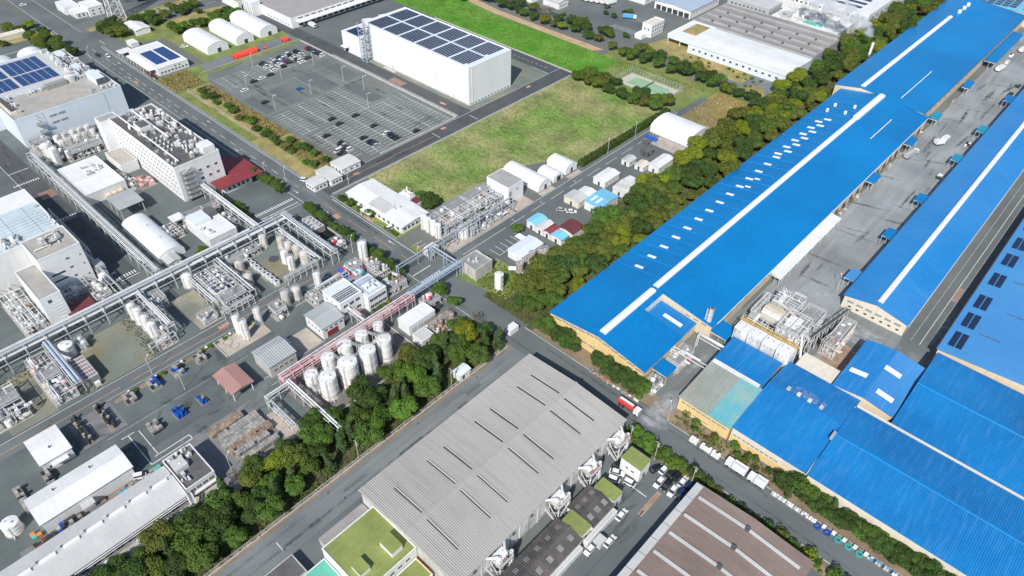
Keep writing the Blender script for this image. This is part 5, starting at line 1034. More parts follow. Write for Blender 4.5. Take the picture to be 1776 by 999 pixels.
def tank(label, x, y, r, h, m='tank_white', group=None, name='storage_tank', skirt=True, ladder=True, band=None, roof='cone', rails=True, n=24, cat='tank'):
    t = thing(name, label, cat, (x, y, 0), group)
    b = MB(); z0 = .35 if skirt else 0
    b.lathe([(r, z0), (r, h)], n, (x, y)); b.build('shell', m, t, smooth=True)
    b = MB(); b.lathe([(r+.06, h), (r+.06, h+.12), (r*.55, h+.12+r*.11), (.02, h+.12+r*.17)] if roof == 'cone' else [(r, h), (r*.93, h+r*.2), (r*.7, h+r*.38), (r*.35, h+r*.48), (.02, h+r*.5)], n, (x, y)); b.build('roof', m, t, smooth=True)
    if skirt: b = MB(); b.cyl((x, y, 0), (x, y, z0), r+.3, n=n); b.build('foundation', 'concrete', t)
    for zz in ((h*.33, h*.66) if r > 1.6 else (h*.5,)):
        b = MB(); b.lathe([(r, zz), (r+.07, zz), (r+.07, zz+.12), (r, zz+.12)], n, (x, y)); b.build('stiffener', m, t)
    if band: b = MB(); b.lathe([(r+.012, h*.16), (r+.02, h*.16), (r+.02, h*.16+.18), (r+.012, h*.16+.18)], n, (x, y)); b.build('band', band, t)
    if rails and r > 1.2:
        b = MB(); k = 14
        for zz in (.55, 1.05): b.lathe([(r-.05, h+zz), (r-.01, h+zz), (r-.01, h+zz+.06), (r-.05, h+zz+.06)], n, (x, y))
        for j in range(k): a = 2*math.pi*j/k; b.box(x+(r-.03)*math.cos(a)-.03, x+(r-.03)*math.cos(a)+.03, y+(r-.03)*math.sin(a)-.03, y+(r-.03)*math.sin(a)+.03, h, h+1.1)
        b.build('railing', 'pipe_white', t)
    a = rnd.uniform(-1.2, .1)
    if ladder:
        b = MB(); lx, ly = x+(r+.2)*math.cos(a), y+(r+.2)*math.sin(a)
        b.box(lx-.05, lx+.05, ly-.28, ly-.2, 0, h+1); b.box(lx-.05, lx+.05, ly+.2, ly+.28, 0, h+1)
        for j in range(int(h/.5)): b.box(lx-.03, lx+.03, ly-.2, ly+.2, .3+j*.5, .36+j*.5)
        b.build('ladder', 'steel_frame', t)
    rod('manhole', 'steel_frame', (x+r*.3, y+r*.2, h), (x+r*.3, y+r*.2, h+r*.12+.5), .35, t); rod('nozzle', 'pipe_galv', (x-r*.3, y-r*.3, h), (x-r*.3, y-r*.3, h+.9), .14, t)
    rod('outlet_pipe', 'pipe_white', (x+r*.9, y-r*.3, .6), (x+r+1.2, y-r*.5, .6), .13, t)
    return t
def process_unit(label, x0, x1, y0, y1, h, n, seed, frame='steel_frame', mats=('tank_white', 'tank_dirty', 'pipe_white', 'pipe_galv', 'tank_grey'), levels=None, name='process_unit', red=0):
    """open steel frame with decks, vessels, exchangers, pumps and pipe runs"""
    q = random.Random(seed); t = thing(name, label, 'process unit', ((x0+x1)/2, (y0+y1)/2, 0))
    nx = max(1, round((x1-x0)/4.5)); ny = max(1, round((y1-y0)/4.5)); lv = levels or max(1, int(h/2.8))
    for i in range(nx+1):
        for j in range(ny+1):
            x, y = x0+(x1-x0)*i/nx, y0+(y1-y0)*j/ny; bar('column', frame, (x, y, 0), (x, y, h*q.uniform(.75, 1)), .22, t)
    for l in range(1, lv+1):
        z = h*l/lv*.92
        for i in range(nx+1): x = x0+(x1-x0)*i/nx; bar('beam', frame, (x, y0, z), (x, y1, z), .2, t)
        for j in range(ny+1): y = y0+(y1-y0)*j/ny; bar('beam', frame, (x0, y, z), (x1, y, z), .2, t)
        if q.random() < .8:
            i = q.randrange(nx); xa, xb = x0+(x1-x0)*i/nx, x0+(x1-x0)*(i+1)/nx; bx('deck', 'grating', xa+.1, xb-.1, y0+.1, y1-.1, z+.1, z+.18, t); rail(t, xa, xb, y0, y1, z+.18, frame)
    bx('slab', 'concrete', x0-.5, x1+.5, y0-.5, y1+.5, 0, .12+.0003*(seed % 50), t)
    for k in range(n):
        x, y = q.uniform(x0+.5, x1-.5), q.uniform(y0+.5, y1-.5); p = q.random(); mm = q.choice(mats); z = .1 if q.random() < .6 else h*q.choice((.3, .46))
        if q.random() < red: mm = 'pipe_red'
        if p < .25: rod('vessel', mm, (x, y, z), (x, y, z+q.uniform(1.6, 4)), q.uniform(.4, 1.05), t, 'vessel')
        elif p < .38: d = q.uniform(1.5, 3.2); ax = q.random() < .5; rod('drum', mm, (x, y, z+1), (x+(d if ax else 0), y+(0 if ax else d), z+1.001), q.uniform(.35, .75), t, 'vessel')
        elif p < .58: s = q.uniform(.4, 1.1); bx('pump_skid', q.choice(('grey_metal', 'steel_frame', 'tank_dirty', 'pipe_white')), x-s, x+s, y-s*.7, y+s*.7, z, z+q.uniform(.5, 1.4), t)
        else:
            zz = q.uniform(.6, h); pm = q.choice(('pipe_white', 'pipe_white', 'pipe_galv', 'steel_frame')); r_ = q.uniform(.07, .2)
            if q.random() < .5: rod('pipe', pm, (x0-.4, y, zz), (x1+.4, y, zz+.01), r_, t)
            elif q.random() < .6: rod('pipe', pm, (x, y0-.4, zz), (x, y1+.4, zz+.01), r_, t)
            else: rod('pipe', pm, (x, y, 0), (x, y, h), r_, t)
    return t
# racks of the chemical plant
pipe_rack('wide white main pipe rack running the whole length of the plant', 'y', -40, 114, -228.2, 5.4, 5.0, 5, levels=2, step=6.4, r=(.16, .3))
pipe_rack('white pipe rack along the west road, meeting the main rack', 'x', -352, -233, 59.6, 2.8, 5, 4, levels=2, step=7, r=(.12, .26))
pipe_rack('low service pipe rack beside the west road', 'x', -300, -233, 46.2, 2.2, 4.6, 4, step=7)
pipe_rack('pipe rack from the five-storey block to the main rack', 'x', -277, -232, 101, 2.6, 5.2, 5, levels=1, step=6)
pipe_rack('double pipe rack beside the black pond', 'x', -229, -195, 112.2, 3, 5.2, 6, levels=2, step=5.5)
pipe_rack('pipe rack around the far side of the round tank group', 'x', -225, -197, 106.4, 2.4, 4.6, 5, step=5)
pipe_rack('short white frame rack at the plant road beside the round tank group', 'y', 92, 105.6, -198.2, 2.2, 3.4, 4, step=2.7)
pipe_rack('branch pipe rack between the two dense equipment groups', 'x', -225, -199.6, 79, 2.2, 4.8, 5, step=5)
pipe_rack('branch pipe rack along the tan concrete lot', 'x', -225, -205, 66.8, 1.8, 4.2, 3, step=5)
pipe_rack('frame rack at the plant road below the dense equipment group', 'y', 66, 78, -198.6, 2, 3.4, 4, step=2.6)
pipe_rack('branch pipe rack beside the row of four white tanks', 'x', -225, -203, 49.6, 2.6, 5, 5, levels=2, step=5)
pipe_rack('short frame rack at the end of the four white tanks', 'y', 40.5, 49.5, -201.4, 1.8, 3.4, 4, step=2.4)
pipe_rack('grey duct-like pipe bridge from the main rack to the plant road', 'x', -226, -200.8, 17, 2.2, 4.8, 3, pm=('pipe_galv', 'pipe_blue_grey'), r=(.3, .5), step=5)
pipe_rack('long frame rack beside the blue and red tarpaulins', 'y', 96, 110, -184.6, 2.2, 3.6, 5, step=2.8)
pipe_rack('long pink pipe rack behind the eight white tanks', 'y', 62, 117, -155.4, 3, 4.6, 8, m='pipe_pink', pm=('pipe_pink', 'pipe_white', 'pipe_pink'), step=3.6, levels=2, r=(.1, .22))
pipe_rack('pink cross rack from the white control block to the long pink rack', 'x', -168, -157, 97.2, 2, 5, 5, pm=('pipe_pink', 'pipe_white'), step=3.6)
pipe_rack('white pipe bridge along the near side of the tank yard', 'x', -154, -126.5, 63.4, 2, 4.4, 5, step=4.5)
pipe_rack('low white pipe bridge over the tan loading pad', 'x', -151.5, -137.5, 54.8, 1.6, 3.4, 4, step=3.4)
pipe_rack('short white link rack joining the two pipe bridges', 'y', 54.8, 63, -153.2, 2, 3.8, 4, step=4)
pipe_rack('blue-grey pipe trestle along the treatment plant', 'y', 139.5, 186, -170.4, 1.6, 6.2, 4, m='pipe_blue_grey', pm=('pipe_blue_grey', 'pipe_galv'), step=7, name='pipe_trestle')
pipe_rack('blue-grey trestle over the main road beside the crossing trees', 'y', 123, 139, -170.4, 1.2, 6.2, 3, m='pipe_blue_grey', pm=('pipe_galv',), step=16, name='pipe_trestle')
pipe_rack('blue-grey trestle from the treatment plant to the concrete block', 'x', -170, -155.6, 140.4, 1.6, 6.2, 4, m='pipe_blue_grey', pm=('pipe_blue_grey', 'pipe_galv'), step=7, name='pipe_trestle')
t = pipe_rack('blue-grey truss footbridge crossing the main road to the pink rack', 'y', 116, 141.5, -155.4, 2.2, 6.2, 5, m='pipe_blue_grey', pm=('pipe_blue_grey', 'pipe_galv'), step=12.7, name='pipe_trestle')
for k in range(12):
    for s in (-1.1, 1.1): bar('truss_post', 'pipe_blue_grey', (-155.4+s, 116+k*2.3, 5.6), (-155.4+s, 116+k*2.3, 7.4), .12, t)
for s in (-1.1, 1.1): bar('handrail', 'pipe_blue_grey', (-155.4+s, 116, 7.4), (-155.4+s, 141.5, 7.4), .12, t)
# tanks
FR = [(-142.6, 71.2, 2.75, 8.8), (-142.2, 78.8, 3.1, 9.6), (-142.0, 86.6, 2.75, 9.4), (-142.4, 93.8, 2.4, 8.8)]; BK = [(-150.4, 69.8, 2.2, 5.0), (-151.6, 77.4, 2.3, 6.2), (-151.8, 84.4, 2.5, 6.6), (-151.4, 91.2, 2.2, 6.8), (-151, 98, 1.7, 6.8)]
for k, (x, y, r, h) in enumerate(FR): tank('large white tank, %s of the four in the front row of the tank yard' % ('leftmost', 'second', 'third', 'rightmost')[k], x, y, r, h, 'tank_white', 'white tanks of the tank yard', band='steel_rust')
for k, (x, y, r, h) in enumerate(BK): tank('white tank, %s from the left in the back row by the pink rack' % ('first', 'second', 'third', 'fourth', 'fifth')[k], x, y, r, h, 'tank_white', 'white tanks of the tank yard')
t = thing('walkway_bridge', 'steel walkways linking the tops of the tank yard tanks', 'walkway', (-147.5, 82, 0))
for (x0, y0), (x1, y1), z in (((-150, 79), (-146, 79), 7.4), ((-150, 86), (-146, 87), 7.8), ((-150, 92.6), (-146, 94), 8), ((-152.2, 81.6), (-152.2, 84), 7), ((-143, 82.4), (-143, 84), 9.4)): bar('walkway', 'grating', (x0, y0, z), (x1, y1, z), .7, t); rod('post', 'steel_frame', ((x0+x1)/2, (y0+y1)/2, 0), ((x0+x1)/2, (y0+y1)/2, z), .1, t)
process_unit('low pump group between the tank rows', -149, -146, 68, 100, 1.8, 46, 77, mats=('pipe_white', 'tank_dirty', 'pipe_galv'), levels=1, name='pump_group')
for k, (x, y, r, h, m) in enumerate(((-222, 44.6, 1.5, 6, 'tank_white'), (-218, 44.8, 1.6, 6, 'tank_white'), (-213.4, 45, 1.5, 5.6, 'tank_white'), (-208.6, 45.2, 1.6, 5.4, 'tank_white'))): tank('tall white tank, %s from the main rack in the row of four' % ('first', 'second', 'third', 'fourth')[k], x, y, r, h, m, 'row of four tanks', roof='dome')
tank('short round white tank with a square corner beside the grey pipe bridge', -220.6, 21, 2.3, 4.6, rails=False, roof='cone')
tank('white tank under the main rack at the edge of the tan lot', -224.2, 66.5, 2, 4.6, roof='dome')
for k, (x, y, r, h, m, lb) in enumerate(((-224.4, 99, 1.5, 5, 'tank_dirty', 'stained tank nearest the main rack in the round tank group'), (-218.6, 103.6, 1.7, 4.8, 'tank_dirty', 'stained tank below the far rack, left of the round tank group'), (-214, 103.8, 1.6, 4.6, 'tank_dirty', 'stained middle tank of the round tank group'), (-209.8, 99.4, 1.6, 5, 'tank_white', 'clean white tank at the front of the round tank group'), (-204.6, 98.6, 1.4, 5.4, 'tank_white', 'clean white upright tank nearest the plant road'), (-204.4, 104.6, 1.9, 4.6, 'tank_dirty', 'wide stained tank at the right of the round tank group'), (-209.6, 104.6, 1.7, 4.6, 'tank_dirty', 'stained tank behind the clean white one'))): tank(lb, x, y, r, h, m, 'round tank group', roof='dome')
b = MB(); b.cyl((-215, 97, 0), (-215, 97, .16), 2.0, n=20); o = b.build('manhole_pad', 'asphalt_new'); tag(o, 'dark round pad on the ground among the round tanks', 'pad')
for k, (x, y) in enumerate(((-188.6, 66.2), (-184.4, 66.4))): tank('tall white upright tank, %s on the concrete pad beside the hedge' % ('left' if k else 'right'), x, y, 1.35, 7.4, roof='dome', group='tanks on the circular pad')
t = thing('tank_pad', 'pale concrete pad with round tank bases beside the clipped hedge', 'pad', (-185.5, 64, 0)); b = MB(); b.box(-190, -181, 57, 74, 0, .3); b.build('slab', 'concrete_tan', t); b = MB(); b.box(-190, -181, 56.7, 57, 0, .6); b.box(-190.3, -190, 57, 74, 0, .6); b.build('bund_wall', 'wall_conc', t)
for x, y in ((-187, 60.4), (-184, 61.2)): b = MB(); b.lathe([(1.6, .3), (1.6, .5), (1.4, .5), (1.4, .3)], 24, (x, y)); b.build('tank_base', 'concrete', t)
tank('white upright tank behind the concrete pad', -187.5, 73.4, 1.3, 6.6, roof='dome'); tank('white upright tank beside the frame rack and control block', -188.4, 99.4, 1.4, 6.4, roof='dome'); tank('large white upright tank at the far end of the plant road', -189.6, 121.6, 1.8, 7.6, roof='dome')
tank('squat white tank with pipes beside the plant road bend', -194.6+5, 90.4, 1.9, 4, 'tank_dirty', roof='dome'); tank('dirty white scrubber tank beside the grey store', -188.6, 85.6, 1.5, 6, 'tank_dirty', roof='dome')
tank('white squat tank at the lower left corner of the picture', -165.8, -16.2, 2.2, 3.8, rails=False); tank('slim white tank standing on grass near the blue hall corner', -139.4, 146, 1.7, 6.6, rails=False, roof='cone')
tank('white round clarifier tank beside the treatment trestle', -171.6, 158.6, 2.2, 4.2, rails=True); 
for k, (x, y, r, h) in enumerate(((-140.4, 158.6, 1.5, 3.8), (-140.4, 165.6, 1.3, 5), (-138, 169.4, 2.0, 5.4))): tank('brown silo, %s of three at the edge of the tree belt' % ('nearest', 'middle', 'farthest')[k], x, y, r, h, 'tank_brown', 'brown silos by the trees')
rod_t = thing('horizontal_tank', 'white horizontal tank lying beside the nearest brown silo', 'tank', (-142.6, 157, 0)); rod('shell', 'tank_white', (-143.8, 155.6, 1.2), (-141.2, 157.8, 1.2), .9, rod_t, 'vessel'); bx('cradle', 'concrete', -143.2, -142.6, 155.8, 157.2, 0, .7, rod_t)
for k, (x, y, r, h, m) in enumerate(((-351.5, 66.8, 2.1, 7.6, 'tank_white'), (-345.6, 67.6, 1.9, 7.6, 'tank_white'))): tank('big white tank, %s of two at the foot of the solar factory' % ('left', 'right')[k], x, y, r, h, m, 'twin tanks by the solar factory', roof='dome')
n = 0
for row, y in ((0, 79.4), (1, 86.2)):
    for k in range(5): n += 1; tank('white process tank, %s in the %s row beside the solar factory' % (wd[k], 'front' if row == 0 else 'back'), -362+y*.0+row*-1.5+(0), 71+k*4.1+row*1, 1.35, 4.6, 'tank_dirty' if k % 2 else 'tank_white', 'tank rows by the solar factory', roof='dome', name='process_tank') if False else tank('white process tank, %s in the %s row beside the solar factory' % (wd[k], 'front' if row == 0 else 'back'), -355.5 if row == 0 else -361.5, 74.5+k*3.6, 1.45, 4.8, 'tank_dirty' if k % 2 else 'tank_white', 'tank rows by the solar factory', roof='dome', name='process_tank')
process_unit('pipe tangle between the tank rows and the cream flat roof', -352.6, -348, 70, 91, 3.2, 56, 101, levels=1); process_unit('dense equipment at the left foot of the solar factory', -368, -358, 63.5, 71, 4.5, 40, 102)
tank('white tank with a swan-neck vent in the shade beside the west road', -247.6, 45.6, 1.6, 4.2, roof='dome'); t = bpy.data.objects[-1] if False else None
# process units west of the plant road
process_unit('dense steel process frame at the left edge below the main rack', -217, -203, -8, 2.4, 5, 95, 111); process_unit('white cooler frame with brownish decks beside the green lot', -224.5, -201, 9, 15.4, 3.6, 95, 112, frame='steel_frame', mats=('tank_dirty', 'pipe_pink', 'pipe_white', 'pipe_galv'))
t = building('cooler_frame', 'large white grid-topped cooler box casting a sharp shadow', -213.5, -201.8, 19, 23.4, 3.2, 'grating', 'grating', 'flat', parapet=.2, cat='cooler')
for k in range(7): bx('grid_bar', 'pipe_white', -213.3+k*1.9, -213.1+k*1.9, 19.1, 23.3, 3.27, 3.55, t)
for k in range(6): bx('grid_bar', 'pipe_pink', -213.4, -201.9, 19.3+k*.75, 19.42+k*.75, 3.26, 3.5, t)
bx('pump_box', 'white_wall', -201, -199.8, 21, 22.6, 0, 1.6, t)
process_unit('dense white equipment group beside the tan lot', -223, -201, 68.4, 77.4, 4.6, 120, 113); t = building('cooling_tower', 'square cooling tower with a blue-grey fan deck in the equipment group', -212.6, -207.4, 68.6, 73.4, 4.2, 'white_wall', 'pipe_blue_grey', 'flat', parapet=.3, cat='cooling tower')
for x, y in ((-211.2, 70), (-208.8, 70), (-211.2, 72.2), (-208.8, 72.2)): rod('fan_stack', 'steel_dark', (x, y, 4.27), (x, y, 4.8), .8, t)
tank('grey bare-metal tank beside the equipment group', -205, 73.4, 1.9, 4.6, 'tank_grey', rails=False); tank('reddish stained tank, left of two in the asphalt strip', -218, 84.4, 1.7, 3.8, 'tank_dirty', roof='dome', band='red_paint'); tank('stained tank, right of two in the asphalt strip', -209, 82.6, 1.6, 4, 'tank_dirty', roof='dome', band='red_paint')
t = thing('chiller_row', 'row of white chiller boxes along the asphalt strip', 'chillers', (-212, 89, 0))
for k in range(9): bx('chiller', 'white_wall' if k % 3 else 'white_cool', -223.5+k*2.7, -221.6+k*2.7, 88.4, 90.2, 0, 1.9 if k > 5 else 1.4, t); rod('fan', 'steel_dark', (-222.5+k*2.7, 89.3, 1.9 if k > 5 else 1.4), (-222.5+k*2.7, 89.3, 2.05 if k > 5 else 1.55), .6, t)
process_unit('equipment row under the main rack beside the round tank group', -226, -222, 80, 96, 2.6, 34, 115, levels=1); process_unit('pipe tangle along the four white tanks', -222, -204, 46.6, 48.4, 2.8, 36, 116, levels=1)
process_unit('reddish steel equipment at the front of the tall factory', -253, -246, 31, 40, 4.6, 60, 117); process_unit('dense equipment strip left of the lower white block', -262, -238, 14.5, 21.6, 4.6, 110, 118, mats=('tank_white', 'tank_dirty', 'pipe_white', 'steel_rust', 'pipe_galv')); process_unit('equipment strip at the left picture edge', -285, -266, 12, 20, 4, 40, 119)
process_unit('machines between the control block and the far tree row', -172, -165, 113.6, 122.6, 2.6, 50, 120, levels=1, mats=('tank_dirty', 'steel_rust', 'pipe_white')); process_unit('grey machine rows beside the far tree row', -186, -176, 118.6, 123.6, 2.2, 55, 121, levels=1, mats=('tank_grey', 'grey_metal', 'tank_dirty'))
process_unit('scrubber group between plant road and grey store', -193-(-4), -184, 78.6, 83, 3.6, 26, 122); process_unit('small pipe group left of the grey store', -186, -179, 92, 95.6, 3, 24, 123, levels=1); process_unit('rusty pump pit beside the long white shed', -143.4, -136.6, 111, 123, 1.6, 40, 124, levels=1, mats=('steel_rust', 'tank_brown', 'pipe_white'), frame='steel_rust')
process_unit('valve manifold with pink pipes at the end of the pink rack', -153.6, -149, 118.6, 125, 2.4, 34, 125, levels=1, red=.3, mats=('pipe_pink', 'pipe_white', 'sky_blue_paint')); process_unit('machinery behind the mixing house', -262, -258, 93, 99.6, 3, 26, 126, levels=1, mats=('steel_rust', 'tank_brown', 'pipe_white'))
# black pond and its cooling plant
o = structure('pond', 'water', [(-219, -206.6, 115.6, 123.4)], .075); t = thing('pond_wall', 'low concrete wall around the black pond', 'wall', (-213, 119.5, 0)); 
for q_ in ((-219.3, -206.3, 115.2, 115.6), (-219.3, -206.3, 123.4, 123.8), (-206.6, -206.2, 115.6, 123.4)): bx('wall_length', 'wall_conc', *q_, 0, .7, t)
t = building('cooling_tower', 'white cooling plant with grey fans at the end of the black pond', -225.6, -215.6, 115.8, 122.2, 2.6, 'louvre', 'light_grey_roof', 'flat', parapet=.15, cat='cooling tower')
for k in range(4): rod('fan_stack', 'grey_metal', (-224+k*2.3, 120.2, 2.67), (-224+k*2.3, 120.2, 3.4), .9, t)
clutter(t, -224.5, -216.5, 116.4, 118.6, 2.66, 10, 131, .6)
process_unit('red and white pump group between the black pond and the rack', -206, -200.6, 115.6, 121.4, 2.2, 40, 132, levels=1, red=.5, mats=('white_wall', 'tank_white', 'pipe_pink'))
t = thing('tarpaulin_stack', 'goods under blue, white and red tarpaulins beside the control block', 'tarpaulins', (-186, 113.5, 0))
for i, (y, m) in enumerate(((110.4, 'blue_paint'), (111.4, 'red_paint'), (112.6, 'white_clean'), (113.7, 'sky_blue_paint'), (114.8, 'white_clean'), (115.7, 'sky_blue_paint'), (116.8, 'red_paint'))):
    b = MB(); x0, x1 = -190.6+i*.25, -183.4+(i % 3)*.6; b.profile([(y-.6, 0), (y+.6, 0), (y+.55, 1.5), (y, 2.0+.2*(i % 2)), (y-.55, 1.5)], 'x', x0, x1); b.build('tarpaulin', m, t)
# treatment plant
process_unit('grey treatment plant of open basins and pipework beside the grass field', -188.5, -176.5, 153.5, 187, 4.6, 230, 141, frame='pipe_galv', mats=('tank_grey', 'grey_metal', 'pipe_galv', 'tank_dirty', 'pipe_white'), levels=1, name='treatment_plant')
for k, (x0, x1, y0, y1) in enumerate(((-187.6, -178, 157, 162.4), (-187, -178.6, 165, 170), (-187, -180, 176.4, 182.6))):
    t = thing('open_basin', '%s open brown-water basin of the treatment plant, counted from the silos' % wd[k], 'basin', ((x0+x1)/2, (y0+y1)/2, 0))
    for q_ in ((x0, x1, y0, y0+.4), (x0, x1, y1-.4, y1), (x0, x0+.4, y0+.4, y1-.4), (x1-.4, x1, y0+.4, y1-.4)): bx('wall_length', 'wall_conc', *q_, 0, 4.2, t)
    bx('sludge', 'soil', x0+.4, x1-.4, y0+.4, y1-.4, 0, 3.4, t)
for k in range(4): tank('tall white silo, %s of the four in line at the end of the treatment plant' % wd[k].replace('nearest', 'first'), -187.4+k*2.9, 151.4, 1.35, 6.4, roof='dome', rails=False, group='treatment plant silos')
process_unit('pump row between the treatment trestle and the shed road', -173.6, -168.6, 164, 182, 2.0, 42, 142, levels=1, mats=('grey_metal', 'steel_dark', 'pipe_white')); t = building('valve_house', 'small white valve house where the trestles meet', -175, -171.4, 139.6, 145, 3, 'white_wall', 'white_roof', 'flat', parapet=.1, cat='hut')
t = process_unit('machine group beside the clarifier tank', -172.6, -168.8, 160.6, 164, 4, 22, 143)
# mixing plant beside the blue hall
DM = ('steel_dark', 'tank_dirty', 'white_stained', 'tank_dirty', 'pipe_white', 'steel_rust', 'grey_metal')  # dark steel tones stand in for the shaded gaps between parts
process_unit('white mixing tower of the batching plant, tallest structure by the yard', -56.5, -48, 196.5, 204.6, 14, 190, 151, frame='steel_frame', mats=DM, name='mixing_tower')
t = bpy.data.objects['mixing_tower']
for x0, x1, y0, y1, z0, z1, m in ((-56.3, -52.6, 197, 203.6, 3.5, 11.6, 'tank_dirty'), (-51.4, -49, 197, 201.4, 6, 9.8, 'tank_dirty'), (-55, -53.4, 198, 202, 11.62, 13.4, 'white_wall'), (-52.4, -51, 201, 204, 8, 12.6, 'white_stained')): bx('cladding', m, x0, x1, y0, y1, z0, z1, t)
clutter(t, -56, -48.6, 197, 204, 11.64, 26, 158, .7); rail(t, -56.4, -52.4, 196.9, 203.8, 11.6, 'white_wall'); rail(t, -52, -48, 196.6, 204.4, 13, 'white_wall')
process_unit('batching frame with a flat white weigh house in the middle of the mixing plant', -49.4, -41.6, 186, 196.4, 13.4, 190, 152, frame='steel_frame', mats=DM+('yellow_paint',), name='weigh_house'); t = bpy.data.objects['weigh_house']
bx('cladding', 'white_stained', -48, -44.2, 188.8, 194.6, 6, 12.4, t); bx('roof', 'white_roof', -48.3, -43.9, 188.5, 194.9, 12.41, 12.6, t); rail(t, -49.4, -41.6, 186, 196.4, 12.4, 'white_wall'); clutter(t, -49, -42, 186.4, 188.2, 9.4, 16, 159, .7); clutter(t, -43.6, -41.8, 188, 196, 9, 14, 160, .6)
for k, (a, c) in enumerate((((-54, 198, 12), (-47, 194, 13)), ((-58.6, 190, 1), (-54, 197, 10)), ((-59.4, 186, 1), (-57.6, 191.4, 9)), ((-41.8, 190, 11), (-38.6, 186, 4)), ((-44, 187, 9.6), (-40.6, 183.4, 2)))): rod('duct', 'white_stained', a, c, .55 if k < 3 else .4, t)
t = thing('aggregate_hopper', 'rust-stained cream hopper with a curved top beside the mixing tower', 'hopper', (-54, 193.6, 0)); b = MB(); b.profile([(191.4, 7.6), (195.6, 7.6), (195.8, 10.6), (195, 11.6), (193.6, 12), (192.2, 11.6), (191.2, 10.4)], 'x', -57.4, -49.6); b.build('shell', 'tank_dirty', t); b = MB(); b.profile([(193.4, 12.02), (195.6, 11.6), (195.7, 11.75), (193.4, 12.17)], 'x', -57, -50); b.build('rusty_lid', 'cream_wall', t)
for x in (-57, -53.5, -50):
    for y in (191.8, 195.2): bar('leg', 'steel_dark', (x, y, 0), (x, y, 7.7), .3, t)
for k, (x, y) in enumerate(((-56.4, 183.4), (-53, 186.6), (-50.6, 183))): tank('dark-stained conveyor transfer drum, %s of three behind the cement silos' % wd[k], x, y, 1.2, 6, 'tank_grey', rails=False, group='transfer drums')
for k in range(4):
    x = -60.2+k*5.1; t = thing('cement_bin', 'tall white square cement bin, %s of four in a row by the blue sheds' % ('first', 'second', 'third', 'fourth')[k], 'bin', (x+2.4, 180.2, 0), 'cement bin row')
    b = MB(); b.box(x, x+4.75, 178, 182.4, 1.2, 10.4+.2*(k % 2)); b.build('shell', 'white_stained', t); bx('top_plate', 'white_wall', x-.1, x+4.85, 177.9, 182.5, 10.41+.2*(k % 2), 10.6+.2*(k % 2), t)
    for q in range(2+k % 3): bx('vent_port', 'steel_dark', x+.5+q*1.3+.2*k, x+.8+q*1.3+.2*k, 177.86, 177.98, 9.3-.3*(k % 2), 9.6-.3*(k % 2), t)
    for q in range(2): rod('filler_pipe', 'pipe_white', (x+1.2+q*2, 180, 10.5), (x+1.2+q*2, 180, 12), .22, t)
    for q in (.3, 4.4): bar('leg', 'steel_frame', (x+q, 178.3, 0), (x+q, 178.3, 1.3), .3, t)
t = thing('silo_deck', 'railed walkway deck along the tops of the cement silos', 'walkway', (-50, 182.6, 0)); bx('deck', 'grating', -60.4, -39.8, 182.7, 183.7, 10.2, 10.35, t); rail(t, -60.4, -39.8, 182.7, 183.7, 10.35, 'yellow_paint')
for x in (-60, -50, -40): bar('post', 'steel_frame', (x, 183.4, 0), (x, 183.4, 10.2), .25, t)
process_unit('cluttered mixer platform behind the cement silos', -60, -42, 184, 190.6, 8.6, 190, 153, frame='steel_frame', mats=('steel_dark', 'white_wall', 'steel_dark', 'white_stained', 'yellow_paint', 'steel_rust'))  # dark steel repeated to paint shaded gaps among the mixers
process_unit('tall open screen frame between the mixing tower and the long conveyor', -47, -40.6, 197.4, 206, 11, 120, 161, frame='steel_frame', mats=DM); process_unit('stained chute frame on the lane side of the hopper', -61, -57.8, 191.4, 203, 9, 90, 162, frame='white_stained', mats=DM)
process_unit('rust-red pump corner beside the lane and mixing plant', -63.4, -59, 184.4, 193, 3, 42, 154, levels=1, mats=('steel_rust', 'maroon_roof', 'tank_dirty', 'steel_dark')); process_unit('white pump group between the yellow hall and the lane', -71.6, -66.8, 156, 165.6, 3.4, 60, 155, levels=1, mats=('white_wall', 'red_paint', 'tank_white', 'steel_frame')); process_unit('dark pump group at the near corner of the yellow hall', -71.4, -67.4, 142.5, 148, 2.4, 34, 156, levels=1, mats=('steel_dark', 'white_wall', 'tank_grey'))
b = MB()
rc = random.Random(3)
for k in range(16):
    x, y, r = rc.uniform(-47, -39.4), rc.uniform(197.5, 213), rc.uniform(1.2, 2.6); n_ = 12; i = len(b.v)
    b.v += [(x, y, r*.62)]+[(x+r*math.cos(2*math.pi*j/n_)*rc.uniform(.85, 1.15), y+r*math.sin(2*math.pi*j/n_)*rc.uniform(.85, 1.15), .03) for j in range(n_)]
    b.f += [(i, i+1+j, i+1+(j+1) % n_) for j in range(n_)]; b.m += [0]*n_
tag(b.build('shade_heap', 'shade_black'), 'black heap standing in for mostly shaded ground beside the mixing tower', 'heap')  # black mounds put in for a dark area that is mostly shade
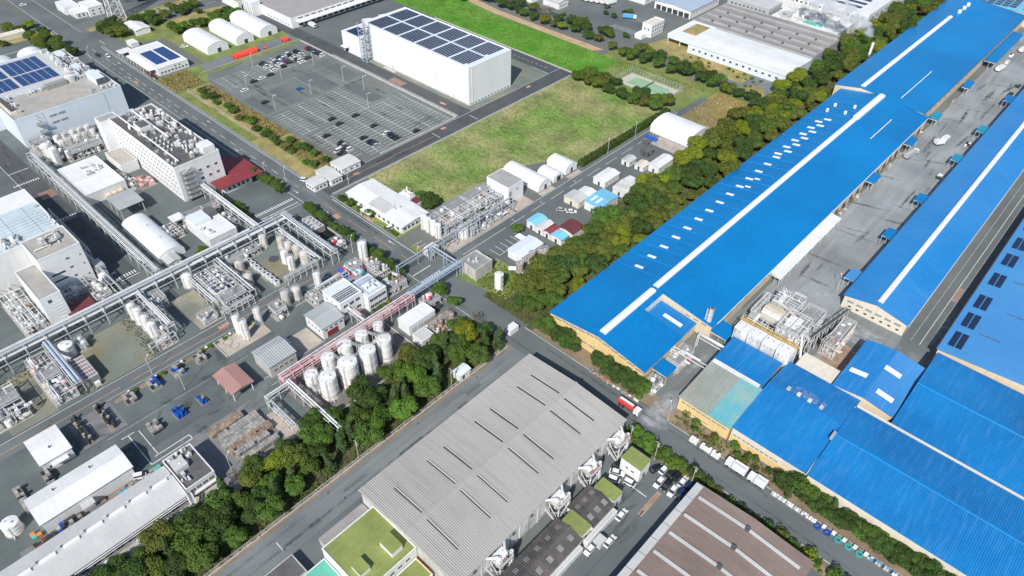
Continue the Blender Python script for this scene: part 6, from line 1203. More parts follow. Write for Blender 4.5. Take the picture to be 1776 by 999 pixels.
def conveyor(label, p0, p1, wd_, m, posts):
    p0, p1 = Vector(p0), Vector(p1); t = thing('conveyor', label, 'conveyor', ((p0.x+p1.x)/2, (p0.y+p1.y)/2, 0)); d = (p1-p0); s = Vector((d.y, -d.x, 0)).normalized()*wd_/2
    b = MB(); i = 0; b.v = [tuple(p0-s), tuple(p0+s), tuple(p1+s), tuple(p1-s)]+[tuple(v+Vector((0, 0, .3))) for v in (p0-s, p0+s, p1+s, p1-s)]; b.f = [(0, 1, 2, 3), (7, 6, 5, 4), (0, 4, 5, 1), (1, 5, 6, 2), (2, 6, 7, 3), (3, 7, 4, 0)]; b.m = [0]*6; b.build('belt_frame', m, t)
    for sg_ in (-1, 1): bar('side_truss', 'steel_frame', p0+s*sg_+Vector((0, 0, 1)), p1+s*sg_+Vector((0, 0, 1)), .18, t)
    for k in range(posts):
        q_ = p0+d*(k+.5)/posts
        for sg_ in (-1, 1): bar('post', 'steel_frame', (q_.x+s.x*sg_, q_.y+s.y*sg_, 0), q_+s*sg_+Vector((0, 0, 1)), .2, t)
        bar('brace', 'steel_frame', (q_.x-s.x, q_.y-s.y, 0), q_+s, .14, t)
    return t
conveyor('long grey inclined conveyor rising beside the mixing plant', (-37.6, 225, 1), (-39.6, 192, 9), 1.4, 'steel_dark', 8); conveyor('pale truss conveyor beside the slurry pit', (-34.6, 214.5, 2.4), (-36.2, 197, 5.4), 1.6, 'grating', 6); conveyor('upper white belt gallery into the weigh house', (-39.6, 192, 9), (-44, 189, 12.6), 1.6, 'white_stained', 2)
process_unit('pale pinkish screen frame beside the slurry pit', -36.2, -31.8, 198, 215, 4.8, 120, 157, frame='beige_wall', mats=('beige_wall', 'tank_dirty', 'pipe_white', 'pink_roof'))
# overhead pipe bridges and chimney at the lane
pipe_rack('long white pipe bridge from the yellow hall across the lane', 'x', -72, -58.6, 160.2, 1.5, 6.0, 2, m='white_wall', pm=('white_stained',), step=12, r=(.4, .5)); pipe_rack('second white pipe bridge across the lane to the deep blue shed', 'x', -68.8, -58.8, 171, 1.3, 6.0, 2, m='white_wall', pm=('white_stained',), step=9, r=(.35, .45))
t = thing('chimney', 'tall white pipe chimney beside the blue hall lane', 'chimney', (-69.6, 178.6, 0)); rod('stack', 'white_stained', (-69.6, 178.6, 0), (-69.6, 178.6, 12.6), .85, t); rod('flue_rim', 'steel_dark', (-69.6, 178.6, 12.5), (-69.6, 178.6, 12.75), .7, t); rod('slim_flue', 'pipe_blue_grey', (-70.9, 178.2, 0), (-70.9, 178.2, 11.6), .35, t)  # slim blue-grey flue tied beside the white stack
for z in (3, 6, 9): bar('tie', 'steel_frame', (-70.9, 178.2, z), (-69.6, 178.6, z), .2, t)
t = thing('chimney', 'slim white smoking chimney behind the tree belt', 'chimney', (-119.6, 437, 0)); rod('stack', 'white_wall', (-119.6, 437, 0), (-119.6, 437, 13.5), .75, t); rod('collar', 'white_wall', (-119.6, 437, 12.9), (-119.6, 437, 13.55), .85, t)
t = thing('chimney', 'white inclined flue beside the white solar-roofed factory', 'chimney', (-139, 478, 0)); rod('stack', 'white_wall', (-139.4, 476, 0), (-139.4, 476, 9), .9, t); rod('base', 'white_wall', (-141, 476, .6), (-137.8, 476, .6), .6, t)
# electric pylon
t = thing('pylon', 'white lattice power pylon rising out of the top edge', 'pylon', (-494, 164, 0)); H_ = 46; B0, B1 = 4.2, .9
for sx in (-1, 1):
    for sy in (-1, 1): bar('leg', 'pipe_white', (-494+sx*B0, 164+sy*B0, 0), (-494+sx*B1, 164+sy*B1, H_), .42, t)
zs = [0, 5, 10, 15, 19, 23, 27, 31, 35, 39, 43]
for z0, z1 in zip(zs, zs[1:]):
    w0, w1 = B0+(B1-B0)*z0/H_, B0+(B1-B0)*z1/H_
    for a in range(4):
        c_ = [(-1, -1), (1, -1), (1, 1), (-1, 1)]; p, q_ = c_[a], c_[(a+1) % 4]
        bar('lattice_bar', 'pipe_white', (-494+p[0]*w0, 164+p[1]*w0, z0), (-494+q_[0]*w1, 164+q_[1]*w1, z1), .2, t); bar('lattice_bar', 'pipe_white', (-494+q_[0]*w0, 164+q_[1]*w0, z0), (-494+p[0]*w1, 164+p[1]*w1, z1), .2, t)
        bar('ring_bar', 'pipe_white', (-494+p[0]*w1, 164+p[1]*w1, z1), (-494+q_[0]*w1, 164+q_[1]*w1, z1), .18, t)
for z in (33, 40): bar('cross_arm', 'pipe_white', (-494, 164-9, z), (-494, 164+9, z), .5, t)
# steam
def plume(name, label, pts, dens):
    b = MB(); n_ = 14; rings = []
    for (x, y, z, r) in pts: rings.append((Vector((x, y, z)), r))
    for k, (p, r) in enumerate(rings):
        d = (rings[min(k+1, len(rings)-1)][0]-rings[max(k-1, 0)][0]).normalized(); a = d.orthogonal().normalized(); c_ = d.cross(a)
        b.v += [tuple(p+(a*math.cos(2*math.pi*j/n_)+c_*math.sin(2*math.pi*j/n_))*r) for j in range(n_)]
    for k in range(len(rings)-1): b.f += [(k*n_+j, k*n_+(j+1) % n_, (k+1)*n_+(j+1) % n_, (k+1)*n_+j) for j in range(n_)]
    b.f += [tuple(reversed(range(n_))), tuple((len(rings)-1)*n_+j for j in range(n_))]; b.m = [0]*len(b.f)
    m = bpy.data.materials.new(name); m.use_nodes = True; MATS[name] = m; nt_ = m.node_tree; nt_.nodes.remove(nt_.nodes['Principled BSDF'])
    v = nt_.nodes.new('ShaderNodeVolumePrincipled'); v.inputs['Color'].default_value = (.99, .99, 1, 1); v.inputs['Anisotropy'].default_value = .2
    g = nt_.nodes.new('ShaderNodeNewGeometry'); nz = nt_.nodes.new('ShaderNodeTexNoise'); nz.inputs['Scale'].default_value = .22 if 'chimney' in name else .7; nz.inputs['Detail'].default_value = 4
    mr = nt_.nodes.new('ShaderNodeMapRange'); mr.inputs[1].default_value = .47; mr.inputs[2].default_value = .68; mr.inputs[4].default_value = dens
    nt_.links.new(g.outputs['Position'], nz.inputs['Vector']); nt_.links.new(nz.outputs[0], mr.inputs[0]); nt_.links.new(mr.outputs[0], v.inputs['Density']); nt_.links.new(v.outputs[0], nt_.nodes['Material Output'].inputs['Volume'])
    o = b.build(name, name); o['kind'] = 'stuff'; o['label'] = label; o['category'] = 'steam'
plume('chimney_steam', 'white steam drifting left from the slim chimney over the factory roof', [(-119.6, 437, 13.4, .6), (-120.2, 438, 15.4, 1.6), (-123, 440, 17, 2.6), (-128, 443, 18.6, 3.6), (-135, 446, 20, 4.6), (-143, 449, 21.4, 5.6), (-153, 452, 22.6, 6.6), (-163, 455, 23.4, 7), (-172, 457, 24, 6)], .5)
plume('roof_steam', 'thin white steam rising from the vents of the blue corrugated shed', [(-35, 167.6, 8.3, .7), (-33, 168.2, 9, 1.2), (-30.5, 168.4, 9.2, 1.3), (-27.5, 168.3, 9.2, 1.4), (-24, 168.2, 9, 1.2), (-22.6, 168.2, 8.7, .6)], .4)

# more of the left plant's small process groups
for k, (x0, x1, y0, y1, h, n_, lb) in enumerate(((-248, -242, 40.6, 44.6, 3.4, 30, 'valve group between the tall factory and the west road'), (-243.6, -237, 38.4, 44, 3, 40, 'bins and pumps beside the dark-red pump house'), (-236.6, -234.4, 22, 28, 2.4, 18, 'small pump skid against the main rack, left of the pump house'), (-262, -254, 74.8, 80.6, 3, 34, 'pipe group behind the arched shed end'), (-260.6, -257.6, 84, 92.6, 4.6, 34, 'stained tanks and ducts on the blind side of the mixing house'), (-252, -244, 96.6, 99.4, 3.4, 30, 'condenser row below the block-end pipe rack'), (-283, -277, 96, 100.6, 4, 30, 'ducts at the foot of the fire stair'), (-315, -300, 81, 83.4, 2.6, 34, 'pump row behind the cream flat roof'), (-347, -342.6, 72, 88, 4, 56, 'tall pipe stacks between the tank rows and the stair tower'), (-225.4, -219.4, 50.6, 56, 4, 36, 'exchanger group at the head of the tan lot'), (-206, -200.4, 59.6, 65, .9, 10, 'flush valve chamber on the tan lot'), (-192-(-3.4), -184.6, 112, 117, 3, 30, 'compressor group beside the tarpaulins'), (-181, -177.6, 104.6, 112, 3, 30, 'filter group on the blind side of the control block'), (-224, -219, 24.6, 27, 2, 14, 'low skid on the bare lot beside the squat tank'), (-199, -196.6+0, -9, -4, 2, 0, ''))):
    if lb: process_unit(lb, x0, x1, y0, y1, h, n_, 200+k, mats=('tank_white', 'tank_dirty', 'pipe_white', 'steel_rust', 'pipe_galv', 'grey_metal'), levels=1)
# ------------------------------------------------------------------ vehicles
def car_meshes():
    b = MB()
    for y0, y1 in ((-.84, .84),): b.profile([(-2.15, .28), (2.15, .28), (2.22, .6), (1.95, .74), (1.15, .9), (-1.8, .95), (-2.2, .86)], 'y', y0, y1)
    b.v = [(x, y*(.94 if abs(x) > 1.9 else 1), z) for x, y, z in [(v[0], v[1], v[2]) for v in b.v]]
    body = b.mesh('car_body', 'paint_white')
    b = MB(); i = [(-1.95, -.8, .9), (1.2, -.8, .86), (1.2, .8, .86), (-1.95, .8, .9), (-1.35, -.64, 1.4), (.4, -.64, 1.42), (.4, .64, 1.42), (-1.35, .64, 1.4)]
    b.v = i; b.f = [(3, 2, 1, 0), (4, 5, 6, 7), (0, 1, 5, 4), (1, 2, 6, 5), (2, 3, 7, 6), (3, 0, 4, 7)]; b.m = [0]*6; glass = b.mesh('car_glass', 'glass')
    b = MB(); b.box(-1.38, .42, -.66, .66, 1.4, 1.47); roof = b.mesh('car_roof', 'paint_white')
    b = MB(); b.cyl((0, -.11, 0), (0, .11, 0), .31, n=12); wheel = b.mesh('wheel', 'tyre')
    b = MB(); b.box(-.04, .04, -.2, .2, -.08, .08); light = b.mesh('headlight', 'lamp_glass')
    b = MB(); b.profile([(-1.65, .25), (1.65, .25), (1.7, .9), (1.5, 1.0), (-1.65, 1.0)], 'y', -.72, .72); kb = b.mesh('van_body', 'paint_white')
    b = MB(); b.v = [(-1.62, -.7, 1), (1.5, -.7, 1), (1.5, .7, 1), (-1.62, .7, 1), (-1.5, -.62, 1.72), (.8, -.62, 1.72), (.8, .62, 1.72), (-1.5, .62, 1.72)]; b.f = [(3, 2, 1, 0), (4, 5, 6, 7), (0, 1, 5, 4), (1, 2, 6, 5), (2, 3, 7, 6), (3, 0, 4, 7)]; b.m = [0]*6; kg = b.mesh('van_glass', 'glass')
    b = MB(); b.box(-1.56, .82, -.66, .66, 1.72, 1.79); kr = b.mesh('van_roof', 'paint_white')
    return dict(body=body, glass=glass, roof=roof, wheel=wheel, light=light, kb=kb, kg=kg, kr=kr)
CM = car_meshes()
def sub(name, me, parent, loc=(0, 0, 0), m=None):
    o = bpy.data.objects.new(name, me); COL.objects.link(o); o.parent = parent; o.location = loc
    if m: o.material_slots[0].link = 'OBJECT'; o.material_slots[0].material = MATS[m]
    return o
def car(label, x, y, col, rz=90, van=False, full=True, group=None, z=.05):
    t = thing('parked_van' if van else 'parked_car', label, 'van' if van else 'car', (x, y, z), group, R(rz)); m = 'paint_'+col.replace(' ', '_')
    sub('body', CM['kb' if van else 'body'], t, m=m); sub('cabin_glass', CM['kg' if van else 'glass'], t); sub('roof', CM['kr' if van else 'roof'], t, m=m)
    if full:
        wx = 1.05 if van else 1.32
        for sx in (-wx, wx):
            for sy in (-.74, .74): sub('wheel', CM['wheel'], t, (sx, sy, .3))
        for sy in (-.55, .55): sub('headlight', CM['light'], t, (1.69 if van else 2.2, sy, .66))
    return t
NC = [('white', -48.3, 121.2, 0), ('black', -46.2, 121.6, 0), ('black', -44.2, 121.5, 1), ('white', -42.0, 121.3, 0), ('dark blue', -40.0, 121.4, 1)]
for k, (c, x, y, v) in enumerate(NC): car('%s car, %s from the green hut in the far parking row' % (c, wd[k].replace('nearest', 'first')), x, y, c, 90+(k-2)*1.5, bool(v))
for k, (c, x, y, v) in enumerate((('white', -46.9, 116.3, 0), ('black', -44.8, 117.0, 0), ('white', -42.5, 116.6, 0), ('dark blue', -40.4, 117.2, 1))): car('%s car, %s from the green hut in the near parking row' % (c, wd[k].replace('nearest', 'first')), x, y, c, -90+k*2, bool(v))
car('dark car half hidden behind the tall green-roofed hut', -50.2, 119.6, 'black', 70); car('white car beside the dust collector, left of a pair', -57.8, 110.6, 'white', 25); car('white car beside the dust collector, right of a pair', -57.0, 108.0, 'white', 20, True); car('white van beside the lawn edge of the green hut', -53.0, 110.2, 'white', 10, True); car('black car tucked against the tall green-roofed hut', -59.3, 113.4, 'black', 80)
car('white car alone on the asphalt in front of the green hut', -48.6, 100.4, 'white', 92); car('white car beside the kiosk', -46.2, 91.8, 'white', 90)
t = car('white pickup with a rust-brown load bed', -48.6, 86.4, 'white', -90); b = MB(); b.box(-2.15, -.5, -.7, .7, .96, 1.1); bpy.data.objects.remove([c for c in t.children if c.name.startswith('roof')][0]); o = bpy.data.objects.new('load_bed', b.mesh('load_bed', 'steel_rust')); COL.objects.link(o); o.parent = t; sub('cab_roof', CM['roof'], t, (.5, 0, .02), 'paint_white')
# big car park: rows of small cars (too small for wheels to show)
rcar = random.Random(5); CC = ['white', 'white', 'silver', 'black', 'black', 'dark grey', 'white', 'dark blue', 'black']
def row(desc, y, xs, cols=None):
    for k, x in enumerate(xs):
        c = cols[k] if cols else rcar.choice(CC)
        car('%s car, %s from the left in %s' % (c, wd[k].replace('nearest', 'first'), desc), x, y, c, 90 if rcar.random() < .5 else -90, rcar.random() < .3, False, 'cars in the large car park')
row('the top row of the car park', 222, [-370.6+k*2.5 for k in range(7)], ['red', 'black', 'dark grey', 'black', 'dark blue', 'black', 'white'])
row('row two, upper line, of the car park', 214, [-371+k*2.5 for k in range(6)]); row('row two, lower line, of the car park', 208.6, [-371+k*2.5 for k in range(7)], ['white', 'black', 'silver', 'white', 'black', 'white', 'white'])
row('row three, upper line, of the car park', 203, [-371+k*2.5 for k in range(5)], ['black', 'white', 'blue', 'red', 'black']); row('row three, lower line, of the car park', 197.6, [-371+k*2.5 for k in range(6)])
row('row four of the car park', 191.4, [-371+k*2.5 for k in range(6)], ['black', 'dark grey', 'white', 'silver', 'white', 'white'])
for lb, x, y, c in (('black car near a lamp post in the empty middle of the car park', -355, 186.6, 'black'), ('white car in the lane left of the empty middle of the car park', -354.6, 180.6, 'white'), ('black car in the lane near the left car park corner', -354.4, 175.6, 'black'), ('bright blue car standing alone in the middle of the car park', -329, 188, 'blue'), ('dark green-black car alone near the lower car park edge', -329, 166.4, 'black'), ('white car alone beside the left car park corner', -348.6, 166.4, 'white'), ('black car at the end of the second stall block', -289.4, 180, 'black'), ('black car at the start of the lower right stall blocks', -282.6, 179.6, 'black'), ('black car at the start of the middle right stall block', -283.6, 190.6, 'black'), ('black car halfway along the middle right stall block', -268.6, 190.6, 'black'), ('black car near the right end of the stall blocks', -249.6, 202, 'black'), ('black car in the lowest right stall block', -277.6, 168, 'black'), ('black car halfway along the lower right stall block', -263, 179.4, 'black')):
    car(lb, x, y, c, 90, False, False, 'cars in the large car park')
row('the car park row by the field road', 190.4, [-258.6+k*2.5 for k in range(4)], ['white', 'dark blue', 'black', 'black']); row('the last but one car park row', 179.4, [-258+k*2.5 for k in range(3)], ['black', 'dark blue', 'silver']); row('the nearest car park row', 168, [-266.6+k*2.5 for k in range(4)], ['black', 'silver', 'black', 'white']); row('the short stretch behind the cabins', 163, [-262+k*2.6 for k in range(3)], ['white', 'black', 'dark grey'])
car('white van at the guard cabin stalls', -252.4, 133.4-4.4+8.4, 'white', 30, True); car('white car leaving by the gate road', -443, 134.6, 'white', 0); car('black car on the road at the top left', -448, 131, 'black', 0); car('white car beside the gate office lawn', -424, 172, 'white', 60)
car('silver pickup in the yard of the sky-blue workshop', -154.4, 200.4, 'silver', 40); car('white car in the yard of the sky-blue workshop', -150.4, 202.4, 'white', 40); car('white van beside the office garden', -197, 137.6+3.6, 'white', 80, True)
car('white van on the strip beside the long white shed', -157.2, 14.8, 'white', 60, True); car('blue car under the trees by the dark flat shed', -106-1.2, 34.5, 'blue', 70, True) if False else None
for k, (x, y, c) in enumerate(((-540, 175, 'white'), (-548, 170, 'white'), (-556, 168, 'silver'), (-533, 185, 'white'), (-560, 131, 'white'), (-530, 100, 'white'))): car('%s car, %s of those on the far top-left lot' % (c, wd[k]), x, y, c, 20*k, False, False)
def truck(label, x, y, rz, L=7, box='white_clean', cab='paint_white', h=2.7, kind='box'):
    t = thing('truck', label, 'truck', (x, y, .05), None, R(rz)); g = lambda n_, m, *q: sub(n_, MB().box(*q).mesh(n_, m), t)
    g('chassis', 'steel_dark', -L/2, L/2, -.9, .9, .5, .8); g('cab', cab, L/2-1.9, L/2, -1.1, 1.1, .6, 2.4); g('windscreen', 'glass', L/2-.3, L/2+.03, -1, 1, 1.45, 2.2)
    if kind == 'box': g('cargo_box', box, -L/2, L/2-2.1, -1.2, 1.2, .85, h); g('box_ribs', 'light_grey_roof', -L/2+.3, L/2-2.4, -.3, .3, h+.005, h+.06)
    else:
        b = MB(); b.cyl((-L/2, 0, 1.75), (L/2-2.2, 0, 1.75), 1.15, 1.15, 14); sub('tank', b.mesh('tank', box), t); g('stripe', 'white_clean', -L/2+.3, L/2-2.6, -.42, .42, 2.80, 2.93)
    for px in (-L/2+1, -L/2+2.2, L/2-1):
        for sy in (-.95, .95): sub('wheel', CM['wheel'], t, (px, sy, .45)).scale = (1.45, 1.6, 1.45)
    return t
truck('red and white tanker truck on the road below the yellow hall', -69.4, 132.6, 0, 8, 'red_paint', 'paint_white', kind='tank')
truck('white box truck parked by the tree belt, nearer the weathered roof', -33.2, 136.0, 180, 6.4); truck('white box truck parked by the tree belt, second in line', -26.4, 136.0, 180, 5.4)
truck('long silver trailer standing in the concrete yard', -62, 352, 80, 10, 'grey_metal'); truck('white truck at the far middle of the concrete yard', -55, 378, 85, 6); truck('white truck near the far canopies of the yard', -60, 486, 80, 8); truck('small white truck beside the teal canopy', -56, 373, 60, 5); truck('white truck at the far end of the concrete yard', -58, 525, 80, 8)
for k in range(6): truck('white delivery truck, %s in the depot row at the top' % wd[k], -303+k*3.6, 402+k*1.4, 80, 8)
truck('white truck docked at the loading warehouse', -396, 243.6, 0, 7); truck('white truck, nearer of two on the loading yard', -376, 272, 70, 7); truck('white truck, farther of two on the loading yard', -374, 284, 70, 7); truck('blue and white bus in the depot lot', -261, 397, 30, 9, 'sky_blue_paint')
# ------------------------------------------------------------------ stores: drums, crates, bags
def stack(label, x0, x1, y0, y1, sx, sy, sz, layers, mats, name='crate_stack', kind='box', pn='crate', fill=.93, seed=1, pal='pallet_wood', cat='crates', group=None, jit=.06):
    q = random.Random(seed+int(x0*3+y0)); t = thing(name, label, cat, ((x0+x1)/2, (y0+y1)/2, 0), group)
    if pal: bx('pallet_base', pal, x0-.15, x1+.15, y0-.15, y1+.15, .02, .16, t)
    x = x0+sx/2
    while x < x1:
        y = y0+sy/2
        while y < y1:
            for l in range(layers):
                if q.random() > fill-.12*l: break
                m = q.choice(mats); jx, jy = q.uniform(-jit, jit), q.uniform(-jit, jit)
                if kind == 'box': piece(pn, 'box', m, (x+jx, y+jy, .17+l*sz), (sx*.94, sy*.94, sz*.94), t, rz=q.uniform(-.05, .05))
                else: piece(pn, 'cyl', m, (x+jx, y+jy, .17+l*sz), (sx*.44, sx*.44, sz*.95), t)
            y += sy
        x += sx
    return t
GD = ('drum_grey', 'crate_steel', 'crate_steel', 'drum_dark')
for k, (x, y) in enumerate(((-186.6, 26), (-186.6, 34), (-186.6, 42), (-186.6, 50))): stack('stack of steel cages, %s from the left in the row by the hydrant bed' % wd[k].replace('nearest', 'first'), x-2.6, x+1.8, y-1.6, y+1.8, 1.1, 1.1, .95, 2, GD+(('drum_blue',) if k in (1, 2) else ()), group='cage stacks in the yard', pn='cage')
for k, (x, y) in enumerate(((-170, 26), (-170, 34), (-170, 42))): stack(('stack of steel cages at the left end of the shelter row', 'heap of bright blue drums in front of the pink shelter', 'few blue drums and timber skids by the pink shelter')[k], x-2.6, x+1.6, y-1.6, y+(1.8 if k < 2 else .6), 1.1, 1.1, .95, 2, GD if k == 0 else ('drum_blue',), kind='box' if k == 0 else 'cyl', pn='cage' if k == 0 else 'drum', group='drum stacks in the yard', fill=.9 if k < 2 else .55)
for k, (x0, x1, y0, y1, lb) in enumerate(((-192, -179.4, 9.4, 11.4, 'left long rack of black drums on grey paving'), (-191.4, -179, 16.4, 18.4, 'right long rack of black drums on grey paving'), (-178, -167.4, -4.4, -2.2, 'long rack of steel cages below the white square shed'), (-178, -168, -12, -10, 'long rack of dark cages at the left picture edge'))): stack(lb, x0, x1, y0, y1, 1.0, 1.0, .95, 2, ('drum_dark', 'drum_dark', 'crate_steel') if k < 2 else ('crate_steel', 'drum_grey', 'drum_dark'), pn='drum' if k < 2 else 'cage', kind='cyl' if k < 2 else 'box', group='long drum racks')
for k, (x0, x1, y0, y1, m) in enumerate(((-157, -154, 36, 47, 'b'), (-153.4, -150.6, 37.4, 50.6, 'g'), (-150.2, -147.6, 36.4, 50, 'g'), (-147.2, -144.6, 37, 51, 'b'), (-144.2, -141.8, 37.6, 49, 'g'), (-141.2, -138.8, 38, 49.6, 'g'))): stack('long row of %s crates, %s from the pump lane side' % ('brown' if m == 'b' else 'grey steel', wd[k].replace('nearest', 'first')), x0, x1, y0, y1, 1.0, 1.0, .9, 2, ('crate_brown', 'pallet_wood', 'crate_brown') if m == 'b' else ('crate_steel', 'drum_grey', 'crate_steel'), group='crate rows by the tree belt', fill=1.1, jit=.02)
stack('crates and blue bins along the long white shed', -157.6, -155.4, -8.5, -1.6, 1.1, 1.1, 1, 2, ('crate_steel', 'drum_blue', 'crate_steel', 'drum_dark'), fill=.85); stack('maroon and grey crates at the near end of the long white shed', -157.2, -153, -14.6, -9.2, 1.1, 1.1, 1, 1, ('maroon_roof', 'drum_dark', 'crate_steel', 'maroon_roof'), fill=.9); stack('orange and green bins at the corner of the long white shed', -160.8, -158.6, -14, -11.2, 1.2, 1.2, 1.3, 1, ('orange_paint', 'mint_roof', 'orange_paint'), pal=None); stack('yellow crates behind the lower left long shed', -154, -151.8, -11.4, -8, 1.1, 1.1, 1, 1, ('yellow_paint',), pal=None)
stack('pipe bundles and bins beside the long white shed', -157.4, -155.6, 3.4, 12.4, 1.2, 1.4, .8, 1, ('crate_brown', 'sky_blue_paint', 'crate_steel', 'steel_rust'), fill=.75); stack('grey cages behind the white van', -156, -153.6, 16, 20, 1.1, 1.1, 1, 2, ('crate_steel', 'drum_grey', 'mint_roof')); stack('stacked pink crates between the cream roof and the five-storey block', -306, -297.5, 84, 91, 1.6, 1.6, 1, 2, ('pink_roof', 'pallet_wood', 'pipe_pink')); stack('grey steel cages between the control block and the far trees', -188, -182.6, 117.6, 118, 1, 1, 1, 1, ('drum_grey',)) if False else None
stack('red machine and bins in front of the open grey shelter', -280.6, -277.8, 69, 73, 1.3, 1.3, 1.2, 1, ('red_paint', 'steel_dark', 'blue_paint'), pal=None); stack('dark green covered bins by the long white shed', -151.6, -146.5, 120.6, 124.4, 1.2, 3.6, .9, 1, ('leaf_dark', 'drum_dark'), pal=None, fill=1)
stack('bright blue tarpaulined bundles beside the large arched shed', -164.6, -158, 276.8, 279, 1.1, 1.1, 1.0, 1, ('blue_paint',), pal=None); stack('dark machines on the apron of the large arched shed', -162.6, -159.6, 271.6, 274, 1.2, 1.2, .9, 1, ('steel_dark', 'dark_flat_roof', 'paint_dark_blue'), pal=None); stack('brown timber stacks beyond the large arched shed', -157, -146, 303, 306.6, 1.6, 1.6, .8, 1, ('timber', 'crate_brown', 'steel_dark', 'bag_white'), fill=.7)
# roadside goods
for k, (x0, x1, n_, lb) in enumerate(((-48.8, -46, 2, 'white bagged goods nearest the lane mouth'), (-45, -41.6, 2, 'white boxes in the middle of the verge below the weathered roof'), (-41.2, -38.4, 2, 'white boxes before the parked box trucks'))): stack(lb, x0, x1, 135.1, 136.6, .85, .75, .8, n_, ('bag_white',), pal=None, cat='bags', pn='bag', name='bag_stack', group='white bags along the road')
for k in range(6): stack('short run of white bags, %s in the line along the tree belt' % wd[k].replace('nearest', 'first'), -21.6+k*2.3, -19.7+k*2.3, 135.3, 136.4, .7, .55, .7, 1, ('bag_white', 'bag_white', 'light_grey_roof'), pal=None, cat='bags', pn='bag', name='bag_stack', group='white bags along the road')
for k, (x, m) in enumerate(((-7.2, 'drum_blue'), (-4.4, 'drum_blue'), (-1.4, 'cyan_crate'), (1.6, 'cyan_crate'), (4.6, 'cyan_crate'))):
    t = thing('cable_reel', '%s reel, %s from the left beside the road at lower right' % ('blue' if k < 2 else 'green', ('first', 'second', 'third', 'fourth', 'fifth')[k]), 'reel', (x, 135, .0), 'coloured reels'); b = MB(); b.lathe([(1.0, .1), (1.0, .5), (.62, .5), (.62, .1), (1.0, .1)], 16, (x, 135)); b.build('rim', m, t); bx('hub_box', 'bag_white', x+.9, x+1.9, 135.6, 136.5, 0, .9, t); bx('plank', 'timber', x-.6, x+.6, 136.5, 136.7, 0, .6, t)
for k in range(4): stack('pale blue and white packs, %s after the green reels' % wd[k].replace('nearest', 'first'), 6.5+k*2.2, 8.1+k*2.2, 135.2, 136.3, .7, .55, .6, 1, ('bag_white', 'sky_blue_paint', 'light_grey_roof'), pal=None, cat='bags', pn='bag', name='bag_stack', group='packs along the road')
stack('orange and grey scrap heap along the verge below the yellow hall', -88, -80, 136.2, 137.4, .7, .6, .45, 2, ('orange_paint', 'steel_rust', 'crate_steel', 'drum_grey'), pal=None, fill=.8, jit=.25, cat='scrap', name='scrap_heap', pn='scrap'); stack('white stones in a line below the yellow hall trees', -79, -69, 136.4, 137.2, .9, .8, .4, 1, ('bag_white', 'concrete'), pal=None, fill=.8, jit=.25, cat='stones', name='stone_line', pn='stone')
for k, (y, n_) in enumerate(((282, 5), (296, 4), (330, 4), (345, 3), (372, 4), (420, 5))): stack('pallets and scrap against the hall wall, %s heap along the yard' % wd[k], -66.6, -65.2, y, y+n_*1.6, 1.2, 1.4, .7, 2, ('timber', 'crate_steel', 'steel_rust', 'bag_white', 'pallet_wood'), pal=None, fill=.8, jit=.2, name='pallet_heap', cat='pallets')
for k, (x, y) in enumerate(((-45.2, 342), (-45.4, 366), (-45.4, 382), (-46, 470), (-46, 456), (-60, 500), (-61, 512), (-58, 540))): stack('white bundles, %s group along the far concrete yard' % wd[k], x-1, x+1, y-2, y+2.6, 1, 1.1, .9, 1, ('bag_white', 'crate_steel', 'drum_dark') if k not in (3, 4) else ('drum_dark',), pal=None, fill=.8, name='bag_stack', cat='bags', pn='bag')
# ------------------------------------------------------------------ poles, fences, small furniture
def lamp(label, x, y, h=8, rz=0, arm=1.6, m='pipe_white', group='lamp posts'):
    t = thing('lamp_post', label, 'lamp post', (x, y, 0), group); c_, s_ = math.cos(rz), math.sin(rz)
    rod('pole', m, (x, y, 0), (x, y, h), .08, t); rod('arm', m, (x, y, h), (x+arm*c_, y+arm*s_, h+.35), .07, t); piece('lamp_head', 'box', 'lamp_glass', (x+arm*c_, y+arm*s_, h+.28), (.7, .3, .16), t, rz=rz); rod('base', 'concrete', (x, y, 0), (x, y, .4), .28, t)
LP = [(-349, 211, 'by the upper car rows'), (-348, 189, 'by the fourth car row'), (-349, 168, 'at the left car park corner'), (-321, 211, 'in the empty upper middle of the car park'), (-320, 189, 'near the bright blue car'), (-319, 166, 'at the lower edge of the car park'), (-304, 212, 'right of the empty upper middle of the car park'), (-286.5, 201, 'at the corner of the stall blocks')]
for x, y, d in LP: lamp('slim white car park lamp post '+d, x, y, 8, .8)
for x, y, d in ((-172, 134.4, 'at the trestle crossing'), (-236.6, 150, 'at the cabin crossroads'), (-209, 138.9, 'in front of the office garden'), (-446, 125.8, 'at the gate of the solar factory'), (-168.6, 252, 'beside the hedge'), (-168.4, 274, 'near the large arched shed'), (-192.6, 36, 'over the hydrant bed'), (-178.6, 40, 'among the drum stacks'), (-196, 121, 'beside the plant road end'), (-267, 127, 'near the red canopy'), (-430, 138.9, 'at the gate office'), (-372.5, 186, 'beside the bank lawn'), (-45.8, 233, 'beside the narrow hall front'), (-257, 131, 'by the guard cabin'), (-58, 137.4, 'at the lane mouth'), (-140, 34, 'at the office block corner')): lamp('white lamp post '+d, x, y, 7, 2.2)
for k, (x, y) in enumerate(((-61.5, 121.8), (-52.6, 122.2), (-40, 122.4), (-116.8, 100), (-116.6, 62))):
    t = thing('utility_pole', 'grey concrete utility pole, %s along the tree strip near the warehouse' % wd[k], 'utility pole', (x, y, 0)); b = MB(); b.cyl((x, y, 0), (x, y, 9), .17, .1, 8); b.build('pole', 'concrete', t); bar('cross_arm', 'steel_frame', (x-.8, y, 8.4), (x+.8, y, 8.4), .1, t); rod('transformer', 'grey_metal', (x+.3, y, 6.8), (x+.3, y, 7.6), .25, t)
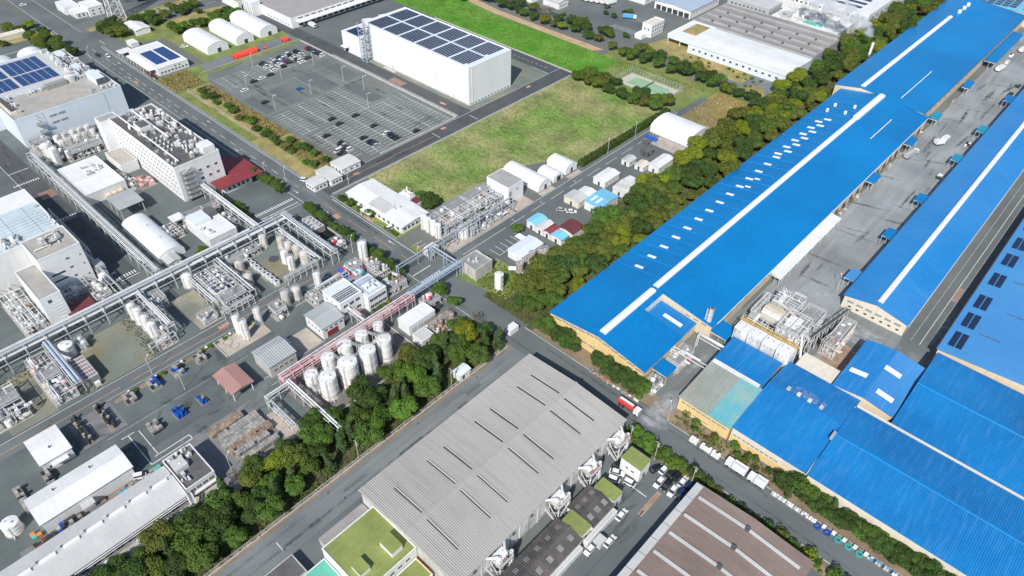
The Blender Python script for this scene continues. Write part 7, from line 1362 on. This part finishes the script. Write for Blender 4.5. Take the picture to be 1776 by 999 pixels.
t = thing('road_arrow_sign', 'round convex mirror on a post near the crossroads', 'mirror', (-175.6, 138.9, 0)); rod('post', 'orange_paint', (-175.6, 138.9, 0), (-175.6, 138.9, 2.6), .06, t); rod('mirror', 'orange_paint', (-175.6, 138.9, 2.4), (-175.5, 138.7, 2.42), .35, t)
t = thing('court_fence', 'tall wire fence with grey posts around the tennis court', 'fence', (-196, 324.5, 0))
for (xa, ya), (xb, yb) in (((-213, 316.2), (-213, 333)), ((-213, 333), (-179, 333)), ((-179, 333), (-179, 316.2)), ((-179, 316.2), (-213, 316.2))):
    L = math.hypot(xb-xa, yb-ya); n_ = int(L/2)
    for k in range(n_): rod('post', 'steel_frame', (xa+(xb-xa)*k/n_, ya+(yb-ya)*k/n_, 0), (xa+(xb-xa)*k/n_, ya+(yb-ya)*k/n_, 3 if yb > 317 or ya > 317 else 1), .07, t)
    if ya > 317 or yb > 317:
        for z in (.1, 1.5, 3): bar('rail', 'steel_frame', (xa, ya, z), (xb, yb, z), .08, t)
t = thing('tennis_net', 'dark net across the middle of the tennis court', 'net', (-195.8, 324.6, 0)); bx('net', 'steel_dark', -195.84, -195.76, 318.8, 330.4, .08, 1.0, t)
for y in (318.7, 330.5): rod('net_post', 'steel_dark', (-195.8, y, 0), (-195.8, y, 1.1), .06, t)
def fence(label, axis, a0, a1, c, h, step=3, m='steel_frame', bars=3):
    P = (lambda a, z: (a, c, z)) if axis == 'x' else (lambda a, z: (c, a, z)); t = thing('boundary_fence', label, 'fence', (*P((a0+a1)/2, 0)[:2], 0)); n_ = max(1, int((a1-a0)/step))
    for k in range(n_+1): bar('post', m, P(a0+(a1-a0)*k/n_, 0), P(a0+(a1-a0)*k/n_, h), .1, t)
    for k in range(bars): bar('rail', m, P(a0, h*(k+1)/bars-.06), P(a1, h*(k+1)/bars-.06), .06, t)
fence('white rail fence along the right edge of the car park', 'x', -352, -246.4, 226.9, 1.2); fence('low white rail fence along the lower edge of the plant office walk', 'y', -30, 30, -133.6, 1.1); fence('grey fence beside the warehouse road tree belt', 'y', -20, 126, -116.6, 1.1, 4); fence('pale fence along the verge of the main road', 'x', -371, -300, 145.2, 1.0); fence('white guard rail above the pylon road', 'y', 150, 330, -489, 1.0, 5); fence('pale rail along the near side of the car park bank', 'y', 160, 226, -384.4, 1.0)
for k in range(5):
    y = 27+k*9; t = thing('hydrant_box', 'small white hydrant box, %s along the hedge by the plant road' % wd[k].replace('nearest', 'first'), 'hydrant box', (-189.7, y, 0), 'hydrant boxes'); bx('cabinet', 'white_clean', -190.1, -189.4, y-.4, y+.4, 0, 1.2, t); bx('plinth', 'concrete', -190.3, -189.2, y-.6, y+.6, 0, .25, t)
t = thing('fire_cabinet', 'yellow cart beside the tank yard edge', 'cart', (-136, 95, 0)); bx('body', 'yellow_paint', -136.8, -135.2, 94.4, 95.8, .3, 1.1, t); rod('hose_drum', 'red_paint', (-136, 95, 1.1), (-136, 95, 1.5), .4, t)
t = thing('flower_bed', 'row of dark red shrubs at the gate office', 'planter', (-396, 141.6, 0)); bx('planter_wall', 'concrete', -397.6, -394.6, 138.95, 139.5, 0, .5, t); bx('planter_wall', 'concrete', -409, -407, 138.95, 139.5, 0, .5, t)
t = thing('garden_bench', 'brick-red garden terrace with a bench beside the office', 'terrace', (-208, 140, 0)); bx('paving', 'paint_salmon', -212, -206.6, 138.95, 140.6, 0, .12, t); bx('seat', 'timber', -209.8, -207.6, 139.2, 139.7, .4, .5, t); bx('leg', 'steel_dark', -209.6, -209.4, 139.3, 139.6, .12, .4, t); bx('leg', 'steel_dark', -208, -207.8, 139.3, 139.6, .12, .4, t)
for k, (q, h, lb) in enumerate((((-318, -304, 376, 386), 4, 'white shed among the dark trees at the top, left of the delivery trucks'), ((-300, -288, 418, 432), 4.5, 'grey-roofed depot shed behind the delivery truck row'), ((-282, -268, 424, 440), 4, 'pale depot shed left of the blue-roofed depot'))):
    t = building('depot_shed', lb, *q, h, 'white_wall', 'light_grey_roof', 'gable', axis='x', rise=.8, cat='shed'); windows(t, '+x', q[1], q[2]+1, q[3]-1, 3, 1.4, 1.4, 1)
# ------------------------------------------------------------------ trees and shrubs
def crown_mesh(seed, lobes=9, per=150, flat=.8, size=.13, spread=.62, lobe_r=.42, cone=False):
    """unit crown about 2 across and 2*flat high: leaf-clump faces scattered over several lobes, inner faces too"""
    q = random.Random(seed); v = []; f = []; C_ = []
    if cone:
        for k in range(lobes): h = k/lobes; a = q.uniform(0, 6.28); r = .55*(1-h)*q.uniform(.4, 1); C_.append((r*math.cos(a), r*math.sin(a), -1+2.0*h, .5*(1-h*.75)))
    else:
        C_.append((0, 0, .1, .62))
        for k in range(lobes): a = 2*math.pi*k/lobes+q.uniform(-.4, .4); e = q.uniform(-.35, .75); r = spread*math.sqrt(max(.08, 1-e*e))*q.uniform(.75, 1.08); C_.append((r*math.cos(a), r*math.sin(a), e*flat*.75, lobe_r*q.uniform(.75, 1.25)))
    for cx_, cy_, cz, r in C_:
        for k in range(per):
            u = q.uniform(-.75, 1); a = q.uniform(0, 6.283); s = math.sqrt(1-u*u); n_ = Vector((s*math.cos(a), s*math.sin(a), u)); rr_ = r*q.uniform(.72, 1.1)
            p = Vector((cx_, cy_, cz))+Vector((n_.x*rr_, n_.y*rr_, n_.z*rr_*(flat if not cone else .8)))
            d = (n_+Vector((q.gauss(0, .34), q.gauss(0, .34)-.12, q.gauss(0, .34)+.4))).normalized(); x_ = d.orthogonal().normalized(); x_.rotate(Quaternion(d, q.uniform(0, 6.28))); y_ = d.cross(x_); sz = size*q.uniform(.55, 1.25); i = len(v)
            v += [tuple(p+x_*sz), tuple(p+y_*sz*.8+d*sz*.2), tuple(p-x_*sz*.9), tuple(p-y_*sz*.7+d*sz*.15)]; f.append((i, i+1, i+2, i+3))
    me = bpy.data.meshes.new('crown'); me.from_pydata(v, [], f); me.materials.append(MATS['leaf_mid']); me.update(); return me
def trunk_mesh(seed, h=1.0):
    q = random.Random(seed); b = MB(); b.cyl((0, 0, 0), (.02, .01, .62), .055, .035, 7)
    for k in range(5): a = k*1.256+q.uniform(-.3, .3); b.cyl((.01, 0, .42+.05*k*.6), (.24*math.cos(a), .24*math.sin(a), .72+.1*q.random()), .028, .01, 5)
    return b.mesh('trunk', 'bark')
ROUND = [crown_mesh(s, 10, 340, .82, .074) for s in (1, 2, 3, 4, 5)]; WIDE = [crown_mesh(s, 12, 290, .6, .072, .68, .38) for s in (11, 12, 13)]; CONE = [crown_mesh(s, 14, 120, .8, .10, cone=True) for s in (21, 22)]; SHRUB = [crown_mesh(s, 6, 60, .75, .17, .5, .5) for s in (31, 32, 33)]; BARE = [crown_mesh(s, 8, 34, .85, .07, .62, .4) for s in (41, 42)]
TRUNK = [trunk_mesh(s) for s in (1, 2, 3)]
rt = random.Random(99); TN = {}
ORD = lambda k: '%d%s' % (k, 'th' if 10 < k % 100 < 14 else {1: 'st', 2: 'nd', 3: 'rd'}.get(k % 10, 'th'))
TONE = {'leaf_dark': 'dark green', 'leaf_mid': 'green', 'leaf_yellow': 'yellow-green', 'leaf_olive': 'olive-brown', 'leaf_fresh': 'fresh green', 'leaf_conifer': 'pointed', 'leaf_bare': 'thin grey-brown', 'leaf_red': 'dark red', 'weeds': 'straw-coloured'}
def tree(place, x, y, r, h, m, kind='round', name='tree', group=None):
    v_ = Vector((x, y, 3-CAM_H)); d_ = v_.dot(FW); px_, py_ = 888+F_PX*v_.dot(RT)/d_, 499.5-F_PX*v_.dot(UP)/d_
    if not (-30 < px_ < 1806 and -25 < py_ < 1040): return
    if name == 'tree': name = {'leaf_dark': 'evergreen_tree', 'leaf_mid': 'evergreen_tree', 'leaf_bare': 'bare_tree'}.get(m, 'broadleaf_tree')
    me = rt.choice({'round': ROUND, 'wide': WIDE, 'cone': CONE, 'shrub': SHRUB, 'bare': BARE}[kind]); key = (place, m); TN[key] = TN.get(key, 0)+1
    t = thing(name, '%s %s, %s %s' % (TONE[m], 'shrub' if kind == 'shrub' else 'tree', ORD(TN[key]), place), 'shrub' if kind == 'shrub' else 'tree', (x, y, .02), group or place.split(' from ')[0].replace('of its tone in ', 'trees of '))
    ch = h*.46 if kind != 'shrub' else h*.5; o = sub('crown', me, t, (0, 0, h-ch if kind != 'shrub' else h*.42), m); fl = .95
    o.scale = (r*rt.uniform(.92, 1.08), r*rt.uniform(.92, 1.08), ch*rt.uniform(1.0, 1.15)); o.rotation_euler = (rt.uniform(-.12, .12), rt.uniform(-.12, .12), rt.uniform(0, 6.28))
    if kind != 'shrub': o = sub('trunk', rt.choice(TRUNK), t); o.scale = (h*.6, h*.6, h); o.rotation_euler.z = rt.uniform(0, 6.28)
    return t
def belt(place, pts_fn, tones, r, h, kind='round', name='tree', seed=0):
    q = random.Random(seed)
    for x, y in pts_fn(q):
        m = q.choices([a for a, _ in tones], [b_ for _, b_ in tones])[0]; k = kind if isinstance(kind, str) else q.choice(kind); s = q.uniform(.78, 1.22)
        if m == 'leaf_conifer': k = 'cone'
        if m == 'leaf_bare': k = 'bare'
        tree(place, x, y, r*s*(.75 if k == 'cone' else 1), h*s*(1.15 if k == 'cone' else 1), m, k, 'conifer' if k == 'cone' else name)
def grid(x0, x1, y0, y1, dx, dy, j=.3, keep=1.0, avoid=()):
    def fn(q):
        out = []; nx, ny = max(1, round((x1-x0)/dx)), max(1, round((y1-y0)/dy))
        for jy in range(ny):
            for i in range(nx):
                x = x0+(i+.5+(.25 if jy % 2 else -.25)*(nx > 1))*(x1-x0)/nx+q.uniform(-j, j)*dx; y = y0+(jy+.5)*(y1-y0)/ny+q.uniform(-j, j)*dy
                if q.random() > keep or any(a < x < b_ and c_ < y < d for a, b_, c_, d in avoid): continue
                out.append((x, y))
        return out
    return fn
MIX = [('leaf_dark', 2.2), ('leaf_mid', 3), ('leaf_yellow', 2.2), ('leaf_olive', 4)]; FOR = [('leaf_mid', 6), ('leaf_dark', 3.4), ('leaf_fresh', 1.6), ('leaf_conifer', 3), ('leaf_yellow', .4), ('leaf_olive', .4), ('leaf_bare', .3)]; DRK = [('leaf_dark', 4), ('leaf_mid', 2), ('leaf_olive', 2), ('leaf_bare', .6), ('leaf_yellow', .4)]
belt('of its tone in the near belt beside the blue hall', grid(-140, -115, 140, 232, 6.8, 6.8, .24, 1, [(-160, -131, 137, 158), (-150, -134.5, 158, 196), (-170, -136.4, 196, 240)]), MIX, 4.3, 8.4, ('round', 'round', 'wide'), seed=1)
belt('of its tone in the middle belt beside the blue hall', grid(-139.5, -115.6, 232, 384, 7.2, 7.4, .24, 1, [(-170, -136.4, 225, 270)]), MIX, 4.6, 9, ('round', 'wide'), seed=2)
belt('of its tone in the far belt beside the raised blue hall', grid(-140, -119, 384, 600, 8.8, 9.6, .24), MIX, 5.2, 9.6, ('round', 'wide'), seed=3)
belt('of its tone in the wood by the grey road, near end', grid(-134.8, -117.6, -14, 62, 5.4, 5.2, .26), FOR, 3.9, 8, ('round', 'round', 'wide'), seed=4)
belt('of its tone in the wood by the grey road, far end', grid(-134.6, -117.6, 62, 127, 5.4, 5.3, .26, 1, [(-121.5, -112, 101, 110)]), FOR, 3.9, 8, ('round', 'round', 'wide'), seed=5)
belt('of its tone bulging into the yard behind the crates', grid(-138, -133, 56, 63, 5, 4, .2), FOR, 3, 6, seed=6)
belt('of its tone in the planting below the yellow hall', grid(-113, -70, 138.4, 142.8, 3.6, 2.4, .2, .95, [(-97.4, -92.4, 130, 150)]), [('leaf_dark', 4), ('leaf_mid', 3)], 2.7, 5.6, seed=7)
belt('of its tone in the green tip behind the tanker truck', grid(-76, -68.5, 137.6, 140.6, 2.6, 3, .2), [('leaf_dark', 3), ('leaf_mid', 2)], 1.6, 2.4, 'shrub', 'shrub', 8)
belt('of its tone in the hedge strip above the parked cars', grid(-63.5, -38, 123.2, 127.2, 3.3, 2.4, .25), [('leaf_mid', 4), ('leaf_fresh', 1.5), ('leaf_olive', 1.6), ('leaf_dark', 2)], 2.1, 3.2, ('shrub', 'round'), 'shrub', 9)
belt('of its tone in the hedge strip above the brown warehouse', grid(-37, 12, 123, 126.6, 3.8, 2.6, .25), [('leaf_mid', 4), ('leaf_fresh', 1), ('leaf_yellow', 1), ('leaf_dark', 2), ('leaf_olive', .6)], 2.0, 3.2, ('shrub', 'round'), 'shrub', 10)
belt('of its tone on the bare slope below the weathered roof', grid(-57, -22, 138.4, 142.6, 3.6, 2.6, .3, .72), [('leaf_mid', 3), ('leaf_dark', 2), ('weeds', 2.4), ('leaf_olive', 2), ('leaf_fresh', 1)], 1.45, 3.2, ('shrub', 'bare', 'round'), 'shrub', 11)
belt('of its tone in the thick row below the near ribbed hall', grid(-21, 30, 137.8, 143.2, 3.2, 2.6, .22), [('leaf_dark', 4), ('leaf_mid', 3), ('leaf_conifer', 1.6)], 2.7, 5.2, ('round', 'wide'), seed=12)
belt('of its tone in the dark belt above the tennis meadow', grid(-240, -138, 343, 362, 8.6, 8.0, .28, .97, [(-165, -138, 352, 370)]), DRK, 4.4, 7, ('round', 'wide'), seed=13)
belt('of its tone in the dark belt beyond the green field', grid(-345, -248, 347, 366, 8.4, 8.6, .28, .97), DRK, 4.4, 7, ('round', 'wide'), seed=14)
belt('of its tone at the top behind the tall warehouse', grid(-420, -345, 330, 368, 11, 10, .3, .7), DRK, 4.8, 7, seed=15)
belt('of its tone in the clump between field and tennis court', grid(-229, -171, 299, 314, 7.2, 6.6, .28, .95, [(-214, -171, 312, 330)]), [('leaf_dark', 3), ('leaf_mid', 3), ('leaf_olive', 3), ('leaf_fresh', 1.2), ('leaf_bare', .5)], 4.2, 6.6, seed=16)
belt('of its tone beside the car park verge', grid(-369, -293, 145.6, 151.4, 5.6, 5, .3, .9), [('leaf_mid', 3), ('leaf_dark', 3), ('leaf_fresh', 1.4), ('leaf_bare', .8)], 2.9, 4.4, ('round', 'shrub'), seed=17)
belt('of its tone around the cabins below the car park', grid(-293, -256, 144, 156, 5.4, 5.2, .3, .75), [('leaf_mid', 3), ('weeds', 2), ('leaf_bare', 1), ('leaf_dark', 2)], 2.3, 3.6, ('round', 'shrub'), seed=18)
belt('of its tone in the roadside row by the black pond', grid(-232, -199, 123.8, 126.2, 3.3, 3, .15), [('leaf_dark', 3), ('leaf_mid', 3)], 2.1, 5, seed=19)
belt('of its tone in the roadside row by the control block', grid(-197, -169, 123.8, 126.2, 3.2, 3, .15), [('leaf_dark', 3), ('leaf_mid', 3)], 2.1, 5, seed=20)
belt('of its tone along the pipe rack wall by the gate', grid(-259, -244, 104.2, 107.4, 3.2, 3, .2), [('leaf_mid', 3), ('leaf_dark', 1)], 1.8, 2.8, 'shrub', 'shrub', 21)
belt('of its tone in the row opposite the red canopy', grid(-271, -249, 122.5, 126, 3.6, 3, .2), [('leaf_dark', 3), ('leaf_mid', 3)], 2.1, 5.6, seed=22)
belt('of its tone at the solar factory gate', grid(-492, -456, 108, 124, 8, 7, .3), DRK, 4.6, 7, seed=23); belt('of its tone on the lawn below the pylon', grid(-488, -464, 146, 158, 6.4, 6, .3), [('leaf_dark', 4), ('leaf_olive', 1)], 3.9, 6, seed=24); belt('of its tone in the dark strip beside the pylon', grid(-484, -466, 163, 215, 7, 7.4, .3, .85), DRK, 3.7, 5, seed=25); belt('of its tone behind the white arched tents', grid(-455, -440, 178, 226, 6.5, 6.4, .3), [('leaf_fresh', 3), ('leaf_mid', 3), ('leaf_dark', 1)], 3.4, 5, seed=26)
belt('of its tone above the white houses at top left', grid(-560, -498, 172, 250, 11, 11, .3, .7), [('leaf_mid', 3), ('leaf_bare', 1), ('leaf_fresh', 2), ('leaf_dark', 2)], 4.6, 6, seed=27); belt('of its tone on the strip at far left', grid(-522, -500, 56, 126, 8, 8, .3, .55, [(-515, -507, 60, 116)]), DRK, 3.4, 4.4, seed=28); belt('of its tone along the cross road', grid(-468, -441, 52, 76, 7, 7, .3, .6), DRK, 3.6, 5, seed=29)
belt('of its tone in the office garden', grid(-229.5, -206, 139.3, 141.4, 5.4, 3, .2), [('leaf_dark', 3), ('leaf_mid', 2)], 1.8, 3, ('shrub', 'round'), seed=30)
for x, y, r, h, m, lb in ((-209.5, 141.2, 2.4, 4.4, 'leaf_mid', 'in front of the long white office'), (-196.8, 163.4, 5, 6.6, 'leaf_dark', 'behind the long white office at the field corner'), (-203.4, 164, 3.2, 4.6, 'leaf_mid', 'behind the office outbuilding'), (-157.6, 176, 2.8, 4, 'leaf_mid', 'beside the L-shaped white shed'), (-300.5, 118.8, 3.4, 5.4, 'leaf_dark', 'beside the five-storey block'), (-236.4, 78.6, 2.2, 3.4, 'leaf_mid', 'at the end of the arched shed'), (-238.8, 80.4, 2, 3.2, 'leaf_fresh', 'beside the yard pipe rack'), (-152.2, 127.6, 3.2, 6, 'leaf_mid', 'at the footbridge end of the pink rack'), (-144, 127.2, 2.8, 5, 'leaf_mid', 'right of the footbridge'), (-170.4, 120.6, 2.2, 4.6, 'leaf_dark', 'under the trestle end'), (-135.4, 33.4, 3.2, 6, 'leaf_bare', 'at the corner of the white office'), (-137.2, 6.6, 2.4, 4.4, 'leaf_bare', 'along the grey laboratory walk'), (-136.6, 13.4, 2.2, 4, 'leaf_bare', 'beside the outdoor stair')): tree('alone '+lb, x, y, r, h, m, 'bare' if m == 'leaf_bare' else 'round', group='single trees')
belt('of its tone in the clipped row along the plant road', grid(-190.2, -189, 23, 74, 3, 2.4, .12, .8), [('leaf_mid', 2), ('leaf_fresh', 2), ('leaf_yellow', .6)], .95, 1.1, 'shrub', 'shrub', 33); belt('of its tone in front of the grey laboratory', grid(-137.6, -135.6, -16, 26, 2.4, 3, .15, .7), [('leaf_mid', 2), ('leaf_fresh', 1)], 1.2, 1.3, 'shrub', 'shrub', 34); belt('of its tone on the round traffic island', grid(-157, -145, 353.4, 364.6, 3.4, 3.4, .3, .7), [('leaf_dark', 2), ('leaf_olive', 1)], .9, 1.2, 'shrub', 'shrub', 35)
belt('of its tone in the factory lawn', grid(-205, -150, 367, 376, 6, 4, .3, .8), [('leaf_mid', 2), ('leaf_olive', 2)], 1.1, 1.4, 'shrub', 'shrub', 36); belt('of its tone in the depot lot', grid(-296, -240, 366, 373, 6.5, 5, .2, .7), [('leaf_dark', 2), ('leaf_olive', 2)], 2.6, 3.6, 'round', seed=37); belt('of its tone between the depot lots', grid(-283, -264, 388, 408, 5.5, 4.6, .2, .5), [('leaf_dark', 2), ('leaf_mid', 2)], 2.4, 3.6, 'round', seed=38)
belt('of its tone by the gate office steps', grid(-408, -394, 139.4, 141.6, 1.7, 1.6, .2), [('leaf_red', 1)], .9, 1.2, 'shrub', 'shrub', 39); belt('of its tone in the control block bed', grid(-163.6, -162.2, 104, 113, 1.6, 1.8, .15), [('leaf_mid', 1), ('leaf_yellow', 1)], .9, 1.1, 'shrub', 'shrub', 40); belt('of its tone along the pylon strip', grid(-494, -489, 150, 300, 4, 9, .3, .8), [('leaf_olive', 2), ('leaf_dark', 1)], 1.3, 1.4, 'shrub', 'shrub', 41)
# clipped hedge beside the field
def leafy_box(name, label, x0, x1, y0, y1, h, m, n, size, cat='hedge', kind=None):
    q = random.Random(int(x0*3+y0)); b = MB(); b.box(x0+.3, x1-.3, y0+.3, y1-.3, 0, h-.3)
    for k in range(n):
        f_ = q.random(); x, y, z = q.uniform(x0, x1), q.uniform(y0, y1), q.uniform(.1, h); d = Vector((0, 0, 1))
        if f_ < .4: z = h
        elif f_ < .65: x = x1; d = Vector((1, 0, .3))
        elif f_ < .8: x = x0; d = Vector((-1, 0, .3))
        else: y = y0 if f_ < .9 else y1; d = Vector((0, -1 if f_ < .9 else 1, .3))
        d = (d+Vector((q.gauss(0, .4), q.gauss(0, .4), q.gauss(0, .4)))).normalized(); u = d.orthogonal().normalized(); u.rotate(Quaternion(d, q.uniform(0, 6.28))); w_ = d.cross(u); s = size*q.uniform(.5, 1.3); p = Vector((x, y, z))
        b.face([p+u*s, p+w_*s*.8+d*s*.3, p-u*s, p-w_*s*.8+d*s*.2])
    t = thing(name, label, cat, ((x0+x1)/2, (y0+y1)/2, 0)); o = b.build('foliage', m, t); bx('stem_row', 'bark', (x0+x1)/2-.1, (x0+x1)/2+.1, y0+.5, y1-.5, 0, .4, t); return t
leafy_box('clipped_hedge', 'tall clipped dark hedge along the right edge of the grass field', -172.4, -169.2, 234, 306, 2.6, 'leaf_dark', 3600, .38)
leafy_box('clipped_hedge', 'short clipped hedge at the near end of the office garden', -199, -191.6, 139.4, 140.8, 1.1, 'leaf_mid', 260, .25)
# rough tufts: grass and weeds as loose blades, too many to count
def tufts(name, label, m, regions, n, size, seed, h=.5):
    q = random.Random(seed); v = []; f = []; tot = sum((a[1]-a[0])*(a[3]-a[2]) for a in regions)
    for a in regions:
        for k in range(int(n*(a[1]-a[0])*(a[3]-a[2])/tot)):
            x, y = q.uniform(a[0], a[1]), q.uniform(a[2], a[3]); s = size*q.uniform(.4, 1.4)
            for j in range(3):
                an = q.uniform(0, 6.28); dx, dy = math.cos(an)*s, math.sin(an)*s; i = len(v); hh = h*q.uniform(.4, 1.2); v += [(x-dx, y-dy, .01), (x+dx, y+dy, .01), (x+dx*.5+q.uniform(-.2, .2), y+dy*.5, hh), (x-dx*.5, y-dy*.5+q.uniform(-.2, .2), hh)]; f.append((i, i+1, i+2, i+3))
    me = bpy.data.meshes.new(name); me.from_pydata(v, [], f); me.materials.append(MATS[m]); o = bpy.data.objects.new(name, me); COL.objects.link(o); o['kind'] = 'stuff'; o['label'] = label; o['category'] = 'grass'
foliage('blade_green', (.12, .20, .03), (.22, .29, .07)); foliage('blade_dry', (.36, .29, .12), (.48, .40, .2)); foliage('blade_pale', (.38, .39, .2), (.5, .5, .3))
tufts('meadow_grass', 'rough green tufts across the grass field', 'blade_green', [(-234, -197, 160, 308), (-197, -192, 190, 308), (-192, -173, 236, 300)], 5000, .30, 1, .25)
tufts('meadow_straw', 'pale dry tufts across the grass field', 'blade_pale', [(-234, -197, 160, 308), (-192, -173, 236, 300)], 3000, .34, 2, .22)
tufts('verge_straw', 'dry reed tufts along the car park verge', 'blade_dry', [(-369, -293, 151.6, 157.6), (-290, -252, 147, 157), (-163, -144, 303, 344), (-394, -373, 140, 157)], 4200, .4, 3, .9)
tufts('belt_undergrowth', 'low green undergrowth beneath the tree belts', 'blade_green', [(-135.8, -116.6, -14, 127), (-117.6, -116.2, -14, 127), (-140, -113.4, 138, 300), (-57, -22, 137.4, 143), (-64, 12, 122.8, 126.8), (-156, -134, 142, 157)], 9000, .4, 4, .6)
tufts('green_field_grass', 'bright tufts over the green field', 'blade_green', [(-400, -236, 310, 339), (-232, -214, 312, 342), (-214, -170, 334, 343)], 2400, .4, 5, .4)
tufts('lot_weeds', 'thin weeds along the plant lot edges', 'weeds', [(-224, -199, 39.4, 43), (-224, -199, 19, 22), (-225, -219, 0, 14), (-212, -199.4, 16, 19)], 700, .22, 6, .3)
# ------------------------------------------------------------------ third level: pieces that sit on a roof, wall or shell belong to it
ON_ROOF = {'skylight', 'solar_panel', 'solar_strip', 'ridge_ventilator', 'ridge_cap', 'ribbed_sheeting', 'roof_seam', 'roof_flashing', 'roof_cowl', 'roof_vent', 'roof_vent_strip', 'vent_cap', 'vent_strip', 'ridge_cowl', 'gutter_board', 'roof_light', 'roof_rib', 'roof_duct', 'duct', 'rooftop_unit', 'roof_fan', 'scrubber', 'ridge_vent_box', 'steam_vent', 'roof_ridge', 'roof_gutter', 'manhole', 'nozzle', 'railing', 'roof_hatch', 'hatch_cover', 'fan_stack', 'grid_bar', 'teal_sheets', 'roof_glazing', 'roof_batten', 'roof_joint', 'roof_patch', 'penthouse', 'parapet', 'gutter', 'ridge_duct', 'planted_roof'}
ON_WALL = {'window', 'louvre_window', 'door', 'dock_door', 'downpipe', 'wall_joint', 'wall_fan', 'grime_panel', 'panel_joint', 'wall_vent', 'doorway', 'clerestory', 'ribbon_window', 'shutter_door', 'roller_door', 'wall_louvre', 'pilaster', 'base_band', 'shaft_groove'}
ON_SHELL = {'stiffener', 'band', 'ladder', 'outlet_pipe', 'rib', 'roof_vent', 'vent_port', 'door_frame'}
KIDS = {}
for o in COL.objects:
    if o.parent and o.parent.parent is None: KIDS.setdefault(o.parent, []).append(o)
plain = lambda o: o and o.location.length < 1e-6 and abs(o.scale.x-1)+abs(o.scale.y-1)+abs(o.scale.z-1) < 1e-6
for t, kids in KIDS.items():
    ch = {}
    for c in kids: ch.setdefault(c.name.split('.')[0], c)
    for c in kids:
        n = c.name.split('.')[0]
        host = ch.get('roof') if n in ON_ROOF and 'roof' in ch else ch.get('wall') if n in ON_WALL and 'wall' in ch else ch.get('shell') if n in ON_SHELL and 'shell' in ch else None
        if host and host is not c and plain(host): c.parent = host
